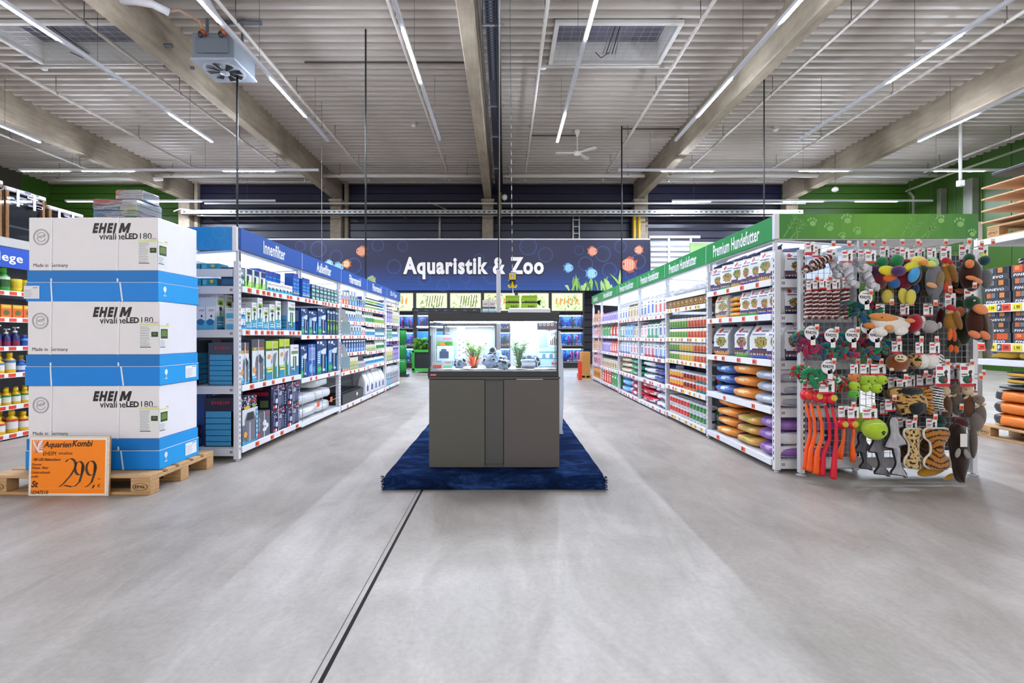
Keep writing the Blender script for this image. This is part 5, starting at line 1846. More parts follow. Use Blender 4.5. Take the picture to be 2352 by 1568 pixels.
# light blue end board
r = root('aisle_sign')
x0_, x1_ = XP(430, 4.62), XP(537, 4.62)
m = MB()
m.box(x0_ - .45, x1_, 4.595, 4.615, 1.955, 2.165, C('1188cf'), .001)
for px, py, q in ((503, 533, 15), (475, 559, 13), (515, 556, 9)):
 m.ring(P(px, py, 4.594), (1, 0, 0), (0, 0, 1), q / FPX * 4.6 * .93, q / FPX * 4.6, C('3ba4dc'), 24)
m.build('board', 'carton', r)
m = MB()
m.box(x1_, LF + .005, 4.59, 4.622, 1.945, 2.17, C('e6e6ea'), .003)
m.build('corner_post', 'metal_paint', r)
m = MB()
m.box(LF - .03, LF - .004, 4.645, 4.68, 1.861, 1.97, RW)
m.build('stay', 'metal_paint', r)
tag(r, 'light blue end board with bubble rings at the near end of the blue rack', 'sign')
# ---- green signed rack
RY = [4.27, 5.68, 7.14, 8.60, 10.14, 11.95, 13.1]
LVR = [[1.655, 1.355, .955, .545, .105], [1.70, 1.535, 1.14, .845, .48, .10], [1.47, 1.13, .825, .455, .085], [1.47, 1.13, .825, .455, .085], [1.49, 1.16, .80, .45, .10], [1.49, 1.16, .80, .45, .10]]
GRBAY = ['nearest green bay', 'second green bay', 'third green bay', 'fourth green bay', 'fifth green bay', 'last green bay']
RT = ['Premium Hundefutter'] * 4 + ['Hundefutter'] * 2
SG = C('1f8a46')
TC = [('e8643c',), ('e8843c', 'f0c850'), ('d83c48', 'e8e8ea'), ('e0563c', 'd83c48'), ('c9a0c0',), ('b9a0d0',)]
for i in range(6):
 Ln = RY[i + 1] - RY[i]
 r = shelf_bay('shelving_bay', Ln, .72, LVR[i], 1.89, i == 5, True, tags=[4, 5, 4, 2, 2, 2] if i == 0 else [0, 8, 9, 9, 8, 8] if i == 1 else 7, seed=20 + i, tagcols=TC[i])
 if i == 0:
  for z in LVR[0]:
   m = MB()
   m.box(Ln - .03, Ln - .004, .052, .66, z - .075, z - .002, C('d5d5d9'), .002)
   for q in (.062, .076):
    m.box(Ln - .004, Ln - .0025, q, q + .006, z - .05, z - .025, C('3a3a3e'))
   m.build('side_beam', 'metal_paint', r)
 place(r, 'R', RY[i + 1], 'white metal shelving of the ' + GRBAY[i], group='bays of the green signed rack')
 h = header(Ln, RT[i], SG, 1.985, 2.185, tu=((.14, .845), (.13, .81), (.14, .82), (.14, .82), (.22, .75), (.22, .75))[i], edge=i < 5)
 stays(h, (.02, Ln - .05), 1.891, 1.985)
 place(h, 'R', RY[i + 1], 'green aisle sign reading %s, %s from the near end' % (RT[i], ORD[i]), 'sign', 'green aisle signs')
# end board with paw prints
r = root('aisle_sign')
ye = 4.235
x0_, x1_ = XP(1790, ye), XP(2247, ye)
z0_, z1_ = ZP(547, ye), ZP(491, ye)
m = MB()
NS = 16
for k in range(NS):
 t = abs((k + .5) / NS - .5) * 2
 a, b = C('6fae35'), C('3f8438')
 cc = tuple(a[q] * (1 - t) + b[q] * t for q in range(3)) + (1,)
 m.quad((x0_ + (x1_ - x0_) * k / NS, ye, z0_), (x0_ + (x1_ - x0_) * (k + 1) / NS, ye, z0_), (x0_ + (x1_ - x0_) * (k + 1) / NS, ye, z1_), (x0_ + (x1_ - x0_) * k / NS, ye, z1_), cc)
m.box(x0_, x1_, ye + .001, ye + .02, z0_, z1_, C('3f8438'))
LG = C('8fc070')
e = ye - .0015
for px, py, s_, a in ((1865, 510, 9, -.2), (1905, 521, 9, .3), (1945, 503, 10, .1), (1970, 530, 8, .4), (2160, 503, 9, .2), (2204, 511, 10, .1), (2232, 535, 8, -.3), (1935, 541, 7, .2)):
 c = P(px, py, e)
 q = s_ / FPX * e
 m.disc(c + Vector((.2 * q, 0, -.35 * q)), (1, 0, a), (-a, 0, 1), q * .8, q * .65, LG, 14)
 for t in range(4):
  an = pi * (.2 + .22 * t) + a
  m.disc(c + Vector((1.15 * q * cos(an), 0, .95 * q * sin(an))), (1, 0, a), (-a, 0, 1), q * .26, q * .38, LG, 10)
for px, py, dx, dy in ((1800, 545, 30, -50), (1815, 548, 36, -38), (1830, 547, 10, -46), (2070, 545, 24, -48), (2090, 546, 26, -40), (2130, 546, 20, -50), (2115, 547, 36, -30), (2010, 545, 30, -22), (2045, 500, 10, 22), (2088, 506, 10, 20)):
 a, b = P(px, py, e), P(px + dx, py + dy, e)
 b.z = min(b.z, z1_ - .004)
 d = (b - a).normalized()
 n2 = Vector((d.z, 0, -d.x)) * .003
 m.quad(a - n2, a + n2, b + n2 * .5, b - n2 * .5, LG)
 for t in (.4, .6, .8):
  q = a.lerp(b, t)
  for sgn in (-1, 1):
   w = q + d * .03 + n2 * (9 * sgn)
   w.z = min(w.z, z1_ - .002)
   m.quad(q - d * .003, q + d * .003, w + d * .002, w - d * .002, LG)
m.build('board', 'carton', r)
m = MB()
m.box(XP(1779, ye), x0_, ye - .003, ye + .03, z0_ - .005, z1_ + .005, C('dfe0e2'), .003)
m.build('corner_post', 'metal_paint', r)
m = MB()
m.box(x0_, x1_, ye + .021, ye + .05, z0_ - .01, z0_, C('e6e6e8'))
m.build('lower_rail', 'metal_paint', r)
tag(r, 'bright green end board with paw prints above the dog toys', 'sign')
# white slanted canopy seen under the end board
m = MB()
m.add([(RF + .06, 4.29, z0_ - .005), (x1_ - .02, 4.29, z0_ - .005), (x1_ - .02, 5.6, z0_ - .03), (RF + .06, 5.6, z0_ - .03),
  (RF + .06, 4.29, z0_ + .01), (x1_ - .02, 4.29, z0_ + .01), (x1_ - .02, 5.6, z0_ - .015), (RF + .06, 5.6, z0_ - .015)], ((0, 1, 2, 3), (7, 6, 5, 4), (0, 4, 5, 1), (3, 2, 6, 7), (0, 3, 7, 4), (1, 5, 6, 2)), C('e6e6e6'))
m.build('canopy', 'metal_paint', r)
# ================================================================== product builders (front at y=0, base at z=0, centred on x)
DOTS = ['e8e8f0', 'd8a83c', '6fb04a', 'e0803c', '8fb8e0']
def rects(m, w, h, shapes, y=-.0012, x0=None):
 """Printed shapes on the face y=0 of a box of width w and height h."""
 for k, s_ in enumerate(shapes):
  yy = y - .0004 * k
  if s_[0] == 'r':
   _, u0, v0, u1, v1, c = s_
   m.quad((-w / 2 + w * u0, yy, h * v0), (-w / 2 + w * u1, yy, h * v0), (-w / 2 + w * u1, yy, h * v1), (-w / 2 + w * u0, yy, h * v1), C(c))
  elif s_[0] == 'e':
   _, u, v, ru, rv, c = s_
   m.disc((-w / 2 + w * u, yy, h * v), (1, 0, 0), (0, 0, 1), w * ru, h * rv, C(c), 14)
  elif s_[0] == 'p':
   m.add([(-w / 2 + w * u, yy, h * v) for u, v in s_[1]], (tuple(range(len(s_[1]))),), C(s_[2]))
  elif s_[0] == 't':
   _, t, u0, v0, u1, v1, c = s_
   m.text(t, (-w / 2 + w * u0, yy, h * v0), (1, 0, 0), (0, 0, 1), w * (u1 - u0), h * (v1 - v0), C(c), .03, .15, 1.15)
def lines(seed, u0, v0, u1, v1, n, c):
 rg = random.Random(seed)
 return [('r', u0, v0 + (v1 - v0) * k / n, u0 + (u1 - u0) * rg.uniform(.5, 1), v0 + (v1 - v0) * (k + .5) / n, c) for k in range(n)]
def carton(w, h, d, col, front, side=None, sidecol=None, strap=False, top=None, name='carton_box', near=1):
 """near: +1 if the visible end is at -x (blue rack), -1 if it is at +x."""
 m = MB()
 sc = C(sidecol or col)
 m.box(-w / 2, w / 2, 0, d, 0, h, {'f': C(col), 'l': sc, 'r': sc, 't': C(top or col), 'b': C(col), 'o': C(col)}, .0015)
 rects(m, w, h, front)
 if front and w > .09:
  for s_ in front:
   if s_[0] == 't' and s_[1] == 'EHEIM' and side:
    m.text('EHEIM', (-w / 2 - .0016, d * .8, h * s_[3]), (0, -1, 0), (0, 0, 1), d * .5, h * (s_[5] - s_[3]), C(s_[6]), .03, .15, 1.15)
 for s_ in side or ():
  _, u0, v0, u1, v1, c = s_
  for sx in (-w / 2 - .0012, w / 2 + .0012):
   m.quad((sx, d * u0, h * v0), (sx, d * u1, h * v0), (sx, d * u1, h * v1), (sx, d * u0, h * v1), C(c))
 if strap:
  m.box(-.004, .004, -.006, d + .002, -.0, h + .0015, C('e9e9ec'))
 return m.build(name, 'carton')
SIDE_TEAL = [('r', .06, .04, .94, .52, '58b4d4'), ('r', .06, .1, .94, .12, '2f86a8'), ('r', .06, .22, .94, .24, '2f86a8'), ('r', .06, .34, .94, .36, '2f86a8'), ('r', .3, .04, .32, .52, '2f86a8'), ('r', .62, .04, .64, .52, '2f86a8')]
SIDE_BLUE = [('r', .05, .02, .95, .72, '4a9cc6'), ('r', .05, .1, .95, .112, '2a6f98'), ('r', .05, .22, .95, .232, '2a6f98'), ('r', .05, .34, .95, .352, '2a6f98'), ('r', .05, .46, .95, .472, '2a6f98'), ('r', .05, .58, .95, .592, '2a6f98'),
    ('r', .05, .02, .25, .72, '2f86b4'), ('r', .09, .5, .21, .62, '3c4a58'), ('r', .09, .3, .21, .42, '8c6a5c'), ('r', .09, .1, .21, .2, '5c7a4a')]
def K_white_filter(w, h):
 return carton(w, h, .2, 'e4e8ea', [('r', 0, 0, 1, .36, '3fa4cc'), ('r', 0, 0, 1, .05, '1f6a94'), ('t', 'EHEIM', .35, .885, .92, .935, 'c8303a'), ('r', .15, .68, .85, .82, '9ab83c'), ('e', .5, .73, .22, .045, '3a4a22'),
          ('p', [(.38, .2), (.62, .2), (.6, .56), (.4, .56)], '6d9a86'), ('e', .5, .58, .19, .07, '3a3c48'), ('r', .1, .12, .9, .15, 'd8ecf4'), ('r', .1, .2, .8, .23, 'bfe0ee'), ('r', .82, .06, .95, .34, 'cfe8f2')],
     SIDE_TEAL, 'cdd6da')
def K_small_white(w, h):
 return carton(w, h, .14, 'e8ecee', [('r', 0, 0, 1, .4, '4aa8cc'), ('e', .5, .32, .4, .14, '1f6a9a'), ('t', 'EHEIM', .35, .78, .9, .88, 'c8303a'), ('e', .62, .58, .1, .06, '35353a')], SIDE_TEAL, 'd4dade')
def K_grey_filter(w, h):
 return carton(w, h, .3, '4d525c', [('r', .03, .02, .97, .74, 'd5dadd'), ('r', .03, .74, .97, .82, '7a8a5a'), ('e', .25, .78, .12, .03, 'd8a83c'), ('e', .7, .78, .14, .03, 'd86a4a'), ('t', 'EHEIM', .38, .85, .9, .91, 'd8323a'),
          ('r', .03, .02, .97, .16, '4aa4c8'), ('p', [(.3, .06), (.86, .06), (.9, .5), (.62, .66), (.34, .6), (.26, .44)], '6c6d78'), ('p', [(.4, .5), (.62, .64), (.88, .52), (.66, .42)], '3a3b44'),
          ('p', [(.46, .06), (.6, .06), (.58, .46), (.48, .46)], 'a5a6b0'), ('e', .2, .3, .12, .07, 'd89a4a'), ('r', .06, .11, .34, .14, '9ad4e8'), ('r', .86, .04, .97, .6, '8cc8e0'), ('r', .88, .1, .95, .16, 'e8f2f6'), ('r', .88, .3, .95, .36, 'e8f2f6')],
     SIDE_BLUE, '4a5260', strap=True)
def K_lime_filter(w, h):
 return carton(w, h, .3, 'd7dfe0', [('r', 0, .8, 1, 1, 'b4cf30'), ('t', 'EHEIM', .48, .86, .9, .93, 'e08a2c'), ('r', 0, .75, 1, .8, '4a5a3a'), ('r', 0, 0, 1, .32, '2f8cb4'), ('p', [(.5, .02), (.82, .02), (.72, .5), (.56, .48)], '3d7a4a'), ('p', [(.4, .42), (.78, .42), (.86, .7), (.62, .66), (.44, .52)], '7a7c8a'),
          ('e', .24, .6, .13, .06, 'd88a4a'), ('r', .05, .2, .5, .25, 'dfe04a'), ('r', .05, .28, .5, .31, 'dfe04a'), ('r', .86, .04, .97, .4, 'a8d8e8')], SIDE_BLUE, '7fa04a', strap=True)
def K_white_green_filter(w, h):
 return carton(w, h, .25, 'e2e6e8', [('r', 0, 0, 1, .3, '2f7fb0'), ('t', 'EHEIM', .4, .86, .9, .92, 'c8303a'), ('r', .1, .7, .9, .8, '6a8a4a'), ('r', .3, .1, .7, .62, '3d7048'), ('r', .42, .14, .5, .6, 'c8d8cc'), ('r', .1, .2, .5, .24, 'b8dcea')], SIDE_TEAL, 'c4ccd2')
def K_navy_dots(w, h):
 rg = random.Random(3)
 f = [('e', rg.uniform(.05, .95), rg.uniform(.62, .97), .028, .02, 'd8dcf0') for _ in range(34)]
 f += [('t', 'EHEIM', .42, .84, .95, .92, 'd8283a'), ('p', [(.44, .1), (.62, .1), (.66, .5), (.44, .5)], '6c6e8a'), ('p', [(.66, .12), (.86, .12), (.82, .56), (.66, .52)], '54567a'), ('e', .58, .6, .13, .07, 'a8aac4'), ('e', .3, .34, .1, .12, 'b8c4da'), ('r', .04, .04, .2, .16, 'd8323a'), ('r', .2, .04, .3, .16, 'e8e8f0')]
 f += lines(4, .06, .3, .2, .7, 7, '9aa0c8') + [('r', .88, .1 + .12 * k, .96, .18 + .12 * k, '5a9ac8') for k in range(5)]
 return carton(w, h, .3, '26264e', f, [('r', .1, .6, .9, .75, 'b8283a'), ('r', .1, .1, .4, .4, '6a7a4a'), ('r', .5, .2, .8, .45, 'b8963c')], '1f1f38', strap=True)
def K_navy_big(w, h):
 rg = random.Random(5)
 f = [('e', rg.uniform(.03, .97), rg.uniform(.78, .98), .022, .014, 'e0e4f4') for _ in range(40)]
 f += [('r', 0, .0, 1, .74, 'cfd6da'), ('r', 0, 0, 1, .42, '6a7480'), ('r', 0, 0, .9, .1, '4aa0c8'), ('t', 'EHEIM', .5, .86, .9, .93, 'd8283a'), ('e', .3, .77, .2, .035, 'd8b04a'), ('e', .75, .78, .14, .03, '7aa04a'),
   ('p', [(.2, .06), (.82, .06), (.84, .5), (.72, .66), (.3, .66), (.16, .52)], '70727e'), ('p', [(.24, .5), (.74, .5), (.68, .66), (.34, .66)], '2f3038'), ('p', [(.4, .06), (.52, .06), (.52, .46), (.42, .46)], 'a4a6b0'), ('e', .18, .22, .11, .06, 'e0a04a'), ('r', .86, .04, .97, .7, '4a9cc8')]
 f += [('r', .88, .1 + .1 * k, .95, .15 + .1 * k, 'dceaf4') for k in range(6)]
 return carton(w, h, .34, '23233f', f, SIDE_BLUE, '2b2c40', strap=True)
def K_grey_low(w, h):
 return carton(w, h, .3, '5a5f6a', [('t', 'EHEIM', .6, .8, .95, .9, 'd8323a'), ('e', .55, .55, .14, .12, 'e4e8ee'), ('e', .75, .42, .12, .1, 'd8dce4'), ('e', .55, .3, .16, .08, 'e8e4dc'), ('r', .04, .04, .2, .2, 'd8323a')] + lines(9, .06, .3, .22, .85, 8, 'a8aeb8'), SIDE_BLUE, '4a5260', strap=True)
def K_blue_tall(w, h):
 return carton(w, h, .3, '16386f', [('r', .06, .9, .2, .96, 'dfe8f4'), ('r', .32, .88, .52, .96, 'dfe8f4'), ('r', .55, .84, .7, .88, 'b8ccec'), ('r', .02, .02, .4, .26, '1f8a5a'), ('e', .25, .16, .2, .07, '3fb070'), ('p', [(.02, .26), (.35, .26), (.4, .75), (.02, .66)], '2f7fc0'),
          ('p', [(.5, .1), (.72, .1), (.76, .6), (.5, .6)], '3c4656'), ('p', [(.4, .6), (.86, .58), (.92, .76), (.6, .74), (.36, .68)], 'cdd6e6'), ('p', [(.56, .12), (.63, .12), (.64, .6), (.57, .6)], 'b8c4d4'), ('e', .66, .12, .14, .04, 'c8d4e4'), ('r', .86, .05, .97, .5, '2f9ad0')]
     + [('r', .08, .34 + .06 * k, .3, .37 + .06 * k, 'cfe2f4') for k in range(6)], [('r', .1, .5, .8, .9, '7f94c0'), ('r', .1, .1, .9, .4, '2a5aa0')], '1f4684')
def K_blue_back(w, h):
 return carton(w, h, .3, '2456a0', [('r', .15, .5, .9, .9, '8fa6d0')] + lines(14, .2, .54, .85, .86, 9, '4a68a8') + [('e', .3, .25, .2, .14, '6fa8dc'), ('e', .7, .2, .18, .1, '4a86c8'), ('r', .44, .0, .5, 1, 'e4e8ee')], None, '1f4684')
def K_blue_slim(w, h):
 return carton(w, h, .26, '1a2f55', [('r', .1, .86, .9, .95, 'b8cce4'), ('p', [(.2, .06), (.8, .06), (.7, .5), (.3, .5)], '4a7a4a'), ('r', .1, .56, .9, .6, 'a8c84a'), ('r', .3, .62, .7, .82, '6c86a8'), ('e', .5, .3, .25, .12, '9ac06a')], None, '1c3a6a')
def K_teal_box(w, h):
 return carton(w, h, .18, '1f4a5c', [('r', .05, .55, .95, .95, '8a94a8'), ('r', .05, .05, .95, .45, '2f8a6a'), ('e', .35, .28, .18, .14, 'bfe0c8'), ('e', .7, .24, .14, .12, 'e8f0ea'), ('r', .1, .66, .6, .74, 'e0e4ea')], [('r', .1, .55, .9, .9, '8a94b0'), ('r', .1, .1, .9, .4, '2c6a8a')], '39507a')
def K_hang_pack(w, h):
 return carton(w, h, .08, 'e6ebe6', [('r', 0, 0, 1, .34, '8cc850'), ('e', .7, .2, .3, .14, 'b4dc74'), ('r', .3, .7, 1, .98, '1f2a66'), ('r', .3, .68, 1, .71, '8a9ad0'), ('p', [(.3, .1), (.4, .1), (.48, .36), (.56, .4), (.54, .62), (.26, .62), (.24, .4)], '33363a'), ('r', .05, .4, .1, .9, 'c8d4ca')], None, '6aa83c')
def K_blue_hang(w, h):
 return carton(w, h, .1, '2a62b8', [('r', 0, .86, 1, 1, '4a56b0'), ('p', [(.1, .96), (.3, 1.02), (.34, .9), (.2, .88)], '17181c'), ('r', .1, .2, .9, .27, '4aa0dc'), ('r', .1, .36, .9, .42, '4aa0dc'), ('r', .1, .52, .9, .58, '4aa0dc'), ('r', .1, .7, .9, .76, '4aa0dc'), ('r', 0, .12, 1, .17, 'd8c84a')], None, '2a56a0')
def K_red_text(w, h):
 return carton(w, h, .09, 'eceeee', [('r', 0, 0, 1, .34, '3fb0d0'), ('t', 'EHEIM', .1, .64, .9, .82, 'c8482c'), ('e', .4, .34, .18, .14, '25303a'), ('e', .75, .3, .1, .1, '1f5a7a')], None, '9ad0e0')
def K_flat_teal(w, h):
 return carton(w, h, .16, '2a92ae', [('r', .05, .2, .3, .8, '4fb4cc'), ('r', .4, .3, .9, .6, '1f7a94'), ('r', .55, .4, .75, .8, 'd8b84a')], [('r', .1, .2, .9, .8, '1f7a94')], '2288a4')
# ---- bottles, jars, tins
def K_bottle(w, h, body='e8e8ec', cap='2a2a30', band='4a9a4a', label2='f0f0e0'):
 r = root('product_bottle')
 rr = w * .44
 m = MB()
 m.lathe([(rr * .92, 0), (rr, .006), (rr, h * .18), (rr, h * .5), (rr, h * .62), (rr * .42, h * .76), (rr * .4, h * .8)], [C(body), C(body), C(band), C(label2), C(body), C(body)], 10, 0, rr + .002, 0)
 m.build('bottle', 'plastic', r)
 m = MB()
 m.lathe([(rr * .5, h * .8), (rr * .5, h * .97), (rr * .4, h)], C(cap), 8, 0, rr + .002, 0)
 m.build('cap', 'plastic', r)
 return r
def K_jar(w, h, a='d8c86a', b='e8dcc0', lid='2f3a5a', pic='7aa84a', name='food_jar'):
 r = root(name)
 rr = w * .46
 m = MB()
 cols = [C(b), C(a), C(a), C(b), C('e6e2da')]
 def cf(i, k):
  if i in (1, 2) and 6 <= k <= 8:
   return C(pic)
  if i == 2 and k in (5, 9):
   return C('f2ece0')
  return cols[min(i, 4)]
 m.lathe([(rr * .94, 0), (rr, .005), (rr, h * .3), (rr, h * .58), (rr, h * .78), (rr * .9, h * .86)], cols, 10, 0, rr + .002, 0, colfn=cf)
 m.build('jar', 'plastic', r)
 m = MB()
 m.lathe([(rr * .93, h * .86), (rr * .93, h * .985), (rr * .88, h)], C(lid), 10, 0, rr + .002, 0)
 m.build('lid', 'plastic', r)
 return r
def K_tin(w, h, a, b, c='d8d8dc', pic='e0a04a', name='food_tin'):
 m = MB()
 rr = w * .47
 def cf(i, k):
  if i in (0, 5):
   return C('c4c4c8')
  if i in (2, 3) and k in (6, 7, 8):
   return C(pic)
  return C(a if i in (1, 2) else b if i == 3 else c)
 m.lathe([(rr * .95, 0), (rr, .004), (rr, h * .3), (rr, h * .55), (rr, h * .8), (rr, h - .004), (rr * .93, h)], C('c4c4c8'), 10, 0, rr + .002, 0, colfn=cf)
 return m.build(name, 'plastic')
# ---- bags
def stand_bag(w, h, d, front, side, topc, seed=0, name='food_bag', handle=None, lean=0.0):
 """Upright filled bag pinched at its top seam; front(u, v) gives the printed colour."""
 m = MB()
 nu, nv = (16, 22) if handle or 'dog' in str(front) else (10, 12)
 per = []
 for i in range(nu + 1):
  per.append((i / nu * 2 - 1, -1, 'f'))
 for i in range(1, 4):
  per.append((1, -1 + i * .5, 's'))
 for i in range(nu + 1):
  per.append((1 - i / nu * 2, 1, 'b'))
 for i in range(1, 4):
  per.append((-1, 1 - i * .5, 's'))
 n = len(per)
 vs, fs, cc = [], [], []
 for j in range(nv + 1):
  v = j / nv
  k = 1.0 if v < .62 else max(.03, 1 - ((v - .62) / .38) ** 1.2)
  kb = min(1, .86 + v * 1.4)
  for (a, b, t) in per:
   bulge = 1 + .12 * (1 - a * a) * sin(pi * min(1, v * 1.15)) if t in 'fb' else 1
   x = a * w / 2 * (kb if v < .1 else 1) * (1 - .05 * v)
   yy = d / 2 + b * d / 2 * k * bulge * kb
   q = Vector((x * 14, yy * 14, v * 6 + seed * 3.3))
   f = .006 * (noise.noise(q))
   vs.append((x + f, max(0.0, yy + f + lean * v), h * v))
 for j in range(nv):
  v = (j + .5) / nv
  for i in range(n):
   i2 = (i + 1) % n
   fs.append((j * n + i, j * n + i2, (j + 1) * n + i2, (j + 1) * n + i))
   t = per[i][2] if per[i2][2] == per[i][2] else 's'
   u = (per[i][0] + per[i2][0]) / 4 + .5
   if v > .93:
    cc.append(C(topc))
   elif t == 'f':
    cc.append(C(front(u, v)))
   elif t == 'b':
    cc.append(C(side))
   else:
    cc.append(C(side))
 fs.append(tuple(range(n - 1, -1, -1)))
 cc.append(C(side))
 fs.append(tuple(nv * n + k for k in range(n)))
 cc.append(C(topc))
 m.add(vs, fs, cc, True)
 if handle:
  m.add([(-w * .42, d / 2 - .004, h * .97), (w * .42, d / 2 - .004, h * .97), (w * .5, d / 2 + .01, h * 1.09), (-w * .3, d / 2 + .02, h * 1.05),
    (-w * .42, d / 2 + .006, h * .97), (w * .42, d / 2 + .006, h * .97), (w * .5, d / 2 + .016, h * 1.09), (-w * .3, d / 2 + .026, h * 1.05)], ((0, 1, 2, 3), (7, 6, 5, 4), (1, 5, 6, 2), (2, 6, 7, 3), (3, 7, 4, 0)), C(handle))
 return m.build(name, 'film')
def dog_front(base, foot, footc, pic, logo='c83a3a', seed=0):
 rg = random.Random(seed)
 cx, cr, sh = rg.uniform(.5, .68), rg.uniform(.26, .34), rg.uniform(-.1, .1)
 def f(u, v):
  if v < .08:
   return footc
  if v < .21 + .03 * sin(u * 4 + seed):
   return foot if .06 < u < .94 and not .1 < v < .15 else ('d8cfc8' if int(u * 14) % 2 else foot)
  if v < .25 + .03 * sin(u * 4 + seed):
   return '2f3484'
  d = ((u - cx) / cr) ** 2 + ((v - .42 - sh * .4) / .15) ** 2
  if d < 1:
   k = noise.noise(Vector((u * 9 + seed, v * 14, 1)))
   return pic if k > .1 else ('6f5a34' if k < -.2 else 'b8945a')
  if d < 1.35 and v > .42:
   return '5f9a3c'
  if ((u - .3) / .14) ** 2 + ((v - .79) / .055) ** 2 < 1:
   return logo
  if .62 < v < .70 and .15 < u < .8 and int(v * 60) % 2:
   return '6a6f92'
  if .72 < v < .76 and .5 < u < .85:
   return '8a8ea8'
  return base
 return f
def K_dogbag(w, h, base='e6e3df', footc='d89a2c', pic='8a9a4a', d=.14, seed=0, side='cfd0d4', handle='22245c', foot='6a4a44'):
 return stand_bag(w, h, d, dog_front(base, foot, footc, pic, seed=seed), side, '23244e', seed, handle=handle)
def lying_bag(w, h, d, colfn, seed=0, name='food_sack', crimp=True):
 """Sack lying flat: w along the shelf, d into it, rounded front; colfn(u, v, t): u along x, v height -1..1, t depth -1..1."""
 m = MB()
 nu, nv = 28, 12
 vs, fs, cc = [], [], []
 def pw(x, e):
  return math.copysign(abs(x) ** e, x)
 for j in range(1, nv):
  th = pi * j / nv
  for i in range(nu):
   ph = 2 * pi * i / nu
   a, b = pw(cos(ph), .55), pw(sin(ph), .55)
   s_ = pw(sin(th), .34)
   x, yy, z = a * s_, b * s_, -pw(cos(th), .55)
   z *= 1 - .26 * max(abs(a), abs(b)) ** 4 * (1 if crimp else .4)
   q = Vector((x * 2.4 + seed * 5.1, yy * 2.4, z * 1.5))
   f = 1 + .045 * noise.noise(q)
   wr_ = .09 * noise.noise(Vector((x * 5, yy * 5, seed * 2.0)))
   vs.append((x * w / 2 * f, d / 2 + yy * d / 2 * f, h / 2 + (z + wr_) * h / 2))
 lo, hi = len(vs), len(vs) + 1
 vs += [(0, d / 2, .02 * h), (0, d / 2, h * .98)]
 for j in range(nv - 2):
  for i in range(nu):
   i2 = (i + 1) % nu
   fs.append((j * nu + i, j * nu + i2, (j + 1) * nu + i2, (j + 1) * nu + i))
 for i in range(nu):
  i2 = (i + 1) % nu
  fs += [(lo, i2, i), (hi, (nv - 2) * nu + i, (nv - 2) * nu + i2)]
 for f in fs:
  q = [sum(vs[k][c] for k in f) / len(f) for c in range(3)]
  cc.append(C(colfn(q[0] / w * 2, (q[2] - h / 2) / h * 2, (q[1] - d / 2) / d * 2)))
 zmin = min(v[2] for v in vs)
 vs = [(a, b, c - zmin) for a, b, c in vs]
 m.add(vs, fs, cc, True)
 return m.build(name, 'film')
def split_col(main, end, stripe=None, patch='e8c890', at=.35, flip=1):
 def f(u, v, t):
  u *= flip
  if u > at:
   return end
  if stripe and abs(v) < .16 and t < -.3:
   return stripe
  if patch and abs(u + .3) < .22 and v > .15 and t < .2:
   return patch
  return main
 return f
def plain_col(a, b, c, seed):
 rg = random.Random(seed)
 def f(u, v, t):
  k = noise.noise(Vector((u * 2 + seed, v * 2, t * 2)))
  return a if k < .12 else b if k < .3 else c
 return f
def K_sack(w, h, d, a, b, c, seed):
 return lying_bag(w, h, d, plain_col(a, b, c, seed), seed)
def pouch(w, h, d, base, pic, top, foot=None, seed=0, name='food_pouch'):
 def f(u, v):
  if v > .86:
   return top
  if foot and v < .16:
   return foot
  if .2 < v < .55 and .2 < u < .85:
   return pic
  if .64 < v < .78 and .12 < u < .7:
   return '6a6a8a' if base[0] in 'ef' else 'efe6d8'
  return base
 return stand_bag(w, h, d, f, base, top, seed, name=name)
# ================================================================== goods on the two aisle racks
CNT = {}
SHN = ['top', 'second', 'third', 'fourth', 'fifth', 'bottom']
def shelf_word(k, n):
 return 'bottom' if k == n - 1 else SHN[k]
def good(side, key, make, y, z, desc, cat, bay, shelf, grp, inset=.015, where=None, turn=0.0, jx=0.0):
 """Stand one article with its front to the aisle; counts its place along the shelf from the near end."""
 k = (bay, shelf, where)
 CNT[k] = CNT.get(k, 0) + 1
 n = CNT[k]
 pos = ORD[min(n, len(ORD)) - 1]
 lab = '%s, %s%%s on %s shelf%s, %s' % (desc, pos, shelf, ', ' + where if where else '', bay)
 full = lab % ' from near end'
 lab = full if len(full.split()) <= 16 else lab % ''
 if side == 'L':
  loc, rz = (LF - inset, y, z + .0006), pi / 2
 else:
  loc, rz = (RF + inset, y, z + .0006), -pi / 2
 return put(key, make, loc, rz + turn, lab, cat, grp)
def yl(px):
 return FPX * 2.46 / (1158 - px)
def yr(px):
 return FPX * 2.31 / (px - 1158)
def span(side, px0, px1):
 a, b = (yl(px0), yl(px1)) if side == 'L' else (yr(px1), yr(px0))
 return a, b
def by_px(side, bay, shelf, z, items, grp, inset=.015, where=None, turn=0.0):
 """items: (px0, px1, height, builder(w, h), desc, cat)"""
 for (p0, p1, h, mk, desc, cat) in items:
  a, b = span(side, p0, p1)
  if side == 'L':
   a = max(a, 4.692)
  w = round((b - a) * .97, 3)
  good(side, (mk, w, h), (lambda mk=mk, w=w, h=h: mk(w, h)), (a + b) / 2, z, desc, cat, bay, shelf, grp, inset, where, turn)
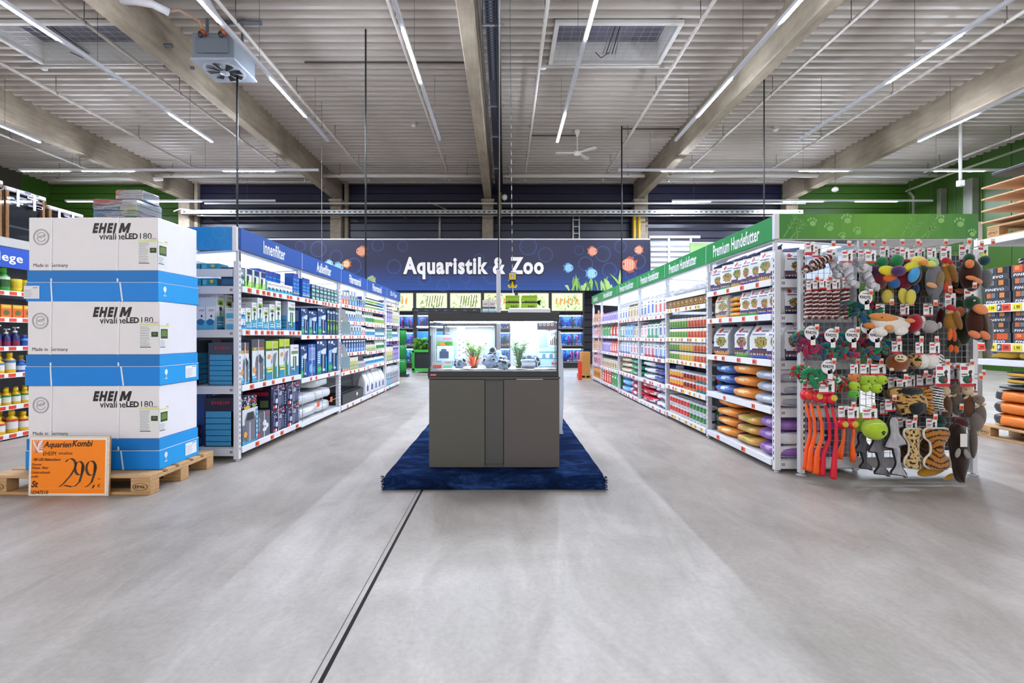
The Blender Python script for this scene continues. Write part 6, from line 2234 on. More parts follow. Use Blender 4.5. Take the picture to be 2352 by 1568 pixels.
def fill(side, bay, shelf, z, ya, yb, kinds, grp, tiers=1, back=0, gap=.004, inset=.015, hstep=None, jitter=0.0, where=None):
 """kinds: list of (count, width, height, depth, builder, desc, cat); repeated along the shelf from ya until yb."""
 order = sum(([k] * k[0] for k in kinds), [])
 tot = sum(k[1] + gap for k in order)
 sc = (yb - ya) / tot
 for t in range(tiers):
  for bk in range(back + 1):
   y = ya
   for k in order:
    _, w, h, d, mk, desc, cat = k
    ww = (w + gap) * sc
    wd = where
    if tiers > 1:
     wd = ('lower tier', 'upper tier', 'third tier')[t]
    if bk:
     wd = 'back ' + (wd or 'row')
    w2 = round(w * min(1.0, sc), 4)
    good(side, (mk, w2, h), (lambda mk=mk, w2=w2, h=h: mk(w2, h)), y + ww / 2 + jitter * RNG.uniform(-1, 1), z + t * (hstep or (h + .001)), desc, cat, bay, shelf, grp,
      inset + bk * (d + .006), wd, turn=jitter * RNG.uniform(-1.5, 1.5))
    y += ww
B0, B1, B2, B3, B4 = BLBAY
# ---- Innenfilter bay
z = LVL[0][0]
by_px('L', B0, 'top', z, [(553, 565, .18, K_teal_box, 'dark teal pump carton', 'carton'), (566, 582, .185, K_hang_pack, 'white and green pump pack with navy top', 'carton'),
       (583, 598, .185, K_hang_pack, 'white and green pump pack with navy top', 'carton'), (599, 613, .185, K_hang_pack, 'white and green pump pack with navy top', 'carton')], 'pump packs on the top shelf')
a, b = yl(617), yl(675)
fill('L', B0, 'top', z, a, b, [(7, .085, .11, .09, K_red_text, 'small white carton with red lettering', 'carton')], 'small white cartons on the top shelf')
fill('L', B0, 'top', z, yl(624), yl(672), [(5, .11, .25, .1, K_blue_hang, 'tall blue pack with black hook', 'carton')], 'tall blue packs behind the small white cartons', inset=.14, where='back row')
fill('L', B0, 'top', z, yl(676), yl(690), [(2, .13, .27, .1, K_blue_hang, 'tall blue pack with black hook', 'carton')], 'tall blue packs at the front edge', where='front edge')
z = LVL[0][1]
WFD = 'white filter carton with teal foot'
by_px('L', B0, 'second', z, [(554, 567, .1, K_small_white, 'small white blue carton, lower one', 'carton')], 'small stacked filter cartons')
by_px('L', B0, 'second', z + .101, [(554, 567, .1, K_small_white, 'small white blue carton, upper one', 'carton')], 'small stacked filter cartons')
by_px('L', B0, 'second', z, [(568, 580.5, .21, K_white_filter, 'low ' + WFD, 'carton'), (582, 593.5, .27, K_white_filter, 'medium ' + WFD, 'carton'), (595, 606.5, .325, K_white_filter, 'tall ' + WFD, 'carton'),
        (607.5, 620, .235, K_white_filter, 'low ' + WFD, 'carton'), (622, 634.5, .275, K_white_filter, 'medium ' + WFD, 'carton'), (636, 648.5, .32, K_white_filter, 'tall ' + WFD, 'carton'),
        (664, 681, .335, K_white_green_filter, 'white carton with green window print', 'carton')], 'white filter cartons on the second shelf')
by_px('L', B0, 'second', z, [(650, 663, .32, K_blue_back, 'grey blue carton shown by its back', 'carton')], 'filter cartons set back', inset=.08)
# second row of white cartons seen above the front ones
by_px('L', B0, 'second', z, [(556, 572, .34, K_white_filter, 'white carton of the back row', 'carton'), (573, 590, .34, K_white_filter, 'white carton of the back row', 'carton'), (606, 622, .34, K_grey_filter, 'grey carton of the back row', 'carton'), (624, 642, .345, K_grey_filter, 'grey carton of the back row', 'carton')],
  'back row of filter cartons', inset=.24, where='back row')
z = LVL[0][2]
by_px('L', B0, 'third', z, [(554, 576, .40, K_grey_filter, 'grey filter carton with red lettering', 'carton'), (581, 611, .43, K_grey_filter, 'large grey filter carton with red lettering', 'carton'), (614, 642, .41, K_lime_filter, 'lime topped filter carton', 'carton'),
       (644, 668, .43, K_lime_filter, 'tall lime topped filter carton', 'carton'), (670, 689, .36, K_white_green_filter, 'white carton with green window print', 'carton')], 'large filter cartons on the third shelf')
z = LVL[0][3]
by_px('L', B0, 'bottom', z, [(555, 592, .46, K_navy_big, 'large filter carton with navy dotted top', 'carton'), (594, 624, .26, K_grey_low, 'low grey carton with red lettering', 'carton'), (625.5, 657, .25, K_navy_dots, 'navy dotted carton, lower of two', 'carton'), (658.5, 689, .25, K_navy_dots, 'navy dotted carton, lower of two', 'carton')], 'cartons on the bottom shelf')
by_px('L', B0, 'bottom', z + .2515, [(625.5, 657, .25, K_navy_dots, 'navy dotted carton stacked on top', 'carton'), (658.5, 689, .25, K_navy_dots, 'navy dotted carton stacked on top', 'carton')], 'cartons on the bottom shelf', where='upper layer')
by_px('L', B0, 'bottom', z, [(560, 590, .52, K_blue_back, 'tall blue carton at the back', 'carton'), (594, 612, .5, K_blue_back, 'tall blue carton at the back', 'carton')], 'tall cartons at the back of the bottom shelf', inset=.36, where='back row')
# the goods seen through the near end (their broad sides face the camera)
for i, (xo, yo, zz, w, h, d, mk, sh, desc) in enumerate((
  (.30, 4.70, 1.786, .17, .06, .14, K_flat_teal, 'extra', 'flat teal carton on the short end shelf, next to the post'), (.48, 4.70, 1.786, .17, .06, .14, K_flat_teal, 'extra', 'flat teal carton on the short end shelf, second from the post'),
  (.30, 4.69, LVL[0][0], .14, .075, .14, K_flat_teal, 'top', 'flat teal carton at the rack end, next to the post'), (.45, 4.69, LVL[0][0], .14, .075, .14, K_flat_teal, 'top', 'flat teal carton at the rack end, middle of three'), (.60, 4.69, LVL[0][0], .14, .075, .14, K_flat_teal, 'top', 'flat teal carton at the rack end, farthest from the post'),
  (.29, 4.685, LVL[0][1], .085, .215, .1, K_small_white, 'second', 'slim white and teal carton at the rack end, nearest its post'), (.38, 4.685, LVL[0][1], .085, .215, .1, K_small_white, 'second', 'slim white and teal carton at the rack end, middle of three'), (.47, 4.685, LVL[0][1], .085, .215, .1, K_small_white, 'second', 'slim white and teal carton at the rack end, third from its post'),
  (.58, 4.70, LVL[0][1], .12, .32, .2, K_grey_low, 'second', 'dark grey carton behind the slim white ones at the rack end'), (.55, 4.69, LVL[0][2], .2, .42, .2, K_grey_filter, 'third', 'dark grey carton with red lettering seen at the rack end'),
  (.53, 4.69, LVL[0][3], .24, .2, .2, K_navy_dots, 'bottom', 'dotted carton low at the rack end beside the wooden pallet'))):
 o = put(('end', mk, w, h), (lambda mk=mk, w=w, h=h: mk(w, h)), (LF - xo, yo, zz + .0006), 0, desc, 'carton', 'cartons seen at the near rack end')
# ---- Aussenfilter bay
z = LVL[1][0]
fill('L', B1, 'top', z, yl(697), yl(714), [(2, .13, .25, .1, K_blue_hang, 'tall blue pack with black hook', 'carton')], 'tall blue packs on the top shelf')
fill('L', B1, 'top', z, yl(718), yl(777), [(7, .13, .1, .18, K_teal_box, 'dark teal pump carton', 'carton')], 'teal pump cartons', tiers=2)
z = LVL[1][1]
by_px('L', B1, 'second', z, [(694, 710, .33, K_blue_tall, 'dark blue filter carton', 'carton'), (711, 731, .31, K_blue_tall, 'dark blue filter carton', 'carton'), (732, 752, .36, K_blue_tall, 'tall dark blue carton', 'carton')]
  + [(753.5 + 6.4 * k, 759.5 + 6.4 * k, .36 - .01 * (k % 2), K_blue_slim, 'slim dark blue carton', 'carton') for k in range(4)], 'dark blue filter cartons')
z = LVL[1][2]
by_px('L', B1, 'third', z, [(693, 708, .4, K_blue_tall, 'dark blue filter carton', 'carton'), (709.5, 728, .41, K_blue_back, 'blue carton shown by its printed back', 'carton'), (729.5, 753.5, .46, K_blue_tall, 'tall dark blue carton', 'carton'), (755, 778, .46, K_blue_tall, 'tall dark blue carton', 'carton')], 'dark blue filter cartons')
z = LVL[1][3]
for k, (y, zz, tz, dsc) in enumerate(((6.42, 0, 0, 'white filter media sack lying at the near end, lowest'), (6.98, 0, .03, 'white filter media sack lying at the far end, lowest'), (6.40, .17, -.04, 'white filter media sack second from the bottom, near end'), (7.02, .17, .02, 'white filter media sack second from the bottom, far end'), (6.9, .34, .06, 'topmost white filter media sack under the dark blue cartons'))):
 put(('media', k % 2), (lambda k=k: K_sack(.6, .165, .5, 'e6e8ea', 'd9dde2', 'eef0f0', k)), (LF - .03, y, z + zz + .001), pi / 2 + tz, dsc, 'sack', 'white sacks on the wire fronted bottom shelf')
w_ = root('wire_basket')
for zz in (.14, .33):
 m = MB()
 m.path([(LF + .005, 6.1, z + zz), (LF + .005, 7.42, z + zz)], .004, C('cfcfd4'), 6)
 m.build('wire', 'steel', w_)
for yy in (6.1, 6.76, 7.42):
 m = MB()
 m.path([(LF + .005, yy, z + .003), (LF + .005, yy, z + .33)], .004, C('cfcfd4'), 6)
 m.build('wire', 'steel', w_)
for yy in (6.55, 7.05):
 m = MB()
 m.box(LF + .010, LF + .012, yy, yy + .09, z + .12, z + .19, C('e0662c'))
 m.build('price_tag', 'carton', w_)
tag(w_, 'wire front with two orange price tags before the white sacks', 'basket')
# paper flyers clipped to the post
for i, (py, dsc) in enumerate(((742, 'upper'), (822, 'lower'))):
 m = MB()
 zc = ZP(py, 7.5)
 m.box(LF + .02, LF + .16, 7.47, 7.472, zc - .16, zc + .02, C('b8d4da'))
 m.add([(LF + .05, 7.465, zc + .02), (LF + .14, 7.465, zc + .02), (LF + .09, 7.44, zc + .2), (LF + .02, 7.45, zc + .22)], ((0, 1, 2, 3),), C('e6e6e4'))
 m.box(LF + .008, LF + .03, 7.468, 7.478, zc - .1, zc + .24, C('d8d8dc'))
 tag(m.build('flyer_holder', 'carton'), 'pale flyer clipped to the post after the second blue sign, %s one' % dsc, 'flyer')
# ---- Filtermaterial bays and the last bay
BOT = lambda body, cap, band, lab: (lambda w, h: K_bottle(w, h, body, cap, band, lab))
KB1, KB2, KB3, KB4 = BOT('e4e8dc', '1f2026', '8fb84a', 'eef0e4'), BOT('dfe6ea', '2a2b44', '4a9ac0', 'eaf0f2'), BOT('d8e4d8', 'e4e8e8', '3a8a4a', 'e8f0e0'), BOT('3a8aa8', 'e8eaec', 'd0e4ec', '2a6a8a')
CT = lambda col, a, b: (lambda w, h: carton(w, h, .16, col, [('r', 0, 0, 1, .4, a), ('e', .5, .55, .3, .16, b), ('r', .1, .82, .9, .92, 'e8e8ea')] + lines(3, .1, .08, .9, .34, 4, 'dfe8ee'), None, a))
KC1, KC2, KC3, KC4, KC5, KC6 = CT('e6e4ea', 'e0782c', '6a8ab4'), CT('e8ecee', '2f8fb4', '4a5a6a'), CT('dfe8f2', '4a64b0', '28344c'), CT('23304e', '4a7ac0', '8fb0dc'), CT('e8e4c8', '8aa03c', 'c8b04a'), CT('d8dade', '8a8494', '4a4a5a')
for bi, (bay, y0_, y1_) in enumerate(((B2, LY[2] + .06, LY[3]), (B3, LY[3] + .01, LY[4] - .06))):
 L_ = LVL[2 + bi]
 ym = (y0_ + y1_) / 2
 if bi == 0:
  fill('L', bay, 'top', L_[0], y0_, y1_, [(3, .11, .2, .16, KC1, 'white carton with orange foot', 'carton'), (3, .12, .24, .16, KC2, 'white carton with teal foot', 'carton'), (2, .1, .14, .16, KC4, 'small navy carton', 'carton'), (2, .09, .2, .16, KC3, 'pale blue carton', 'carton')], 'small cartons on the top shelf')
  fill('L', bay, 'second', L_[1], y0_ + .12, y1_, [(5, .12, .16, .16, KC3, 'pale blue carton', 'carton'), (3, .11, .19, .16, KC2, 'white carton with teal foot', 'carton'), (2, .1, .13, .16, KC6, 'grey carton', 'carton')], 'small cartons on the second shelf')
  fill('L', bay, 'third', L_[2], y0_, y1_, [(4, .15, .19, .16, KC6, 'grey carton', 'carton'), (3, .14, .2, .16, KC2, 'white carton with teal foot', 'carton'), (2, .12, .14, .16, KC1, 'white carton with orange foot', 'carton')], 'small cartons on the third shelf')
  fill('L', bay, 'fourth', L_[3], y0_ + .1, y1_, [(9, .12, .2, .16, KC4, 'navy and blue carton', 'carton')], 'navy cartons on the fourth shelf')
  fill('L', bay, 'fifth', L_[4], y0_ + .1, y1_, [(3, .11, .16, .16, KC1, 'white carton with orange foot', 'carton'), (4, .1, .2, .16, KC5, 'cream and olive carton', 'carton'), (4, .1, .11, .16, KC6, 'grey carton', 'carton')], 'small cartons on the fifth shelf')
  m = MB()
  m.box(LF - .62, LF - .03, y0_ + .15, y1_ - .08, L_[5] + .001, L_[5] + .17, C('1e1f23'), .012)
  m.box(LF - .60, LF - .06, y0_ + .2, y1_ - .12, L_[5] + .17, L_[5] + .19, C('26272b'), .008)
  m.box(LF - .03, LF - .026, y1_ - .5, y1_ - .42, L_[5] + .07, L_[5] + .12, C('e8e8ec'))
  tag(m.build('black_crate', 'plastic'), 'flat black crate with white tag on the bottom shelf before the white bags', 'crate')
 else:
  fill('L', bay, 'top', L_[0], y0_, y1_, [(7, .085, .105, .09, KB1, 'white bottle with black cap', 'bottle'), (5, .085, .105, .09, KB2, 'pale bottle with navy cap', 'bottle')], 'small bottles on the top shelf', tiers=2)
  fill('L', bay, 'second', L_[1], y0_, y1_, [(5, .11, .22, .1, KB3, 'white bottle with green band', 'bottle'), (6, .11, .2, .1, KB1, 'white bottle with black cap', 'bottle')], 'bottles on the second shelf')
  fill('L', bay, 'third', L_[2], y0_, y1_, [(6, .1, .2, .1, KB2, 'pale bottle with navy cap', 'bottle'), (6, .1, .18, .1, KB4, 'teal bottle with white cap', 'bottle')], 'bottles on the third shelf')
  fill('L', bay, 'fourth', L_[3], y0_, y1_, [(6, .11, .12, .16, KC5, 'cream and olive carton', 'carton'), (6, .1, .2, .1, KB3, 'white bottle with green band', 'bottle')], 'goods on the fourth shelf')
  fill('L', bay, 'fifth', L_[4], y0_, y1_, [(12, .1, .17, .1, KB2, 'pale bottle with navy cap', 'bottle')], 'bottles on the fifth shelf')
  wb = lambda w, h: stand_bag(w, h, .16, lambda u, v: ('2c3a8a' if .3 < u < .8 and .2 < v < .42 else 'c83a3a' if .4 < u < .6 and .44 < v < .5 else 'e8e9ec'), 'd8dade', 'c9ccd2', 6)
  fill('L', bay, 'bottom', L_[5], y0_, y1_, [(5, .26, .4, .16, wb, 'white bag with blue label', 'bag')], 'white bags on the bottom shelf', jitter=.02)
y0_, y1_ = LY[4] + .06, LY[5] - .06
L_ = LVL[4]
KC7, KC8 = CT('5a3a9a', '8a6ac8', 'd8c8f0'), CT('0f5a4a', '1f7a5a', 'a8d8c0')
fill('L', B4, 'top', L_[0] - .0, y0_, y1_, [(8, .13, .05, .12, KC6, 'flat grey carton', 'carton')], 'flat cartons on top')
fill('L', B4, 'second', L_[1], y0_, y1_, [(4, .13, .3, .16, KC7, 'tall violet carton', 'carton'), (4, .13, .27, .16, KC5, 'tall cream carton', 'carton')], 'tall cartons on the second shelf')
fill('L', B4, 'third', L_[2], y0_, y1_, [(4, .13, .22, .16, KC8, 'dark green carton', 'carton'), (5, .12, .2, .1, KB2, 'pale bottle with navy cap', 'bottle')], 'goods on the third shelf')
fill('L', B4, 'fourth', L_[3], y0_, y1_, [(4, .15, .3, .16, KC5, 'tall cream carton', 'carton'), (4, .13, .34, .16, KC7, 'tall violet carton', 'carton')], 'tall cartons on the fourth shelf')
fill('L', B4, 'bottom', L_[4], y0_, y1_, [(3, .14, .4, .16, KC2, 'white carton with teal foot', 'carton'), (5, .14, .38, .16, KC6, 'large grey carton', 'carton')], 'large cartons on the bottom shelf')
# ---- green signed rack
G0, G1, G2, G3, G4, G5 = GRBAY
DB = lambda seed, base='e6e3df', foot='d89a2c', pic='8a9a4a', d=.08, side='cfd0d4': (lambda w, h: K_dogbag(w, h, base, foot, pic, d, seed, side))
D1, D2, D3, D4, D5 = DB(1), DB(2, 'e4e2e4', '2f4fa0', '9a7a4a'), DB(3, 'e8e2e2', '3fa04a', 'b0884a'), DB(4, 'e8e0da', '6a3a9a', '8a6a4a'), DB(5, 'e2d8b8', 'e0a02c', '8a7a4a')
z = LVR[0][0]
it = [(1763, 1775.5, .28, D2, 'white dog food bag with blue foot', 'bag'), (1738, 1761, .295, D1, 'broad white dog food bag with orange foot', 'bag'), (1716, 1734, .285, D2, 'white dog food bag with blue foot', 'bag'), (1697, 1714, .285, D4, 'white dog food bag with violet foot', 'bag'),
  (1677, 1695, .29, D1, 'white dog food bag with orange foot', 'bag'), (1652, 1674, .285, D3, 'white dog food bag with green foot', 'bag'), (1630, 1650, .28, D2, 'white dog food bag with navy back', 'bag')]
by_px('R', G0, 'top', z, it, 'upright dog food bags on the top shelf', inset=.03, turn=.22)
z = LVR[0][1]
it = [(1757, 1775, .265, D4, 'white dog food bag with violet foot', 'bag'), (1735, 1756, .262, D2, 'white dog food bag with blue foot', 'bag'), (1716, 1733, .265, D3, 'white dog food bag with green foot', 'bag'), (1696, 1714, .26, D3, 'white dog food bag with green foot', 'bag')]
by_px('R', G0, 'second', z, it, 'upright dog food bags on the second shelf', inset=.03, turn=.22)
YEL = lambda s_: (lambda: lying_bag(.3, .055, .3, split_col('e8a02c', 'e4e0d8', 'b86a1c', 'f0c860', .55, -1), s_))
for k in range(4):
 put(('yelbag', k), YEL(k), (RF + .02, (yr(1694) + yr(1667)) / 2, z + .001 + .052 * k), -pi / 2, 'flat orange snack bag, %s from below beside the green footed bags' % ORD[k], 'bag', 'stacked orange snack bags')
by_px('R', G0, 'second', z, [(1638, 1666, .265, D5, 'cream dog food bag with orange foot', 'bag')], 'upright dog food bags on the second shelf', inset=.02)
z = LVR[0][2]
DG = lambda seed, foot, pic, base='e4e3e1': (lambda w, h: K_dogbag(w, h, base, foot, pic, .2, seed, 'bcc0c8', None))
it = [(1752, 1776, .335, DG(11, '7a3a9a', '9a7a4a'), 'large white sack with violet foot', 'sack'), (1715, 1749, .34, DG(12, '4a5ab0', '8a9a4a'), 'largest white sack with blue foot', 'sack'), (1679, 1701, .335, DG(13, '5aa83a', '9a4a7a'), 'large white sack with green foot', 'sack'), (1634, 1657, .335, DG(14, 'e0962c', '7a9a3a'), 'large white sack with orange foot', 'sack')]
by_px('R', G0, 'third', z, it, 'large upright dog food sacks', inset=.05, turn=.2)
def sack_pile(pxa, pxb, z, n, h, main, end, seed, desc, grp, patch='e8c890', at=.35, d=.55, inset=.02):
 a, b = span('R', pxa, pxb)
 for k in range(n):
  put((main, seed, round(b - a, 2)), (lambda: lying_bag((b - a) * 1.04, h, d, split_col(main, end, None, patch, at, -1), seed)), (RF + inset + .012 * (k % 2), (a + b) / 2 + .02 * sin(k * 2.1), z + .001 + k * h * 1.01), -pi / 2 + .05 * sin(k * 3 + seed),
   desc % ('bottom', 'second', 'third', 'fourth')[k] if n > 1 else desc, 'sack', grp)
z = LVR[0][3]
sack_pile(1630, 1670, z, 3, .105, '4a72b8', '2a3f78', 31, 'blue dog food sack on the fourth shelf, nearest green bay, %s from below', 'blue lying sacks', 'c8d8e8')
sack_pile(1668, 1716, z, 3, .115, 'e8943c', '262c58', 32, 'orange and navy sack on the fourth shelf, nearest green bay, %s from below', 'orange lying sacks on the fourth shelf')
sack_pile(1719, 1777, z, 3, .105, 'a8acb8', '3a3a58', 33, 'silver grey sack on fourth shelf by the near green rack post, %s from below', 'grey lying sacks', 'c4c8d2', .8)
z = LVR[0][4]
sack_pile(1632, 1675, z, 4, .1, 'ec9a3e', '262c58', 34, 'orange sack at the far end of bottom shelf, nearest green bay, %s from below', 'orange lying sacks on the bottom shelf')
sack_pile(1677, 1724, z, 3, .1, 'd8a860', '2c3468', 35, 'sand coloured sack mid bottom shelf, nearest green bay, %s from below', 'sand coloured lying sacks', 'a8a04a')
sack_pile(1728, 1775, z, 3, .115, '8a62a8', '6a4a8a', 36, 'purple sack on bottom shelf by the near green rack post, %s from below', 'purple lying sacks', 'b49ac8', .8)
# sacks lying behind those, their white ends seen between the end posts
for s_, (z, n, lab) in enumerate(((LVR[0][3], 3, 'fourth'), (LVR[0][4], 2, 'bottom'))):
 for k in range(n):
  put(('endsack', s_), (lambda: lying_bag(.5, .12, .09, split_col('e2e2e4', '2a2c60', None, None, .7, 1), 60 + s_)), (RF + .28, 4.31, z + .001 + k * .115), 0, 'white sack end in the rack end on %s shelf, %s from below' % (lab, ORD[k]), 'sack', 'sacks at the near rack end')
for k, z in enumerate(LVR[0][:3]):
 put(('endbag', k), (lambda k=k: K_dogbag(.17, (.26, .25, .36)[k], 'e2e2e2', '2a2c60', '5a4a3a', .12, 70 + k)), (RF + .19, 4.31, z + .001), 0, 'pale dog food bag seen in the rack end on the %s shelf' % SHN[k], 'bag', 'bags at the near rack end')
# second bay
y0_, y1_ = RY[1] + .01, RY[2] - .06
L_ = LVR[1]
for k in range(4):
 put(('topsack', k % 2), (lambda k=k: K_sack(.42, .12, .4, 'dcdcdf', 'cfcfd3', 'e4e4e6', 40 + k)), (RF + .04, y0_ + .2 + k * .34, L_[0] + .001), -pi / 2 + .15 * (-1) ** k, 'grey white sack on the very top board, %s along the second green bay' % ORD[k], 'sack', 'sacks on the top board')
TN = lambda a, b, c, p: (lambda w, h: K_tin(w, h, a, b, c, p))
KG = lambda w, h: carton(w, h, .15, 'b8863c', [('r', 0, 0, 1, .12, '2a211c'), ('r', 0, .7, 1, .84, '2a211c'), ('r', .1, .84, .9, .95, 'd8b46a'), ('e', .5, .42, .3, .2, '6a4a2a'), ('e', .55, .45, .14, .12, 'e0c890')], None, '4a3424')
fill('R', G1, 'second', L_[1], y0_, y1_, [(9, .14, .14, .15, KG, 'gold and black carton', 'carton')], 'gold cartons')
JAR = lambda a, b, lid, pic: (lambda w, h: K_jar(w, h, a, b, lid, pic))
J1, J2, J3 = JAR('c8c86a', 'e4dcc4', '2a3560', '6a9a4a'), JAR('d8a88a', 'ead8c8', '4a2a2a', 'c85a3a'), JAR('b8cc8a', 'e6e0cc', '2a4a3a', 'd8b04a')
fill('R', G1, 'third', L_[2], y0_, y1_, [(7, .1, .135, .1, J2, 'food jar with salmon label', 'jar'), (7, .1, .135, .1, J1, 'food jar with yellow green label', 'jar')], 'food jars on the third shelf', tiers=2, back=0)
fill('R', G1, 'fourth', L_[3], y0_, y1_, [(5, .1, .125, .1, J2, 'food jar with salmon label', 'jar'), (5, .1, .125, .1, J3, 'food jar with green label', 'jar'), (4, .1, .125, .1, J1, 'food jar with yellow green label', 'jar')], 'food jars on the fourth shelf', tiers=2)
T1, T2, T3, T4 = TN('c83a3a', 'e4e4e8', 'd8d8dc', 'e8b04a'), TN('3a7a8a', 'e4e4e8', 'c8ccd4', 'e0603a'), TN('e0843a', 'e8e4dc', 'd8d8dc', '8a2a2a'), TN('2f6a4a', 'd8dce0', 'c4c8d0', 'c8d04a')
fill('R', G1, 'fifth', L_[4], y0_, y1_, [(4, .1, .11, .1, T2, 'tin with teal band', 'tin'), (4, .1, .11, .1, T3, 'tin with orange band', 'tin'), (5, .1, .11, .1, T1, 'tin with red band', 'tin')], 'food tins on the fifth shelf', tiers=2, back=1)
T5, T6 = TN('e4e4ea', '3a3f7a', 'd8d8dc', 'd8483a'), TN('dfe4ea', '2c3468', 'c8ccd4', '4a8a4a')
fill('R', G1, 'bottom', L_[5], y0_, y1_, [(6, .1, .12, .1, T6, 'white navy tin', 'tin'), (7, .1, .12, .1, T5, 'navy tin with red picture', 'tin')], 'white and navy tins on the bottom shelf', tiers=2, back=1)
# third to sixth bay: bags and pouches
PC = lambda base, pic, top, foot=None, seed=0, d=.09: (lambda w, h: pouch(w, h, d, base, pic, top, foot, seed))
W1, W2, W3, W4 = PC('e8e6ea', 'c85a5a', 'e2e2e6', None, 1), PC('eae8ea', '4a6ac0', 'dcdce4', None, 2), PC('eceaea', 'd8a0a0', '8a3a4a', None, 3), PC('e8e8ec', '3a4a8a', 'e4e4e8', 'd8d8e0', 4)
WG = PC('e9ebea', '2f8a5a', '1f6a44', '2f9a5a', 5)
WB, WR = PC('e8eaee', '7a94c8', 'c8d0e0', '4a64b4', 6), PC('ebe8ea', 'c04a5a', 'e0dce0', 'c8323e', 7)
CR, OR_, PU, RD, GN, LB = PC('e0d4b8', '9a7a4a', '6a5a3a', None, 8), PC('eda034', '6a4a2a', 'c87a1c', None, 9), PC('b49ad0', '6a4a9a', '5a3a8a', None, 10), PC('d84a34', 'e8d0c0', '9a2a1c', None, 11), PC('5ab46a', '2a6a3a', '2f7a3c', None, 12), PC('a8d0ec', '4a7ac0', '6aa0d8', None, 13)
PK = PC('dca0b4', '8a4a6a', 'c86a8a', None, 14)
for bay, L_, y0_, y1_, rows in (
 (G2, LVR[2], RY[2] + .01, RY[3] - .05, [
  [(3, .17, .30, .1, W1, 'white pouch with red picture', 'bag'), (2, .17, .33, .1, W2, 'white pouch with blue picture', 'bag'), (2, .16, .27, .1, W4, 'plain white pouch', 'bag')],
  [(2, .18, .27, .1, W4, 'plain white pouch', 'bag'), (3, .18, .26, .1, WG, 'white pouch with green foot', 'bag'), (2, .17, .25, .1, W3, 'white pouch with dark red top', 'bag')],
  [(3, .17, .24, .1, WB, 'white pouch with blue foot', 'bag'), (3, .16, .25, .1, WR, 'white pouch with red foot', 'bag'), (1, .18, .26, .1, W2, 'white pouch with blue picture', 'bag')], None, None]),
 (G3, LVR[3], RY[3] + .01, RY[4] - .06, [
  [(4, .18, .27, .1, CR, 'cream and gold pouch', 'bag'), (3, .18, .25, .1, W2, 'white pouch with blue picture', 'bag')],
  [(2, .17, .24, .1, CR, 'cream and gold pouch', 'bag'), (3, .17, .25, .1, LB, 'light blue pouch', 'bag'), (2, .17, .26, .1, WG, 'white pouch with green foot', 'bag')],
  [(3, .17, .24, .1, W1, 'white pouch with red picture', 'bag'), (4, .16, .25, .1, WB, 'white pouch with blue foot', 'bag')], None, None]),
 (G4, LVR[4], RY[4] + .01, RY[5] - .06, [
  [(7, .2, .2, .1, PU, 'lilac pouch', 'bag')], [(3, .2, .24, .1, RD, 'red pouch', 'bag'), (3, .2, .24, .1, GN, 'green pouch', 'bag')],
  [(4, .2, .26, .1, RD, 'red pouch', 'bag'), (4, .2, .26, .1, PU, 'lilac pouch', 'bag')], [(8, .2, .22, .1, CR, 'cream pouch', 'bag')],
  [(3, .2, .26, .1, GN, 'green pouch', 'bag'), (4, .2, .26, .1, RD, 'red pouch', 'bag')]]),
 (G5, LVR[5], RY[5] + .01, RY[6] - .06, [
  [(5, .2, .24, .1, OR_, 'orange pouch', 'bag')], [(3, .2, .24, .1, OR_, 'orange pouch', 'bag'), (2, .2, .24, .1, PK, 'pink pouch', 'bag')],
  [(5, .2, .26, .1, OR_, 'orange pouch', 'bag')], [(5, .2, .26, .1, PK, 'pink pouch', 'bag')], [(6, .2, .28, .1, OR_, 'orange pouch', 'bag')]])):
 for k, kinds in enumerate(rows):
  if kinds:
   fill('R', bay, shelf_word(k, len(L_)), L_[k], y0_, y1_, kinds, 'pouches on the %s shelf' % shelf_word(k, len(L_)), tiers=2 if bay in (G4,) and k == 4 else 1, inset=.02, jitter=.012, hstep=.2)
def lying_rows(bay, zz, y0_, y1_, cols, n, h, lab, d=.5):
 """Sacks lying in low stacks side by side."""
 w = (y1_ - y0_) / len(cols)
 for c, (main, end, word, seed) in enumerate(cols):
  for k in range(n):
   put(('lie', main, seed, round(w, 2)), (lambda: lying_bag(w * .97, h, d, plain_col(main, end, 'e9e8ec', seed), seed)), (RF + .02 + .01 * (k % 2), y0_ + w * (c + .5), zz + .001 + k * h * 1.01), -pi / 2 + .03 * sin(seed + k),
    '%s sack on the %s shelf, %s, %s from below' % (word, lab, bay, ORD[k]), 'sack', 'lying sacks on the %s shelf' % lab)
lying_rows(G2, LVR[2][3], RY[2] + .02, RY[3] - .06, [('2c3a8a', '3a4aa0', 'white and navy', 41), ('e8e9ee', '4a5aa8', 'white and blue printed', 42)], 3, .1, 'fourth')
lying_rows(G2, LVR[2][4], RY[2] + .02, RY[3] - .06, [('e6e4ea', '5a4a8a', 'white and violet', 43), ('c42a44', 'd8485a', 'crimson and white', 44)], 3, .11, 'bottom')
lying_rows(G3, LVR[3][3], RY[3] + .02, RY[4] - .07, [('1f8a5a', '2fa06a', 'green and white', 45), ('d8c8a8', 'a8884a', 'cream and brown', 46)], 3, .1, 'fourth')
lying_rows(G3, LVR[3][4], RY[3] + .02, RY[4] - .07, [('c8324a', 'e0e0e4', 'red and white', 47), ('7ab8e4', '5aa0d8', 'light blue', 48)], 3, .12, 'bottom')
# hanging strip of small pink pouches on the last post
for k in range(14):
 put(('strip',), (lambda: pouch(.09, .085, .03, 'e0b4b8', '9a4a5a', 'c87a84', None, 3)), (RF - .06, RY[5] + .05, .42 + k * .098), -pi / 2, 'small pink snack pouch on the hanging strip, %s from below' % ORD[k], 'pouch', 'pink pouches on a hanging strip')
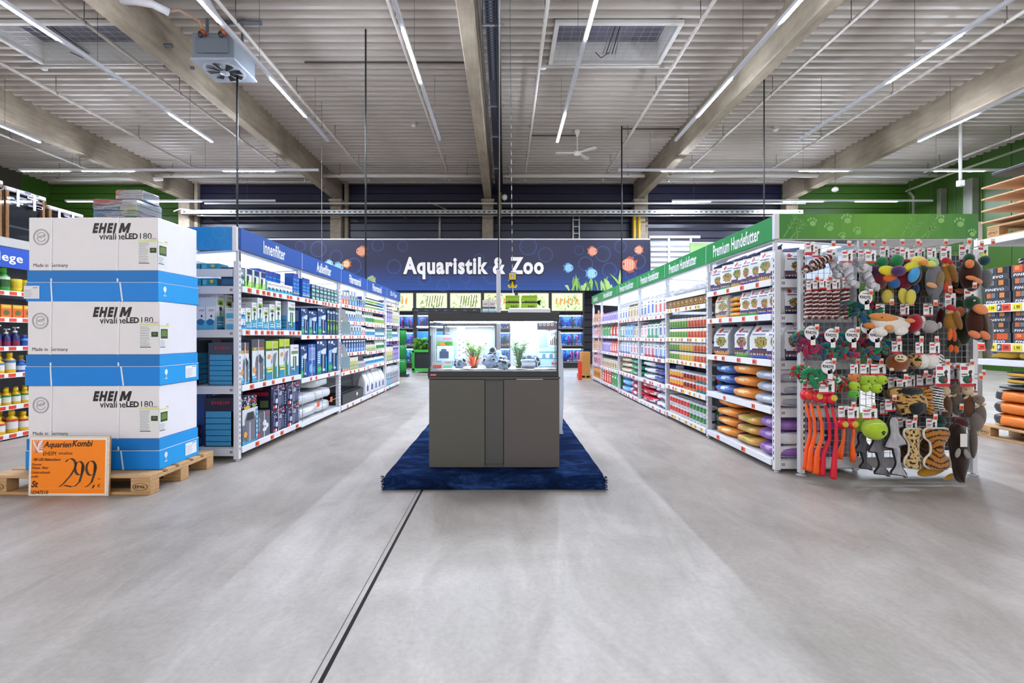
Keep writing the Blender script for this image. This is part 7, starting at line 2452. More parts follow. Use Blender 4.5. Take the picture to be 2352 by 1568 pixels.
# ================================================================== dog toy display on a wire grid
GY = 4.18
gx0, gx1 = XP(1838, GY), XP(2242, GY)
gz1 = ZP(578, GY)
gr = root('toy_display')
tag(gr, 'white wire grid display at the rack end carrying the dog toys', 'display rack')
for xx in (gx0 - .005, gx1 - .035):
 m = MB()
 m.box(xx, xx + .04, GY - .01, GY + .04, .02, gz1 + .02, RW, .002)
 z = .1
 while z < gz1:
  m.box(xx + .036, xx + .0412, GY + .005, GY + .014, z, z + .028, C('2a2a2e'))
  if xx < gx0:
   m.box(xx + .026, xx + .036, GY - .0112, GY - .01, z, z + .028, C('2a2a2e'))
  z += .05
 m.lathe([(.04, 0), (.04, .006), (.014, .012), (.014, .03)], C('b9b9bd'), 10, xx + .02, GY + .015, 0)
 m.build('upright', 'metal_paint', gr)
m = MB()
x = gx0 + .05
while x < gx1 - .04:
 m.box(x - .0013, x + .0013, GY, GY + .004, .14, gz1, C('c0c0c4'))
 x += .05
z = .14
while z < gz1:
 m.box(gx0 + .035, gx1 - .035, GY + .004, GY + .008, z - .0013, z + .0013, C('c0c0c4'))
 z += .05
m.build('wire_grid', 'metal_paint', gr)
m = MB()
m.box(gx0 + .036, gx1 - .036, GY + .012, GY + .04, .06, .15, C('c9c9cd'), .003)
m.build('base_beam', 'metal_paint', gr)
m = MB()
m.box(XP(2022, GY), gx1 - .036, GY + .05, GY + .06, .2, gz1 - .02, C('232326'))
m.build('dark_backing', 'metal_paint', gr)
HOOKN = [0]
def hook(px, py, L=.26, tagged=True):
 """A peg hook standing out of the grid; its end carries an orange price tag."""
 p = P(px, py, GY - L)
 m = MB()
 m.path([(p.x, GY + .003, p.z + .01), (p.x, GY - L + .02, p.z + .005), (p.x, GY - L, p.z + .02)], .003, C('cfcfd3'), 6)
 h = m.build('peg_hook', 'steel', gr)
 if tagged:
  m = MB()
  m.box(p.x - .016, p.x + .016, GY - L - .004, GY - L - .002, p.z + .0, p.z + .046, C('dcdcde'))
  m.box(p.x - .014, p.x + .014, GY - L - .005, GY - L - .004, p.z + .002, p.z + .028, C('e8602a'))
  m.box(p.x - .006, p.x + .006, GY - L - .0054, GY - L - .005, p.z + .01, p.z + .018, C('8c2a14'))
  m.build('price_tag', 'carton', h)
 return p
def card(m, c, w, h, seed=0, style=0):
 """White hang card with red foot and a dark dog sketch; c is the middle of its top edge."""
 x, y, z = c
 m.box(x - w / 2, x + w / 2, y, y + .002, z - h, z, C('ecebec'))
 e = y - .001
 q = lambda u0, v0, u1, v1, cc, k=0: m.quad((x + w * (u0 - .5), e - k * .0004, z - h + h * v0), (x + w * (u1 - .5), e - k * .0004, z - h + h * v0), (x + w * (u1 - .5), e - k * .0004, z - h + h * v1), (x + w * (u0 - .5), e - k * .0004, z - h + h * v1), C(cc))
 q(0, 0, 1, .13, 'c8283a')
 q(.06, .72, .5, .86, 'd0384a')
 q(.08, .5, .5, .56, '77757a')
 q(.08, .4, .42, .45, '77757a')
 m.disc((x + w * .2, e - .0004, z - h * .58), (1, 0, 0), (0, 0, 1), w * .1, h * .14, C('2c2a2c'), 10)
 m.disc((x + w * .2, e - .0006, z - h * .38), (1, 0, .3), (0, 0, 1), w * .13, h * .09, C('3a3432'), 10)
 q(.62, .14, .68, .34, '2c2a2c', 1)
 q(.72, .14, .78, .34, '2c2a2c', 1)
 q(.4, .9, .6, .95, '5a585c')
def knot_card(m, c, r_):
 x, y, z = c
 m.disc((x, y, z), (1, 0, 0), (0, 0, 1), r_, r_, C('e6e4e6'), 22)
 m.disc((x, y + .002, z), (1, 0, 0), (0, 0, 1), r_, r_, C('d8d6d8'), 22)
 m.text('KNOTS', (x - r_ * .8, y - .001, z - r_ * .1), (1, 0, -.12), (0, 0, 1), r_ * 1.5, r_ * .42, C('2a2628'), .04)
 m.box(x - r_ * .4, x + r_ * .4, y - .001, y, z + r_ * .5, z + r_ * .62, C('8a8488'))
 m.box(x - .006, x + r_ * .55, y, y + .001, z - r_ * 1.7, z - r_ * .5, C('e9e7e8'))
 m.disc((x + r_ * .35, y - .001, z - r_ * .55), (1, 0, 0), (0, 0, 1), r_ * .2, r_ * .26, C('2c282a'), 10)
def toy(name, label, cat='dog toy', group=None):
 return tag(root(name), label, cat, group)
def kit(parent, name, mat, fn):
 m = MB()
 fn(m)
 return m.build(name, mat, parent)
def FN(p, mm):
 return mm
FINE = dict(nu=16, nv=11)
Rz = lambda a: Matrix.Rotation(a, 3, 'Y')
# ---- braided ropes
def rope(m, pts, r_, cols, turns, n=60):
 """Three strands twisted round a path."""
 pts = [Vector(p) for p in pts]
 def at(t):
  k = t * (len(pts) - 1)
  i = min(int(k), len(pts) - 2)
  return pts[i].lerp(pts[i + 1], k - i), (pts[i + 1] - pts[i]).normalized()
 for s_ in range(3):
  path = []
  for i in range(n + 1):
   p, d = at(i / n)
   u = d.orthogonal().normalized()
   w = d.cross(u)
   a = 2 * pi * (turns * i / n + s_ / 3)
   path.append(p + (u * cos(a) + w * sin(a)) * r_ * .55)
  m.path(path, r_ * .58, C(cols[s_ % len(cols)]), 6)
RCOL = ['6a2c26', 'e8dcd4', '3a2a24']
for i, (px, py, dx, dy, L) in enumerate(((1873, 607, 24, -10, .17), (1868, 615, 22, -6, .10), (1885, 598, 20, -8, .22))):
 t = toy('rope_toy', 'braided brown and white rope toy %s at the top corner of the grid' % ('lying lowest', 'lying behind', 'lying highest')[i], group='brown white ropes at the top corner')
 y = GY - L
 kit(t, 'rope', 'fabric', lambda m: rope(m, [P(px - dx, py - dy, y), P(px, py, y - .02), P(px + dx, py + dy, y)], .027, RCOL, 5, 40))
 kit(t, 'hang_card', 'carton', lambda m: card(m, P(px + 4 - 14 * i, 586 - 4 * i, y - .01) + Vector((0, 0, .08)), .075, .095))
 hook(px + 4 - 14 * i, 572, L + .02, i == 1)
for i in range(6):
 px = 1858 + i * 15 + (8 if i == 5 else 0)
 L = .13 + .025 * (i % 3)
 t = toy('rope_toy', 'thick speckled rope hanging straight down, %s in its row from the near post' % ORD[i], group='speckled hanging ropes')
 y = GY - L
 kit(t, 'rope', 'fabric', lambda m: rope(m, [P(px, 666, y), P(px + 1, 698, y - .004), P(px - 2, 729, y)], .030, ['7c3434', 'e4dcd8', '4a2420'], 7, 46))
 kit(t, 'hang_card', 'carton', lambda m: card(m, P(px + 3, 644 - (i % 3) * 3, y - .03), .058, .088))
 if i in (1, 3, 5):
  hook(px + 3, 644, L + .03)
# ---- silvery rope bones
for i, (px, py, L) in enumerate(((1920, 615, .12), (1952, 632, .2), (1985, 622, .14), (1998, 638, .24))):
 t = toy('rope_bone', 'silver grey knotted rope bone, %s of the row under the white cards' % ('first', 'second, hanging lower', 'third', 'fourth, lowest')[i], group='silver grey rope bones')
 y = GY - L
 g = ['c9c8cc', 'a4a3a8', 'e0dfe2']
 def bone(m):
  a, b = P(px - 12, py - 22, y), P(px + 6, py + 20, y - .03)
  rope(m, [a, b], .028, g, 3, 26)
  for q, s_ in ((a, -1), (b, 1)):
   for k in range(7):
    an = 2 * pi * k / 7
    m.ball(q + Vector((.032 * cos(an), .02 * sin(an), .014 * sin(an * 2))), (.026, .022, .026), C(g[k % 3]), nu=8, nv=6, bump=.5, seed=k)
 kit(t, 'knotted_rope', 'fabric', bone)
 kit(t, 'hang_card', 'carton', lambda m: card(m, P(px - 10 + 4 * i, 572 + 2 * (i % 2), y - .03), .085, .1))
 hook(px - 6 + 4 * i, 566, L + .05)
# ---- knot toys
def knot(m, c, s_, cols, seed):
 """A fat rope trefoil with frayed ends."""
 c = Vector(c)
 rg = random.Random(seed)
 tilt = Matrix.Rotation(rg.uniform(-.6, .6), 3, 'X') @ Matrix.Rotation(rg.uniform(0, 3), 3, 'Y')
 pts = []
 for i in range(37):
  t = 2 * pi * i / 36
  pts.append(c + tilt @ (Vector((sin(t) + 2 * sin(2 * t), -sin(3 * t) * .9, cos(t) - 2 * cos(2 * t))) * s_ * .32))
 seg = [C(rg.choice(cols)) for _ in range(9)]
 m.path(pts, s_ * .27, C(cols[0]), 8, colfn=lambda t, k: seg[int(t * 24 + k * 3) % 9])
 for e in (-1, 1):
  base = c + Vector((e * s_ * .75, rg.uniform(-.2, 0) * s_, rg.uniform(-.3, .3) * s_))
  for k in range(22):
   d = Vector((e * rg.uniform(.3, 1), rg.uniform(-.9, .5), rg.uniform(-1, .7))).normalized() * s_ * rg.uniform(.5, .95)
   m.path([base, base + d * .6, base + d + Vector((0, 0, -.1 * s_))], [s_ * .09, s_ * .085, s_ * .06], C(rg.choice(cols)), 5)
KC = ['1f7a6a', 'b82838', '17583a', '1f5a8a', '2a8a5a']
KT = ['1f6a8a', '2a8a9a', '1a4a6a', 'b82848', '2a8a5a']
KR = ['c02a30', '1f8a58', 'b8242c', '2fa068', 'e4e2e0']
for i, (px, py, s_, L, cols, w) in enumerate((
  (1958, 708, .062, .2, KC, 'beside the speckled ropes'), (1990, 722, .075, .26, KC, 'below the round card beside the ropes'), (2006, 706, .055, .14, ['b82838', '17583a', '1f3a3a'], 'behind the round card'),
  (1842, 775, .06, .26, KT, 'sticking out past the near post, blue one'), (1856, 800, .07, .3, ['8a2a5a', 'b82848', '1f5a7a'], 'magenta one by the near post'), (1890, 778, .06, .22, KT, 'teal one under the row of round cards'), (1902, 806, .07, .28, ['1f6a7a', '2a8a6a', 'b82838'], 'green blue one in the middle of the row'),
  (1938, 782, .062, .24, KT, 'teal one near the middle'), (1950, 806, .07, .3, KC, 'red green one in the middle'), (1985, 786, .06, .22, ['8a2a5a', '1f7a6a', 'b82838'], 'dark red one under the double card'), (2004, 806, .07, .28, KC, 'green red one under the double card'), (2028, 796, .06, .2, KC, 'last of the row toward the monkey'),
  (1836, 852, .055, .26, KR, 'red white green one past the near post'), (1870, 866, .078, .32, KR, 'big red green one over the red throwers'), (1912, 872, .062, .24, KR, 'red green one beside the tennis balls'), (1938, 888, .055, .2, KR, 'small red green one beside the green ball'))):
 t = toy('rope_knot', 'frayed rope knot toy, ' + w, group='frayed rope knots')
 c = P(px, py, GY - L)
 kit(t, 'knot', 'fabric', lambda m: knot(m, c, s_, cols, i))
 if i in (1, 4, 6, 8, 9, 10, 13):
  kx, kz = px + 8, py - 36
  if i == 13:
   kx, kz = 1903, 842
  if i == 1:
   kx, kz = 1988, 683
  kit(t, 'round_card', 'carton', lambda m: knot_card(m, P(kx, kz, GY - L - .06), .055))
  hook(kx + 12, kz - 6, L + .07)
# ---- plush animals
def ell(m, px, py, y, rx, ry, rz, col, a=0.0, **k):
 kw = dict(FINE)
 kw.update(k)
 m.ball(P(px, py, y), (rx, ry, rz), C(col) if isinstance(col, str) else col, M=Rz(a), **kw)
S = 1 / FPX
def pxm(n, y=3.95):
 return n * S * y
def plush(name, label, parts, card_at=None, hook_at=None, mat='fur', y=3.95, group=None):
 """parts: {part name: [(px, py, half width px, half height px, depth factor, colour, angle[, dy])]}"""
 t = toy(name, label, group=group)
 for pn, els in parts.items():
  m = MB()
  for e in els:
   if m.v and pn in ('foot', 'leg', 'ear', 'eye', 'head', 'arm'):
    m.build(pn, mat if pn != 'eye' else 'plastic', t)
    m = MB()
   px, py, a, b, df, col, ang = e[:7]
   dy = e[7] if len(e) > 7 else {'beak': -.05, 'foot': -.05, 'wing': -.045, 'comb': -.02, 'back_stripe': -.035, 'leg': -.04}.get(pn, 0)
   ell(m, px, py, y + dy, pxm(a, y), pxm(min(a, b) * df, y), pxm(b, y), col, ang, bump=.05, seed=int(px) % 17)
  m.build(pn, mat if not pn.startswith('eye') else 'plastic', t)
 if card_at:
  kit(t, 'hang_card', 'carton', lambda m: card(m, P(card_at[0], card_at[1] - 5, y + .045), card_at[2] if len(card_at) > 2 else .075, card_at[3] if len(card_at) > 3 else .105))
 if hook_at:
  hook(hook_at[0], hook_at[1], GY - y + .05)
 return t
plush('plush_toucan', 'plush bird with green crown, yellow beak and maroon wing, nearer the bones',
  {'body': [(2022, 640, 18, 26, .8, '6a1f2c', .3), (2010, 622, 14, 14, .8, '3f1c48', 0)], 'head': [(2026, 602, 13, 13, .9, '1f7a4a', 0)], 'beak': [(2038, 621, 20, 11, .7, 'e4d838', .1)], 'wing': [(2044, 638, 17, 9, .7, 'e0702c', -.15)], 'foot': [(2038, 681, 12, 16, .6, 'c9b850', .1)]},
  (2032, 570), (2030, 562), y=3.98)
plush('plush_toucan', 'plush bird with green crown, purple wing and dark red body, next to the yellow one',
  {'body': [(2078, 642, 17, 24, .8, '7a1a30', -.1)], 'head': [(2060, 599, 14, 15, .9, '207f4c', .3)], 'wing': [(2064, 622, 16, 12, .8, '5a2f68', 0)], 'tail': [(2054, 650, 13, 12, .7, '2a6aa8', .2)], 'foot': [(2075, 680, 11, 19, .6, 'd8cc5a', -.2)]},
  (2066, 572), (2072, 562), y=3.94)
plush('plush_parrot', 'plush bird with long yellow head and blue wing near the middle of the top row',
  {'body': [(2100, 632, 15, 24, .8, '17181c', .2)], 'head': [(2094, 612, 22, 11, .8, 'e6dc3c', -.35), (2110, 599, 18, 11, .8, 'ecd86a', .1)], 'beak': [(2122, 603, 9, 7, .8, 'e8963c', .2)], 'wing': [(2099, 631, 11, 19, .7, '4aa0d8', .45)], 'foot': [(2092, 682, 11, 18, .6, 'd8cc5a', .1)]},
  (2078, 574), (2108, 562), y=3.90)
plush('plush_goose', 'grey plush goose with pale yellow and mint head in the top row',
  {'body': [(2146, 645, 19, 40, .7, '7c7c82', 0)], 'head': [(2140, 604, 14, 13, .9, '9fd09a', 0)], 'beak': [(2136, 606, 14, 7, .8, 'e8dc6a', .1)], 'wing': [(2160, 640, 8, 18, .6, '8a7a5a', .2)], 'foot': [(2140, 655, 13, 6, .7, 'e0a878', .3), (2148, 690, 9, 12, .6, '6a6a70', 0)], 'eye': [(2134, 598, 1.6, 1.8, 1, '141414', 0, -.05)]},
  (2140, 574, .07, .09), (2112, 566))
plush('plush_goose', 'dark olive plush goose behind the grey one',
  {'body': [(2118, 648, 14, 30, .7, '5a5648', 0)], 'head': [(2122, 612, 9, 9, .9, '6f9a6a', 0)], 'foot': [(2124, 674, 10, 8, .6, '4a4438', 0)]}, (2116, 575, .06, .09), None, y=4.06)
for i, (px, py, y, w) in enumerate(((2176, 612, 3.96, 'in the top row'), (2186, 720, 3.92, 'in the second row'))):
 plush('plush_rooster', 'golden brown plush rooster with red comb, ' + w,
   {'body': [(px, py + 18, 16, 24, .8, 'a8782c', .1), (px + 4, py + 4, 13, 13, .8, 'b88a3a', 0)], 'head': [(px - 2, py - 4, 9, 9, .9, 'c9963c' if i == 0 else 'd8b08a', 0)], 'comb': [(px - 2, py - 14, 10, 7, .6, 'b8202c', .2), (px + 6, py - 8, 6, 6, .6, 'b8202c', 0)],
   'wing': [(px + 14, py + 16, 8, 22, .6, '8a5f22', -.35)], 'leg': [(px - 4, py + 48, 5, 14, .7, 'c84a2a' if i == 0 else 'e0722c', .1), (px + 6, py + 50, 5, 14, .7, 'd8602c', -.1)], 'beak': [(px - 8, py - 2, 4, 3, .8, 'e0a83c', 0, -.03)]},
   (px - 3, py - 42, .085, .13), (px - 4, py - 50), y=y)
MAL = (('dark brown plush mallard with orange bill, in the top row', 3.93, (2216, 566), {'body': [(2229, 632, 23, 38, .7, '3a1c12', -.05)], 'head': [(2226, 595, 11, 14, .9, '1c4a2c', 0, -.01)], 'beak': [(2227, 606, 9, 10, .8, 'e88a4a', 0)], 'foot': [(2231, 638, 13, 5, .8, 'e88a4a', .15, -.08), (2246, 645, 11, 6, .8, 'e8965a', .4, -.08)]}),
  ('dark brown plush mallard with orange bill, in the second row', 3.88, (2228, 668), {'body': [(2245, 742, 24, 40, .7, '4a2416', -.05)], 'wing': [(2262, 752, 8, 34, .6, '38200f', -.12)], 'head': [(2233, 695, 16, 16, .9, '1c4a2c', 0, -.02)], 'beak': [(2252, 710, 17, 11, .8, 'ee965c', .4, -.06)], 'foot': [(2238, 768, 14, 8, .8, 'ea8e5a', .45, -.08), (2262, 770, 13, 8, .8, 'ea8e5a', .7, -.07)], 'eye': [(2238, 690, 2, 2, 1, 'e8e8e8', 0, -.085)]}),
  ('very dark plush mallard behind the cards of the top row', 4.04, None, {'body': [(2206, 658, 18, 26, .7, '2c1a14', 0)], 'foot': [(2204, 668, 11, 6, .7, 'd8703c', .2), (2196, 645, 6, 16, .6, '4a3020', 0)]}),
  ('olive green plush mallard half hidden in the second row', 4.02, None, {'body': [(2212, 752, 18, 40, .7, '30381a', 0)], 'head': [(2206, 700, 11, 13, .9, '23502c', 0)], 'beak': [(2204, 716, 10, 12, .8, 'e08a5a', 0)]}))
for lab, y, ca, parts in MAL:
 plush('plush_mallard', lab, parts, ca and (ca[0], ca[1], .09, .14), ca and (ca[0] + 10, ca[1] - 6), y=y)
for lab, nm, parts, ca, y in (
  ('mustard and olive plush legs hanging under the toucan pair', 'plush_leg_toy', {'leg': [(2046, 676, 7, 26, .7, 'a8963c', 0), (2030, 672, 6, 24, .7, '8a7a30', 0)]}, None, 4.08),
  ('black and dark blue plush bird between parrot and goose', 'plush_bird', {'body': [(2108, 660, 12, 24, .7, '1c1e26', 0)], 'wing': [(2104, 664, 7, 12, .6, '23467a', .2)]}, None, 4.05),
  ('dark brown plush bear behind the monkey cards', 'plush_bear', {'body': [(2024, 832, 18, 20, .8, '3c2416', 0)], 'head': [(2014, 818, 11, 11, .9, '4a2c1a', 0)]}, None, 4.06),
  ('dark red plush tail beside the grey elephant', 'plush_tail', {'body': [(2160, 732, 9, 24, .7, '5a1620', .1)]}, (2165, 700), 4.07),
  ('olive and dark leopard plush behind the leopard print toy', 'plush_cat', {'body': [(2048, 925, 20, 20, .7, '5a4a2c', .2)], 'head': [(2040, 905, 10, 10, .9, '6a5632', 0)]}, (2050, 870), 4.07),
  ('orange footed dark plush under the second row roosters', 'plush_hen', {'body': [(2190, 790, 14, 16, .8, '3a2a18', 0)], 'foot': [(2184, 800, 5, 9, .8, 'e8722c', .2), (2196, 802, 5, 9, .8, 'e87a34', -.2)]}, None, 4.03),
  ('grey shaggy plush raccoon behind the squirrels', 'plush_raccoon', {'body': [(2205, 955, 16, 26, .7, '5f5852', 0)], 'head': [(2206, 925, 10, 10, .9, '7a7068', 0)]}, None, 4.06)):
 plush(nm, lab, parts, ca, None, y=y)
for px, py, w, q in ((2052, 866, 'half hidden above the leopard print toy', .08), (2092, 862, 'above the black ribbed plush part', .07), (2030, 924, 'nearest the big tennis balls', .06), (2072, 958, 'between the dolphin and the spotted bone', .08), (2160, 880, 'under the zebra ball', .08), (2186, 700, 'above the second rooster', .07)):
 t = toy('header_card', 'plain white header card, ' + w, 'card')
 kit(t, 'card', 'carton', lambda m: card(m, P(px, py, 4.02), q, .1))
 hook(px + 4, py - 2, GY - 3.99, False)
plush('plush_duck', 'dark green plush duck head with yellow tuft at the outer edge', {'head': [(2262, 598, 11, 12, .9, '174a48', 0)], 'tuft': [(2260, 587, 7, 5, .8, 'd8d83c', .3)], 'body': [(2266, 640, 12, 22, .7, '6a6a6c', 0)]}, (2258, 568, .08, .13), (2280, 562), y=3.9)
plush('plush_raccoon', 'grey shaggy plush tail at the outer edge beside the dark mallard', {'body': [(2272, 770, 9, 38, .7, '77767a', .05)], 'head': [(2270, 812, 8, 10, .8, '8a8480', 0)]}, None, None, y=3.92)
plush('plush_fox', 'orange and white plush fox lying across the second row',
  {'body': [(2045, 744, 44, 20, .9, 'e8e2da', .05)], 'back_stripe': [(2030, 729, 34, 10, .9, 'e2954a', .12), (2040, 752, 12, 8, 1.2, 'e2a05c', .1)], 'head': [(2022, 736, 22, 17, .9, 'ece6de', 0)], 'tail': [(1999, 748, 16, 7, .9, 'e08a38', .2)], 'leg': [(2022, 762, 16, 10, .9, 'eeeae4', .3), (2070, 760, 15, 10, .9, 'eeeae4', -.2), (2090, 736, 12, 5, .9, 'e2954a', .1)], 'ear': [(2062, 719, 6, 7, .7, '2a221e', .3)], 'eye': [(2026, 729, 1.6, 1.6, 1, '181818', 0, -.075)]},
  (2022, 703, .07, .095), (2048, 700), y=3.88)
plush('plush_santa', 'red plush figure with white edge beside the plush fox', {'body': [(2100, 742, 16, 22, .9, 'a8142c', .2)], 'trim': [(2116, 740, 8, 15, .9, 'e6e2e4', .2), (2106, 764, 6, 6, .9, 'eae6e8', 0)]}, (2078, 703, .07, .095), (2094, 702), y=3.93)
plush('plush_elephant', 'light grey plush elephant at the end of the fox row', {'body': [(2135, 750, 16, 15, .9, 'a8a4a4', 0)], 'ear': [(2122, 746, 6, 9, .6, 'c0b8b8', .3)], 'trunk': [(2150, 752, 10, 6, .8, '9a9698', -.6), (2158, 747, 5, 8, .8, 'b8b4b4', 0)]}, (2132, 702, .075, .1), (2148, 702), y=3.9)
plush('plush_monkey', 'round brown plush monkey with cream face', {'body': [(2062, 832, 25, 21, .95, '8a4a1e', 0)], 'face': [(2069, 823, 14, 9, .6, 'ecd8b4', 0, -.06)], 'mouth': [(2068, 826, 9, 1.2, .5, '2a1a10', .1, -.088)], 'eye': [(2064, 819, 1.4, 2, 1, '17100c', 0, -.095), (2072, 819, 1.4, 2, 1, '17100c', 0, -.095)], 'foot': [(2048, 848, 5, 4, .9, 'ecd8b4', 0, -.03), (2077, 850, 5, 4, .9, 'ecd8b4', 0, -.03)]}, (2060, 788, .08, .095), (2064, 785), y=3.9)
def spots_col(base, spot, kind, seed):
 def f(x, y, z):
  if kind == 'spot':
   v = noise.noise(Vector((x * 3.6 + seed, y * 3.6, z * 3.6)))
   return C(spot) if v > .12 else C(base)
  if kind == 'stripe':
   v = sin((x * .6 + z) * 13 + 1.6 * noise.noise(Vector((x * 2, z * 2, seed))))
   return C(spot) if v > .3 else C(base)
  return C(base)
 return f
for px, base, sp, kind, w in ((2108, 'c9a468', '2a1c12', 'spot', 'leopard spotted'), (2143, 'eceae6', '1a1a1c', 'stripe', 'zebra striped')):
 t = toy('plush_ball', 'white fronted plush ball, %s, beside the brown monkey' % w)
 y = 3.92
 kit(t, 'striped_back' if kind == 'stripe' else 'spotted_back', 'fur', lambda m: m.ball(P(px - 6 if kind == 'spot' else px + 6, 828, y), (pxm(17), pxm(17), pxm(18)), WHITE, nu=30, nv=20, colfn=spots_col(base, sp, kind, 3)))
 kit(t, 'white_front', 'fur', lambda m: m.ball(P(px + 7 if kind == 'spot' else px - 6, 829, y - .012), (pxm(15), pxm(17), pxm(18)), C('ebe7e2'), nu=16, nv=12))
 kit(t, 'hang_card', 'carton', lambda m: card(m, P(px + 4, 786, y - .04), .08 if kind == 'stripe' else .06, .095))
 hook(px + 8, 785, GY - y + .05)
# ---- balls and throwers
def tennis(px, py, r_, y, col, label, logo=True, name='tennis_ball'):
 t = toy(name, label, group='tennis balls of the toy display' if r_ < .05 else None)
 c = P(px, py, y)
 kit(t, 'felt', 'fabric', lambda m: m.ball(c, r_, C(col), nu=20, nv=14))
 def seam(m):
  pts = []
  for i in range(25):
   a = 2 * pi * i / 24
   v = Vector((cos(a) * .95, -.55 + .42 * cos(2 * a), sin(a) * .8)).normalized() * (r_ * 1.004)
   pts.append(c + v)
  m.path(pts[3:11], r_ * .04, C('e8ecc0'), 5)
  if logo:
   for k in range(4):
    a = pi * (.15 + .23 * k)
    d = Vector((.12 + .16 * cos(a), -1, -.2 + .16 * sin(a))).normalized()
    m.ball(c + d * r_, r_ * .06, C('1a1a1a'), nu=6, nv=5)
   m.ball(c + Vector((.12, -1, -.26)).normalized() * r_, r_ * .11, C('1a1a1a'), nu=8, nv=6)
 kit(t, 'printed_seam', 'rubber', seam)
 return t
YG = 'b8d83c'
for i, (px, py, col, w) in enumerate(((1961, 866, 'e08a4a', 'orange ball, top of the small column'), (1962, 886, YG, 'yellow green ball, middle of the small column'), (1960, 904, '6ac04a', 'green ball, bottom of the small column'),
          (1985, 872, 'a8d03c', 'yellow green ball half hidden, top of the cluster'), (2000, 871, YG, 'yellow green ball, top middle of the cluster'), (2024, 872, YG, 'yellow green ball, top outer end of the cluster'), (1988, 888, YG, 'yellow green ball, bottom start of the cluster'), (2012, 891, YG, 'yellow green ball, bottom end of the cluster'))):
 tennis(px, py, pxm(11.5 if i < 3 else 12.2), 3.95 - .012 * (i % 2), col, w)
for px, a in ((1962, .06), (1988, .08), (2016, .13)):
 t = toy('hang_card', 'white header card above the tennis balls, %s' % ('narrow one' if a == .06 else 'middle one' if a == .08 else 'wide one with red foot'), 'card')
 t.name = 'header_card'
 kit(t, 'card', 'carton', lambda m: card(m, P(px, 836, 3.93), a, .085))
 hook(px + 8, 836, .26)
tennis(1974, 970, pxm(24), 4.07, 'a4c83a', 'big tennis ball half hidden behind the other big one', False, 'giant_tennis_ball')
tennis(2008, 985, pxm(25), 3.92, 'bcdc40', 'big yellow green tennis ball in front at the bottom row', True, 'giant_tennis_ball')
t = toy('header_card', 'white header card above the big tennis balls', 'card')
kit(t, 'card', 'carton', lambda m: card(m, P(1998, 938, 3.9), .115, .085))
hook(2006, 938, .3)
for i, (px, top, bx, by, col, yy) in enumerate(((1851, 925, 1851, 1078, 'e8581c', 4.0), (1862, 925, 1860, 1082, 'ec601c', 3.96), (1878, 930, 1874, 1088, 'ec641e', 3.93), (1896, 932, 1888, 1092, 'd41f3a', 3.92), (1911, 934, 1914, 1099, 'd8233c', 3.88))):
 t = toy('ball_thrower', '%s ball thrower with long curved handle, %s of the five' % ('orange' if i < 3 else 'crimson', ORD[i]), group='long ball throwers')
 def stick(m):
  pts = [P(px, top, yy), P(px + 9, top + 40, yy), P(px + 10, top + 75, yy), P(bx + 3, by - 50, yy), P(bx, by - 6, yy), P(bx - 1, by, yy)]
  m.path(pts, [.011, .012, .013, .018, .025, .023], C(col), 10)
 kit(t, 'handle', 'rubber', stick)
 kit(t, 'cup', 'plastic', lambda m: (m.ball(P(px - 2, top - 18, yy), (.036, .036, .042), C('d8203a' if i != 1 else 'e0402c'), nu=14, nv=10)))
 if i in (0, 2, 4):
  kit(t, 'ball', 'fabric', lambda m: m.ball(P(px + 4, top - 20, yy - .022), .026, C('e0c848'), nu=12, nv=9))
 kit(t, 'hang_card', 'carton', lambda m: card(m, P(px + 2 - (14 if i == 4 else 0), top - 60, yy - .03), .07 if i < 4 else .12, .10))
hook(1908, 872, .32)
for i, (px, top, by) in enumerate(((1936, 990, 1054), (1958, 990, 1060))):
 yy = 3.94 - .03 * i
 t = toy('ball_thrower', 'small orange ball thrower, %s' % ('nearer the long ones' if i == 0 else 'nearer the big tennis balls'), group='small ball throwers')
 kit(t, 'handle', 'rubber', lambda m: m.path([P(px + 2, top - 20, yy), P(px + 3, top + 6, yy), P(px, top + 26, yy), P(px - 5 + 6 * i, by - 16, yy), P(px - 7 + 8 * i, by, yy)], [.009, .01, .012, .022, .02], C('ec641e'), 10))
 kit(t, 'cup', 'plastic', lambda m: m.ball(P(px - 2, 973, yy), (.034, .034, .042), C('d8203a'), nu=14, nv=10))
 kit(t, 'ball', 'fabric', lambda m: m.ball(P(px + 5, 974, yy - .022), .026, C('e0c848'), nu=12, nv=9))
 kit(t, 'hang_card', 'carton', lambda m: card(m, P(px + 2, 932 + 2 * i, yy - .04), .085, .1))
hook(1960, 936, .3)
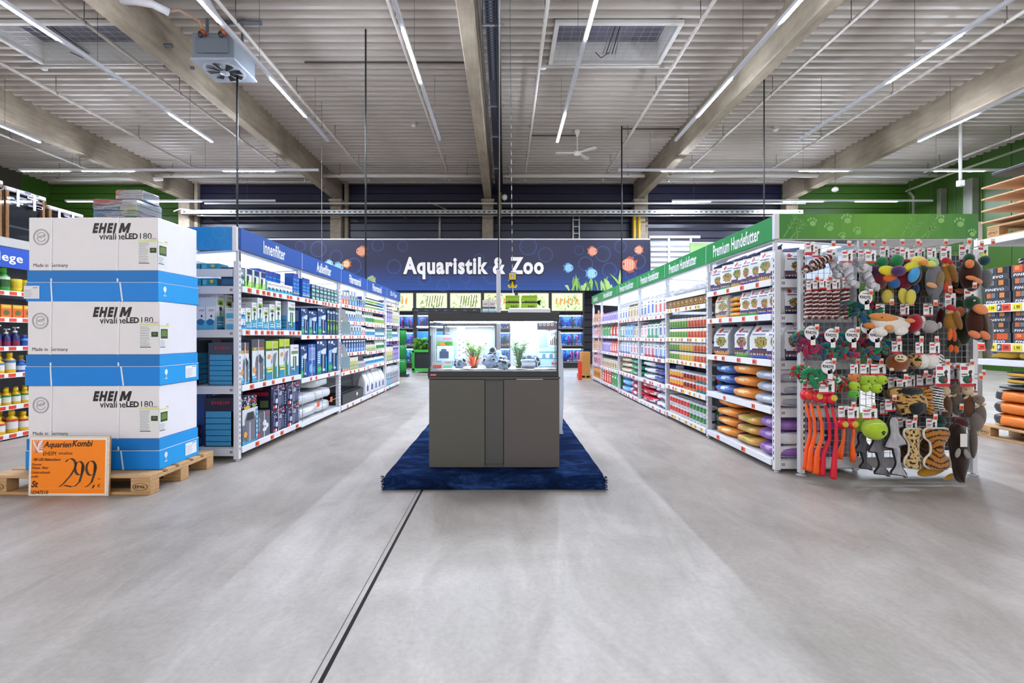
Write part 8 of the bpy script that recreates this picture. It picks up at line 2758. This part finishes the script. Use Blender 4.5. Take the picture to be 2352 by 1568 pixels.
# ---- flat plush shapes cut to an outline
def flat_plush(name, label, pts, y, th, colfn, edge, trim_name='white_edge', card_at=None, group=None):
 """Stuffed flat shape: outline in photo pixels at depth y, domed towards the viewer, with a contrasting rim."""
 t = toy(name, label, group=group)
 O = [P(a, b, y) for a, b in pts]
 n = len(O)
 c = sum(O, Vector()) / n
 # finer outline
 F = []
 for i in range(n):
  a, b = O[i], O[(i + 1) % n]
  p, q = O[i - 1], O[(i + 2) % n]
  for k in range(4):
   s_ = k / 4
   F.append(.5 * ((2 * a) + (b - p) * s_ + (2 * p - 5 * a + 4 * b - q) * s_ * s_ + (3 * a - p - 3 * b + q) * s_ ** 3))
 # triangulated front by insetting towards a spine
 zs = [p.z for p in F]
 z0, z1 = min(zs), max(zs)
 m = MB()
 rows = 40
 grid = []
 for j in range(rows + 1):
  z = z0 + (z1 - z0) * (.004 + .992 * j / rows)
  xs = []
  for i in range(len(F)):
   a, b = F[i], F[(i + 1) % len(F)]
   if (a.z - z) * (b.z - z) < 0:
    xs.append(a.x + (b.x - a.x) * (z - a.z) / (b.z - a.z))
  if len(xs) < 2:
   xs = [c.x, c.x + .001]
  grid.append((z, min(xs), max(xs)))
 nu = max(18, min(44, int(40 * max(g[2] - g[1] for g in grid) / (z1 - z0))))
 vs, fs, cc = [], [], []
 for sgn in (-1, 1):
  for (z, a, b) in grid:
   for k in range(nu + 1):
    u = k / nu
    d = th * (max(0.0, 1 - (2 * u - 1) ** 2)) ** .5
    vs.append((a + (b - a) * u, y + sgn * d, z))
 W = nu + 1
 for s_ in range(2):
  o_ = s_ * (rows + 1) * W
  for j in range(rows):
   for k in range(nu):
    fs.append((o_ + j * W + k, o_ + j * W + k + 1, o_ + (j + 1) * W + k + 1, o_ + (j + 1) * W + k))
    cc.append(colfn((k + .5) / nu, (j + .5) / rows))
 m.add(vs, fs, cc, True)
 m.build('stuffed_body', 'fur', t)
 m = MB()
 L = [Vector((g[1], y, g[0])) for g in grid] + [Vector((g[2], y, g[0])) for g in reversed(grid)]
 L.append(L[0])
 m.path(L, .009, C(edge), 6)
 m.build(trim_name, 'fur', t)
 if card_at:
  kit(t, 'hang_card', 'carton', lambda m: card(m, P(card_at[0], card_at[1] - 5, y + .045), .085, .095))
  hook(card_at[0] + 8, card_at[1] - 2, GY - y + .06)
 return t
def pattern(kind, base, spot, seed):
 def f(u, v):
  if kind == 'spot':
   return C(spot) if noise.noise(Vector((u * 7 + seed, v * 16, seed))) > .16 else C(base)
  if kind == 'tiger':
   return C(spot) if sin(v * 46 + 5 * (u - .5) ** 2 * (1 if v > .5 else -1) * 4 + noise.noise(Vector((u * 3, v * 5, seed))) * 2) > .62 else C(base)
  if kind == 'zebra':
   return C(spot) if sin(v * 60 + u * 5) > .1 else C(base)
  k = noise.noise(Vector((u * 5, v * 9, seed))) * .06
  b = C(base)
  return tuple(max(0, c + k * c * 6) for c in b[:3]) + (1,)
 return f
bone = lambda x, y, w, h: [(x - w * .5, y - h * .46), (x - w * .25, y - h * .5), (x, y - h * .45), (x + w * .3, y - h * .5), (x + w * .52, y - h * .42), (x + w * .46, y - h * .26), (x + w * .28, y - h * .15), (x + w * .26, y + h * .12), (x + w * .5, y + h * .26), (x + w * .5, y + h * .42), (x + w * .28, y + h * .5), (x, y + h * .44), (x - w * .28, y + h * .48), (x - w * .5, y + h * .4), (x - w * .48, y + h * .25), (x - w * .26, y + h * .1), (x - w * .28, y - h * .15), (x - w * .5, y - h * .28)]
dolph = lambda x, y, w, h: [(x + w * (a + .22 * b), y + h * b) for a, b in ((-.08, -.5), (.12, -.49), (.2, -.4), (.2, -.24), (.46, -.1), (.44, -.04), (.18, -.08), (.16, .1), (.12, .28), (.36, .45), (.32, .5), (.02, .4), (-.26, .47), (-.28, .42), (-.04, .28), (-.1, .1), (-.18, -.08), (-.44, .02), (-.46, -.04), (-.2, -.22), (-.2, -.4))]
flat_plush('plush_dolphin', 'light grey plush dolphin with dark rim, hanging nearest its spotted bone', dolph(2056, 1026, 52, 138), 3.90, .03, pattern('fur', 'b4b3b8', '8a8a90', 3), '1c1c20', 'dark_edge', (2046, 922), 'plush dolphins')
flat_plush('plush_dolphin', 'mid grey plush dolphin with dark rim, second behind the light one', dolph(2018, 1036, 48, 112), 3.97, .03, pattern('fur', '7e7c82', '6a6a70', 4), '1a1a1e', 'dark_edge', None, 'plush dolphins')
flat_plush('plush_dolphin', 'dark grey plush dolphin with dark rim under the big tennis balls', dolph(1982, 1036, 40, 84), 4.02, .028, pattern('fur', '5c5a60', '505056', 5), '18181c', 'dark_edge', None, 'plush dolphins')
flat_plush('plush_bone', 'leopard spotted plush bone with cream rim', bone(2098, 1030, 42, 92), 3.92, .03, pattern('spot', 'd8b880', '3a2a1a', 6), 'e6dccb', card_at=(2094, 968))
flat_plush('plush_bone', 'tiger striped plush bone with cream rim in the front', bone(2152, 1030, 58, 94), 3.87, .034, pattern('tiger', 'b87a30', '2c1c10', 7), 'ece4d6', card_at=(2140, 966))
flat_plush('plush_bone', 'dark leopard plush bone half hidden behind the spotted one', bone(2082, 1022, 34, 80), 4.02, .028, pattern('spot', '6a5438', '221a12', 8), '4a3c2a')
flat_plush('plush_bone', 'brown striped plush bone half hidden behind the tiger one', bone(2120, 1022, 40, 84), 3.99, .028, pattern('tiger', '7a5a30', '2c1c10', 9), 'b8a88a')
flat_plush('plush_leopard', 'leopard print plush animal lying slanted above the spotted bone', [(2040, 900), (2058, 890), (2078, 896), (2100, 890), (2122, 905), (2130, 930), (2118, 946), (2098, 930), (2080, 940), (2068, 950), (2058, 930)], 3.93, .05, pattern('spot', 'c9a05a', '2a1c12', 10), '6a4a28', 'brown_edge', (2072, 874))
flat_plush('plush_tiger', 'tiger print plush animal between the leopard and the zebra', [(2110, 894), (2128, 890), (2140, 900), (2136, 925), (2142, 945), (2124, 948), (2116, 925)], 3.96, .05, pattern('tiger', 'c88a3c', '241810', 11), '7a5a30', 'brown_edge', (2118, 866))
flat_plush('plush_zebra', 'zebra striped plush animal in the middle of the lower rows', [(2138, 890), (2156, 888), (2164, 900), (2162, 930), (2168, 944), (2140, 936), (2134, 912)], 3.94, .05, pattern('zebra', 'e8e6e2', '17171a', 12), 'd0ccc6', 'pale_edge', (2140, 864))
m = MB()
flat_plush('plush_corduroy', 'black ribbed plush part across the leopard print toy', [(2076, 893), (2112, 894), (2114, 902), (2080, 904)], 3.88, .02, lambda u, v: C('17171a') if int(u * 12) % 2 else C('232328'), '101012', 'dark_edge')
flat_plush('plush_corduroy', 'black ribbed plush part below the leopard print toy', [(2092, 932), (2120, 926), (2124, 944), (2100, 950)], 3.88, .02, lambda u, v: C('17171a') if int(u * 12) % 2 else C('232328'), '101012', 'dark_edge')
for i, (px, py, y, w, fur) in enumerate(((2170, 905, 3.96, 'cream faced one beside the zebra', '5a3a26'), (2195, 900, 3.98, 'spotted headed one', '6a6056'), (2222, 905, 3.93, 'cream armed one', '6a4430'), (2248, 925, 3.88, 'shaggy grey one at the outer edge', '6f645c'))):
 parts = {'body': [(px + 4, py + 28, 12, 26, .7, fur, 0)], 'head': [(px, py - 8, 11, 11, .9, 'd8c0a0' if i in (0, 2) else '8a7c6e', 0)], 'arm': [(px + 4, py + 6, 14, 4, .9, 'd8b890', -.3)], 'eye': [(px - 3, py - 10, 1.4, 1.4, 1, '141414', 0, -.045)]}
 if i == 3:
  parts['tail'] = [(px - 4, py + 44, 14, 22, .7, '7a706a', 0), (px - 12, py + 88, 8, 40, .8, '6a6058', 0)]
 plush('plush_squirrel', 'long limbed plush squirrel, ' + w, parts, (px - 6, py - 62, .095, .15) if i < 3 else (px - 12, py - 48, .06, .1), (px + 4, py - 54), y=y)
flat_plush('plush_platypus', 'long dark brown plush animal hanging lowest at the outer corner', [(2186, 976), (2210, 980), (2220, 1010), (2224, 1060), (2214, 1090), (2206, 1106), (2194, 1092), (2186, 1050), (2180, 1010)], 3.86, .04, pattern('fur', '2e1c14', '20140e', 14), '22150f', 'dark_edge', None)
t = toy('plush_paw', 'pair of grey webbed plush feet over the dark brown hanging animal')
kit(t, 'paw', 'fur', lambda m: (ell(m, 2200, 1040, 3.8, .018, .012, .038, 'a09a94', .3), ell(m, 2220, 1042, 3.8, .018, .012, .038, 'a09a94', -.3)))
kit(t, 'care_label', 'carton', lambda m: m.box(P(2206, 1000, 3.79).x, P(2222, 1000, 3.79).x, 3.79, 3.792, ZP(1026, 3.79), ZP(996, 3.79), C('e2ded8')))
plush('plush_fish', 'mustard yellow plush fish tail below the tiger striped bone', {'body': [(2140, 1080, 34, 12, .7, 'c8921e', -.25)], 'tail_fin': [(2182, 1094, 16, 5, .7, 'd8a028', -.5)]}, None, None, y=3.96)
for i, (px, py, y, w) in enumerate(((2150, 955, 4.0, 'behind the tiger bone card'), (2200, 960, 3.98, 'beside the dark hanging animal'))):
 plush('plush_duck', 'dark green plush duck head ' + w, {'head': [(px + 6, py + 12, 14, 15, .9, '163c30' if i == 0 else '6a2a2c', 0)], 'bill': [(px + 10, py + 22, 9, 6, .8, '2a5a5a' if i == 0 else 'b8b0b0', 0, -.03)]}, (px, py - 28, .09, .12), (px + 8, py - 20), y=y)
for i, (px, py, w) in enumerate(((2166, 870, 'squirrel cards, nearer the zebra'), (2222, 868, 'squirrel cards, farther from the zebra'))):
 t = toy('header_card', 'tall white card with green red toy picture among ' + w, 'card')
 def cd(m):
  c = P(px, 834, 3.86)
  card(m, c, .11, .18)
  m.ball((c.x, 3.858, c.z - .125), (.036, .008, .03), C('1f5a4a'), nu=12, nv=8)
  m.ball((c.x + .015, 3.855, c.z - .13), (.018, .008, .018), C('b8282c'), nu=10, nv=7)
 kit(t, 'card', 'carton', cd)
 hook(px + 10, 838, .34)
# a few hooks reaching past the display's outer end
for px, py in ((2272, 566), (2276, 862), (2262, 926)):
 hook(px - 18, py, .3)
for i, (px, y, w) in enumerate(((1965, 4.06, 'nearest the silver bones'), (2060, 4.08, 'behind the toucan pair'), (2150, 4.05, 'above the grey goose'), (2100, 4.06, 'between toucan and goose'))):
 t = toy('header_card', 'small white header card with red foot, ' + w, 'card')
 kit(t, 'card', 'carton', lambda m: card(m, P(px, 572, y), .08, .1))
 hook(px, 570, GY - y + .02, False)
# ================================================================== rack with grey cartons past the toys (aisle face towards -x)
RXF = 5.54
fr_ = root('shelving_bay')
tag(fr_, 'tall white shelving with grey cartons and orange sacks past the dog toys', 'shelving')
Y0F, Y1F = 3.9, 5.9
LF2 = [2.28, 1.515, 1.075, .90]
for yy in (Y1F - .04, Y0F):
 for xx in (RXF, RXF + .85):
  m = MB()
  m.box(xx, xx + .06, yy, yy + .05, 0, 2.5, RW, .002)
  m.build('upright', 'metal_paint', fr_)
for k, z in enumerate(LF2):
 m = MB()
 m.box(RXF + .002, RXF + .9, Y0F + .05, Y1F - .04, z - .07, z, C('dcdce0'), .003)
 s_ = m.build('shelf', 'metal_paint', fr_)
 if k in (1, 2):
  m = MB()
  m.box(RXF - .016, RXF + .0, Y0F + .05, Y1F - .045, z - .085, z + .01, C('e9e9ec'), .002)
  for q, y in enumerate((5.74, 5.62, 5.46, 5.34, 5.2, 5.05)):
   m.box(RXF - .0185, RXF - .016, y, y + .1, z - .075, z + .0, C('e2502c' if q % 2 == 0 else 'e6d62c'))
   m.text('299' if q % 2 == 0 else '1.99', (RXF - .0195, y + .08, z - .06), (0, -1, 0), (0, 0, 1), .06, .04, C('3a1410'), .02)
  m.box(RXF - .0185, RXF - .016, 5.56, 5.61, z - .075, z + .0, C('3a3c42'))
  m.text('F', (RXF - .0195, 5.60, z - .062), (0, -1, 0), (0, 0, 1), .03, .045, C('e8e8ea'), .03)
  m.build('price_rail', 'metal_paint', s_)
def K_finevo(w, h, d, kind):
 m = MB()
 m.box(-w / 2, w / 2, 0, d, 0, h, C('47484f'), .003)
 if kind == 'window':
  f = [('r', .06, .45, .46, .98, '2a2b30'), ('r', .12, .55, .28, .95, 'c0703c'), ('r', .54, .45, .94, .98, '2a2b30'), ('r', .6, .55, .78, .95, 'c8803c'), ('r', .3, .55, .44, .95, '77787e')]
 elif kind == 'blue':
  f = [('r', .2, .5, .8, .98, '3a7ac0'), ('r', .3, .6, .5, .9, '7ab0e0')]
 else:
  f = [('r', .08, .42, .9, .98, 'c85a28'), ('r', .4, .42, .5, .98, '8a3a18'), ('r', .15, .6, .3, .9, 'e08a4a')]
 f.append(('t', 'FINEVO', .1, .12, .8, .32, 'e8e8ea'))
 rects(m, w, h, f, -.0012)
 return m.build('grey_carton', 'carton')
kinds = ['window', 'window', 'orange', 'window', 'window', 'blue', 'window', 'orange', 'orange', 'window']
for lv, (z, rows) in enumerate(((LF2[1], 3), (LF2[2], 2))):
 for rr in range(rows):
  for cidx in range(4):
   y = 5.86 - .18 - cidx * .33 + .01 * rr
   kd = kinds[(lv * 7 + rr * 3 + cidx) % 10]
   if rr == rows - 1 and cidx == 1 and lv == 0:
    kd = 'orange'
   h = .15
   put(('finevo', kd, lv), (lambda kd=kd, lv=lv: K_finevo(.31, (.14, .12)[lv], .5, kd)), (RXF + .03, y - .02, z + .001 + rr * (.141, .121)[lv]), -pi / 2, 'grey lettered carton, %s layer of the %s row, %s from the end post' % (ORD[rr], ('upper', 'lower')[lv], ORD[cidx]), 'carton', 'grey cartons past the dog toys')
for c_ in range(4):
 put(('finevo', 'window', 1), None, (RXF + .03, 5.66 - c_ * .33, LF2[2] + .001 + .242), -pi / 2, 'grey lettered carton, top layer of the lower row, %s from the end post' % ORD[c_], 'carton', 'grey cartons past the dog toys')
m = MB()
for k in range(5):
 m.ball((RXF + .35 + .1 * (k % 2), 5.55 - .13 * k, LF2[1] + .001 + .423 + .05), (.14, .12, .07), C('19191c'), bump=.5, seed=k, nu=14, nv=10)
tag(m.build('black_bags', 'film'), 'crumpled black plastic packing on top of the grey cartons', 'packing')
bpy.data.objects['black_bags'].name = 'black_packing'
for k in range(3):
 y = 5.66 - k * .36
 put(('ypack',), (lambda: lying_bag(.34, .12, .35, split_col('e0b43c', 'e8c860', None, '5a8ac0', .9, 1), 80)), (RXF + .03, y, LF2[3] + .001), -pi / 2, 'small yellow bag on the low white shelf, %s from the end post' % ORD[k], 'bag', 'yellow bags past the dog toys')
# floor pallet with orange sacks and folded yellow-black bags
o = dup(PROTO['pallet'])
o.location = (RXF - .0, 5.85, .0)
o.rotation_euler = (0, 0, -pi / 2)
tag(o, 'wooden euro pallet under the orange sacks past the dog toys', 'pallet', 'wooden pallets')
OC = lambda u, v, t: 'e8842a' if u < .55 else '2e2c30'
for k in range(3):
 put(('osack', k), (lambda k=k: lying_bag(.62, .15, .7, lambda u, v, t: 'e8842a' if u > -.5 else '33343a', 90 + k, crimp=False)), (RXF + .03, 5.5 - .01 * k, .146 + k * .137), -pi / 2, 'fat orange sack on the pallet past the toys, %s from below' % ORD[k], 'sack', 'orange sacks on the far pallet')
 put(('osack', k), None, (RXF + .03, 4.86 + .01 * k, .146 + k * .137), -pi / 2, 'fat orange sack nearer the frame edge on that pallet, %s from below' % ORD[k], 'sack', 'orange sacks on the far pallet')
put(('greysack',), (lambda: lying_bag(.6, .06, .7, lambda u, v, t: '34363e', 96)), (RXF + .03, 5.45, .562), -pi / 2, 'flat dark grey sack lying on the orange sacks', 'sack')
for k in range(2):
 put(('ybag', k), (lambda k=k: lying_bag(.5, .08, .5, lambda u, v, t: ('e0b04a' if v < .3 else '2a2626') if abs(u) < .75 else '2a2626', 97 + k)), (RXF + .06, 5.42, .625 + .075 * k), -pi / 2, 'yellow and black folded bag, %s, above the orange sacks' % ('lower' if k == 0 else 'upper'), 'bag')
 put(('ybag', k), None, (RXF + .06, 4.86, .625 + .075 * k), -pi / 2, 'yellow and black folded bag, %s, near the frame edge' % ('lower' if k == 0 else 'upper'), 'bag')
# overstock on top: pallet with cat tree like boards
o = dup(PROTO['pallet'])
o.location = (RXF + .05, 5.8, LF2[0] + .001)
o.rotation_euler = (0, 0, -pi / 2)
tag(o, 'wooden pallet on the top beam of the shelving past the toys', 'pallet', 'wooden pallets')
st = root('display_tower')
tag(st, 'black post with pale wooden boards stored above the top beam', 'display')
zt_ = LF2[0] + .146
m = MB()
m.box(RXF + .30, RXF + .38, 5.5, 5.58, zt_, zt_ + .62, C('1a1a1c'), .004)
m.build('post', 'metal_paint', st)
for k in range(4):
 m = MB()
 zz = zt_ + .04 + .135 * k
 m.box(RXF + .02, RXF + .62, 5.2, 5.84, zz, zz + .018, C('cfa884'), .003)
 m.build('board', 'wood', st)
m = MB()
m.box(RXF + .1, RXF + .6, 5.25, 5.8, zt_ + .58, zt_ + .62, C('1a1a1c'), .005)
m.build('top_plate', 'metal_paint', st)
m = MB()
m.box(RXF + .1, RXF + .75, 4.95, 5.12, LF2[0] + .146, LF2[0] + .26, C('8a5a34'), .006)
tag(m.build('brown_carton', 'carton'), 'brown carton lying on the top pallet at the frame edge', 'carton')
# ================================================================== rack with yellow bottles (aisle face towards +x)
LXF = -5.54
lb = root('shelving_bay')
tag(lb, 'white shelving with yellow bottles under the cropped dark blue sign', 'shelving')
LV3 = [2.26, 1.665, 1.365, 1.045, .745, .385, .065]
YA, YB_ = 4.6, 7.6
for yy in (YA, YB_ - .05):
 for xx in (LXF - .8, LXF - .05):
  m = MB()
  m.box(xx, xx + .05, yy, yy + .05, 0, 2.3, RW, .002)
  m.build('upright', 'metal_paint', lb)
for k, z in enumerate(LV3):
 m = MB()
 m.box(LXF - .8, LXF - .002, YA + .05, YB_ - .05, z - (.1 if k == 0 else .03), z, C('cfcfd3') if k else C('b9b5ae'), .002)
 s_ = m.build('shelf', 'metal_paint', lb)
 if k:
  m = MB()
  m.box(LXF - .001, LXF + .012, YA + .05, YB_ - .05, z - .05, z + .004, C('e8e8ea'), .002)
  for q in range(14):
   y = 5.15 + q * .15 + RNG.uniform(-.02, .02)
   m.box(LXF + .012, LXF + .0135, y, y + .085, z - .042, z - .004, C('d8482c'))
  m.build('price_rail', 'metal_paint', s_)
m = MB()
m.box(LXF - .79, LXF - .78, YA, YB_, 0, 2.2, C('26262a'))
m.build('back_panel', 'metal_paint', lb)
sg = root('aisle_sign')
m = MB()
m.box(LXF + .005, LXF + .02, 4.62, 6.02, 1.925, 2.15, C('2350ae'), .001)
m.build('board', 'carton', sg)
m = MB()
m.text('Wasserpflege', (LXF + .0225, 4.75, 1.965), (0, 1, 0), (0, 0, 1), .99, .125, C('eef0f2'), .015, 0, 1.05)
m.build('lettering', 'carton', sg)
tag(sg, 'dark blue aisle sign cut by the frame, ending in lege', 'sign')
YEC = 'e8bc1e'
BT = lambda body, cap, band, l2: (lambda w, h: K_bottle(w, h, body, cap, band, l2))
def K_yellow_box(w, h):
 return carton(w, h, .12, 'e0a42c', [('r', 0, .1, 1, .7, 'd8602c'), ('e', .5, .4, .3, .2, '5a6a2a'), ('r', .1, .78, .9, .92, 'f0c84a')], None, 'd89a2c')
def K_pump(w, h):
 r = root('pump_bottle')
 rr = w * .42
 m = MB()
 m.lathe([(rr * .9, 0), (rr, .008), (rr, h * .3), (rr, h * .52), (rr * .5, h * .66), (rr * .45, h * .7)], [C('2a2a6a'), C('8a2a4a'), C('2a2a6a'), C('2a2a6a'), C('2a2a6a')], 10, 0, rr + .002, 0)
 m.build('bottle', 'plastic', r)
 m = MB()
 m.lathe([(rr * .5, h * .7), (rr * .5, h * .8), (rr * .15, h * .81), (rr * .15, h * .95)], C('e6e6ea'), 8, 0, rr + .002, 0)
 m.box(-rr * .3, rr * .3, rr - .035, rr + .02, h * .94, h, C('e6e6ea'))
 m.build('pump', 'plastic', r)
 return r
def K_tub(w, h):
 m = MB()
 rr = w * .46
 m.lathe([(rr * .8, 0), (rr * .98, h * .3), (rr, h * .6), (rr * 1.02, h * .8), (rr, h)], [C('e8d83a'), C('e0b82c'), C('d8c83a'), C('ecd03c')], 12, 0, rr + .002, 0)
 return m.build('yellow_tub', 'plastic')
def rowl(k, y0_, kinds, n, grp, shelf, back=0):
 y = y0_
 for q in range(n):
  w, h, mk, desc, cat = kinds[q % len(kinds)]
  for b in range(back + 1):
   put((mk, w, h), (lambda: mk(w, h)), (LXF - .02 - b * (w + .01), y + w / 2, LV3[k] + .0008), pi / 2, '%s, %s along %s shelf of the cropped rack%s' % (desc, ORD[q], shelf, (', second row', ', third row')[b - 1] if b else ''), cat, grp)
  y += w + .012
GB_ = BT('3a9a3c', '5ab83c', '2a5a2a', 'c8d8c0')
rowl(1, 5.42, [(.12, .22, GB_, 'green bottle with green cap', 'bottle'), (.13, .26, GB_, 'tall green bottle', 'bottle'), (.13, .15, K_tub, 'yellow printed tub', 'tub'), (.13, .15, K_tub, 'yellow printed tub', 'tub'), (.12, .22, GB_, 'green bottle with green cap', 'bottle')], 5, 'bottles and tubs on the top shelf of the cropped rack', 'top')
rowl(2, 5.4, [(.12, .15, K_yellow_box, 'yellow box with red picture', 'carton')], 6, 'yellow boxes of the cropped rack', 'second')
rowl(3, 5.38, [(.09, .2, K_pump, 'navy pump bottle', 'bottle'), (.09, .24, K_pump, 'tall navy pump bottle', 'bottle'), (.09, .2, K_pump, 'navy pump bottle', 'bottle'), (.1, .22, K_pump, 'navy pump bottle with white head', 'bottle'), (.1, .13, BT('2a5ab0', '3a6ac0', '1f4a9a', '6a9ae0'), 'short blue bottle', 'bottle'), (.1, .13, BT('2a5ab0', '3a6ac0', '1f4a9a', '6a9ae0'), 'short blue bottle', 'bottle')], 6, 'pump bottles of the cropped rack', 'third')
Y1B, Y2B, Y3B = BT(YEC, 'f0cc2c', 'e6e4d8', '4a7ab0'), BT(YEC, 'f0c828', 'e8e8e0', '2f8a4a'), BT(YEC, 'f2cc24', 'ecece6', 'c84a3a')
rowl(4, 5.38, [(.11, .15, BT('3a6ab8', '4a7ac8', 'c8d8e8', '2a5aa0'), 'short blue bottle', 'bottle'), (.11, .19, Y1B, 'yellow bottle with blue label', 'bottle'), (.12, .23, Y1B, 'tall yellow bottle with blue label', 'bottle')], 6, 'yellow bottles on the fourth shelf', 'fourth', 1)
rowl(5, 5.36, [(.1, .18, Y2B, 'yellow bottle with green label', 'bottle')], 8, 'yellow bottles on the fifth shelf', 'fifth', 2)
rowl(6, 5.36, [(.12, .22, Y3B, 'yellow bottle with red label', 'bottle'), (.14, .2, Y3B, 'squat yellow bottle', 'bottle'), (.13, .25, Y3B, 'tall yellow bottle with red label', 'bottle')], 6, 'yellow bottles on the bottom shelf', 'bottom', 1)
# wrapped overstock with timber corner posts on top
for i, (ya, yb_, w) in enumerate(((5.02, 5.56, 'cut by the frame edge'), (5.58, 6.08, 'nearest to the frame edge, whole'), (6.11, 6.62, 'second from the frame edge'), (6.66, 7.2, 'last one by the printed packs'))):
 r = root('wrapped_flatpack')
 hgt = (.62, .58, .5, .42)[i]
 z0 = LV3[0] + .001
 m = MB()
 m.box(LXF - .75, LXF - .06, ya + .01, yb_ - .01, z0, z0 + hgt - .06, C('191b22'), .006)
 m.box(LXF - .0605, LXF - .059, ya + .03, yb_ - .03, z0 + .14, z0 + .16, C('6a6c74'))
 m.build('dark_carton', 'carton', r)
 for yy in (ya + .012, yb_ - .05):
  m = MB()
  m.box(LXF - .06, LXF - .02, yy, yy + .035, z0, z0 + hgt - .02, C('d0a070'), .003)
  m.build('timber_post', 'wood', r)
 m = MB()
 rg = random.Random(i)
 m.box(LXF - .75, LXF - .015, ya, yb_, z0 + hgt - .05, z0 + hgt, C('c9c3c6'), .01)
 for k in range(14):
  a = rg.uniform(ya, yb_ - .12)
  z = z0 + hgt - rg.uniform(.02, .17)
  m.box(LXF - .014, LXF - .012, a, a + rg.uniform(.05, .14), z, z + rg.uniform(.01, .03), C(rg.choice(['dcdae0', 'b8b0bc', 'e6e4ea', '8a8494'])))
 for k in range(2):
  a = ya + .12 + .2 * k
  m.box(LXF - .011, LXF - .009, a, a + .035, z0 + hgt - .2, z0 + hgt - .01, C('e2e6ec'))
 m.build('film_cap', 'film', r)
 m = MB()
 m.box(LXF - .752, LXF - .014, ya - .002, yb_ + .002, z0 + .0005, z0 + hgt - .052, WHITE, .004)
 m.build('film_wrap', 'wrap', r)
 tag(r, 'dark film wrapped flat pack on the cropped rack, ' + w, 'wrapped goods', 'wrapped flat packs on the cropped rack')
# a thing of one single piece is that piece itself
for o in list(bpy.data.objects):
 if o.type == 'EMPTY' and o.parent is None and len(o.children) == 1 and not o.children[0].children:
  c = o.children[0]
  nm, loc, rot = o.name, o.location.copy(), o.rotation_euler.copy()
  pr = {k: o[k] for k in ('label', 'category', 'group') if k in o}
  c.parent = None
  c.location, c.rotation_euler = loc, rot
  bpy.data.objects.remove(o)
  c.name = nm
  for k, v in pr.items():
   c[k] = v
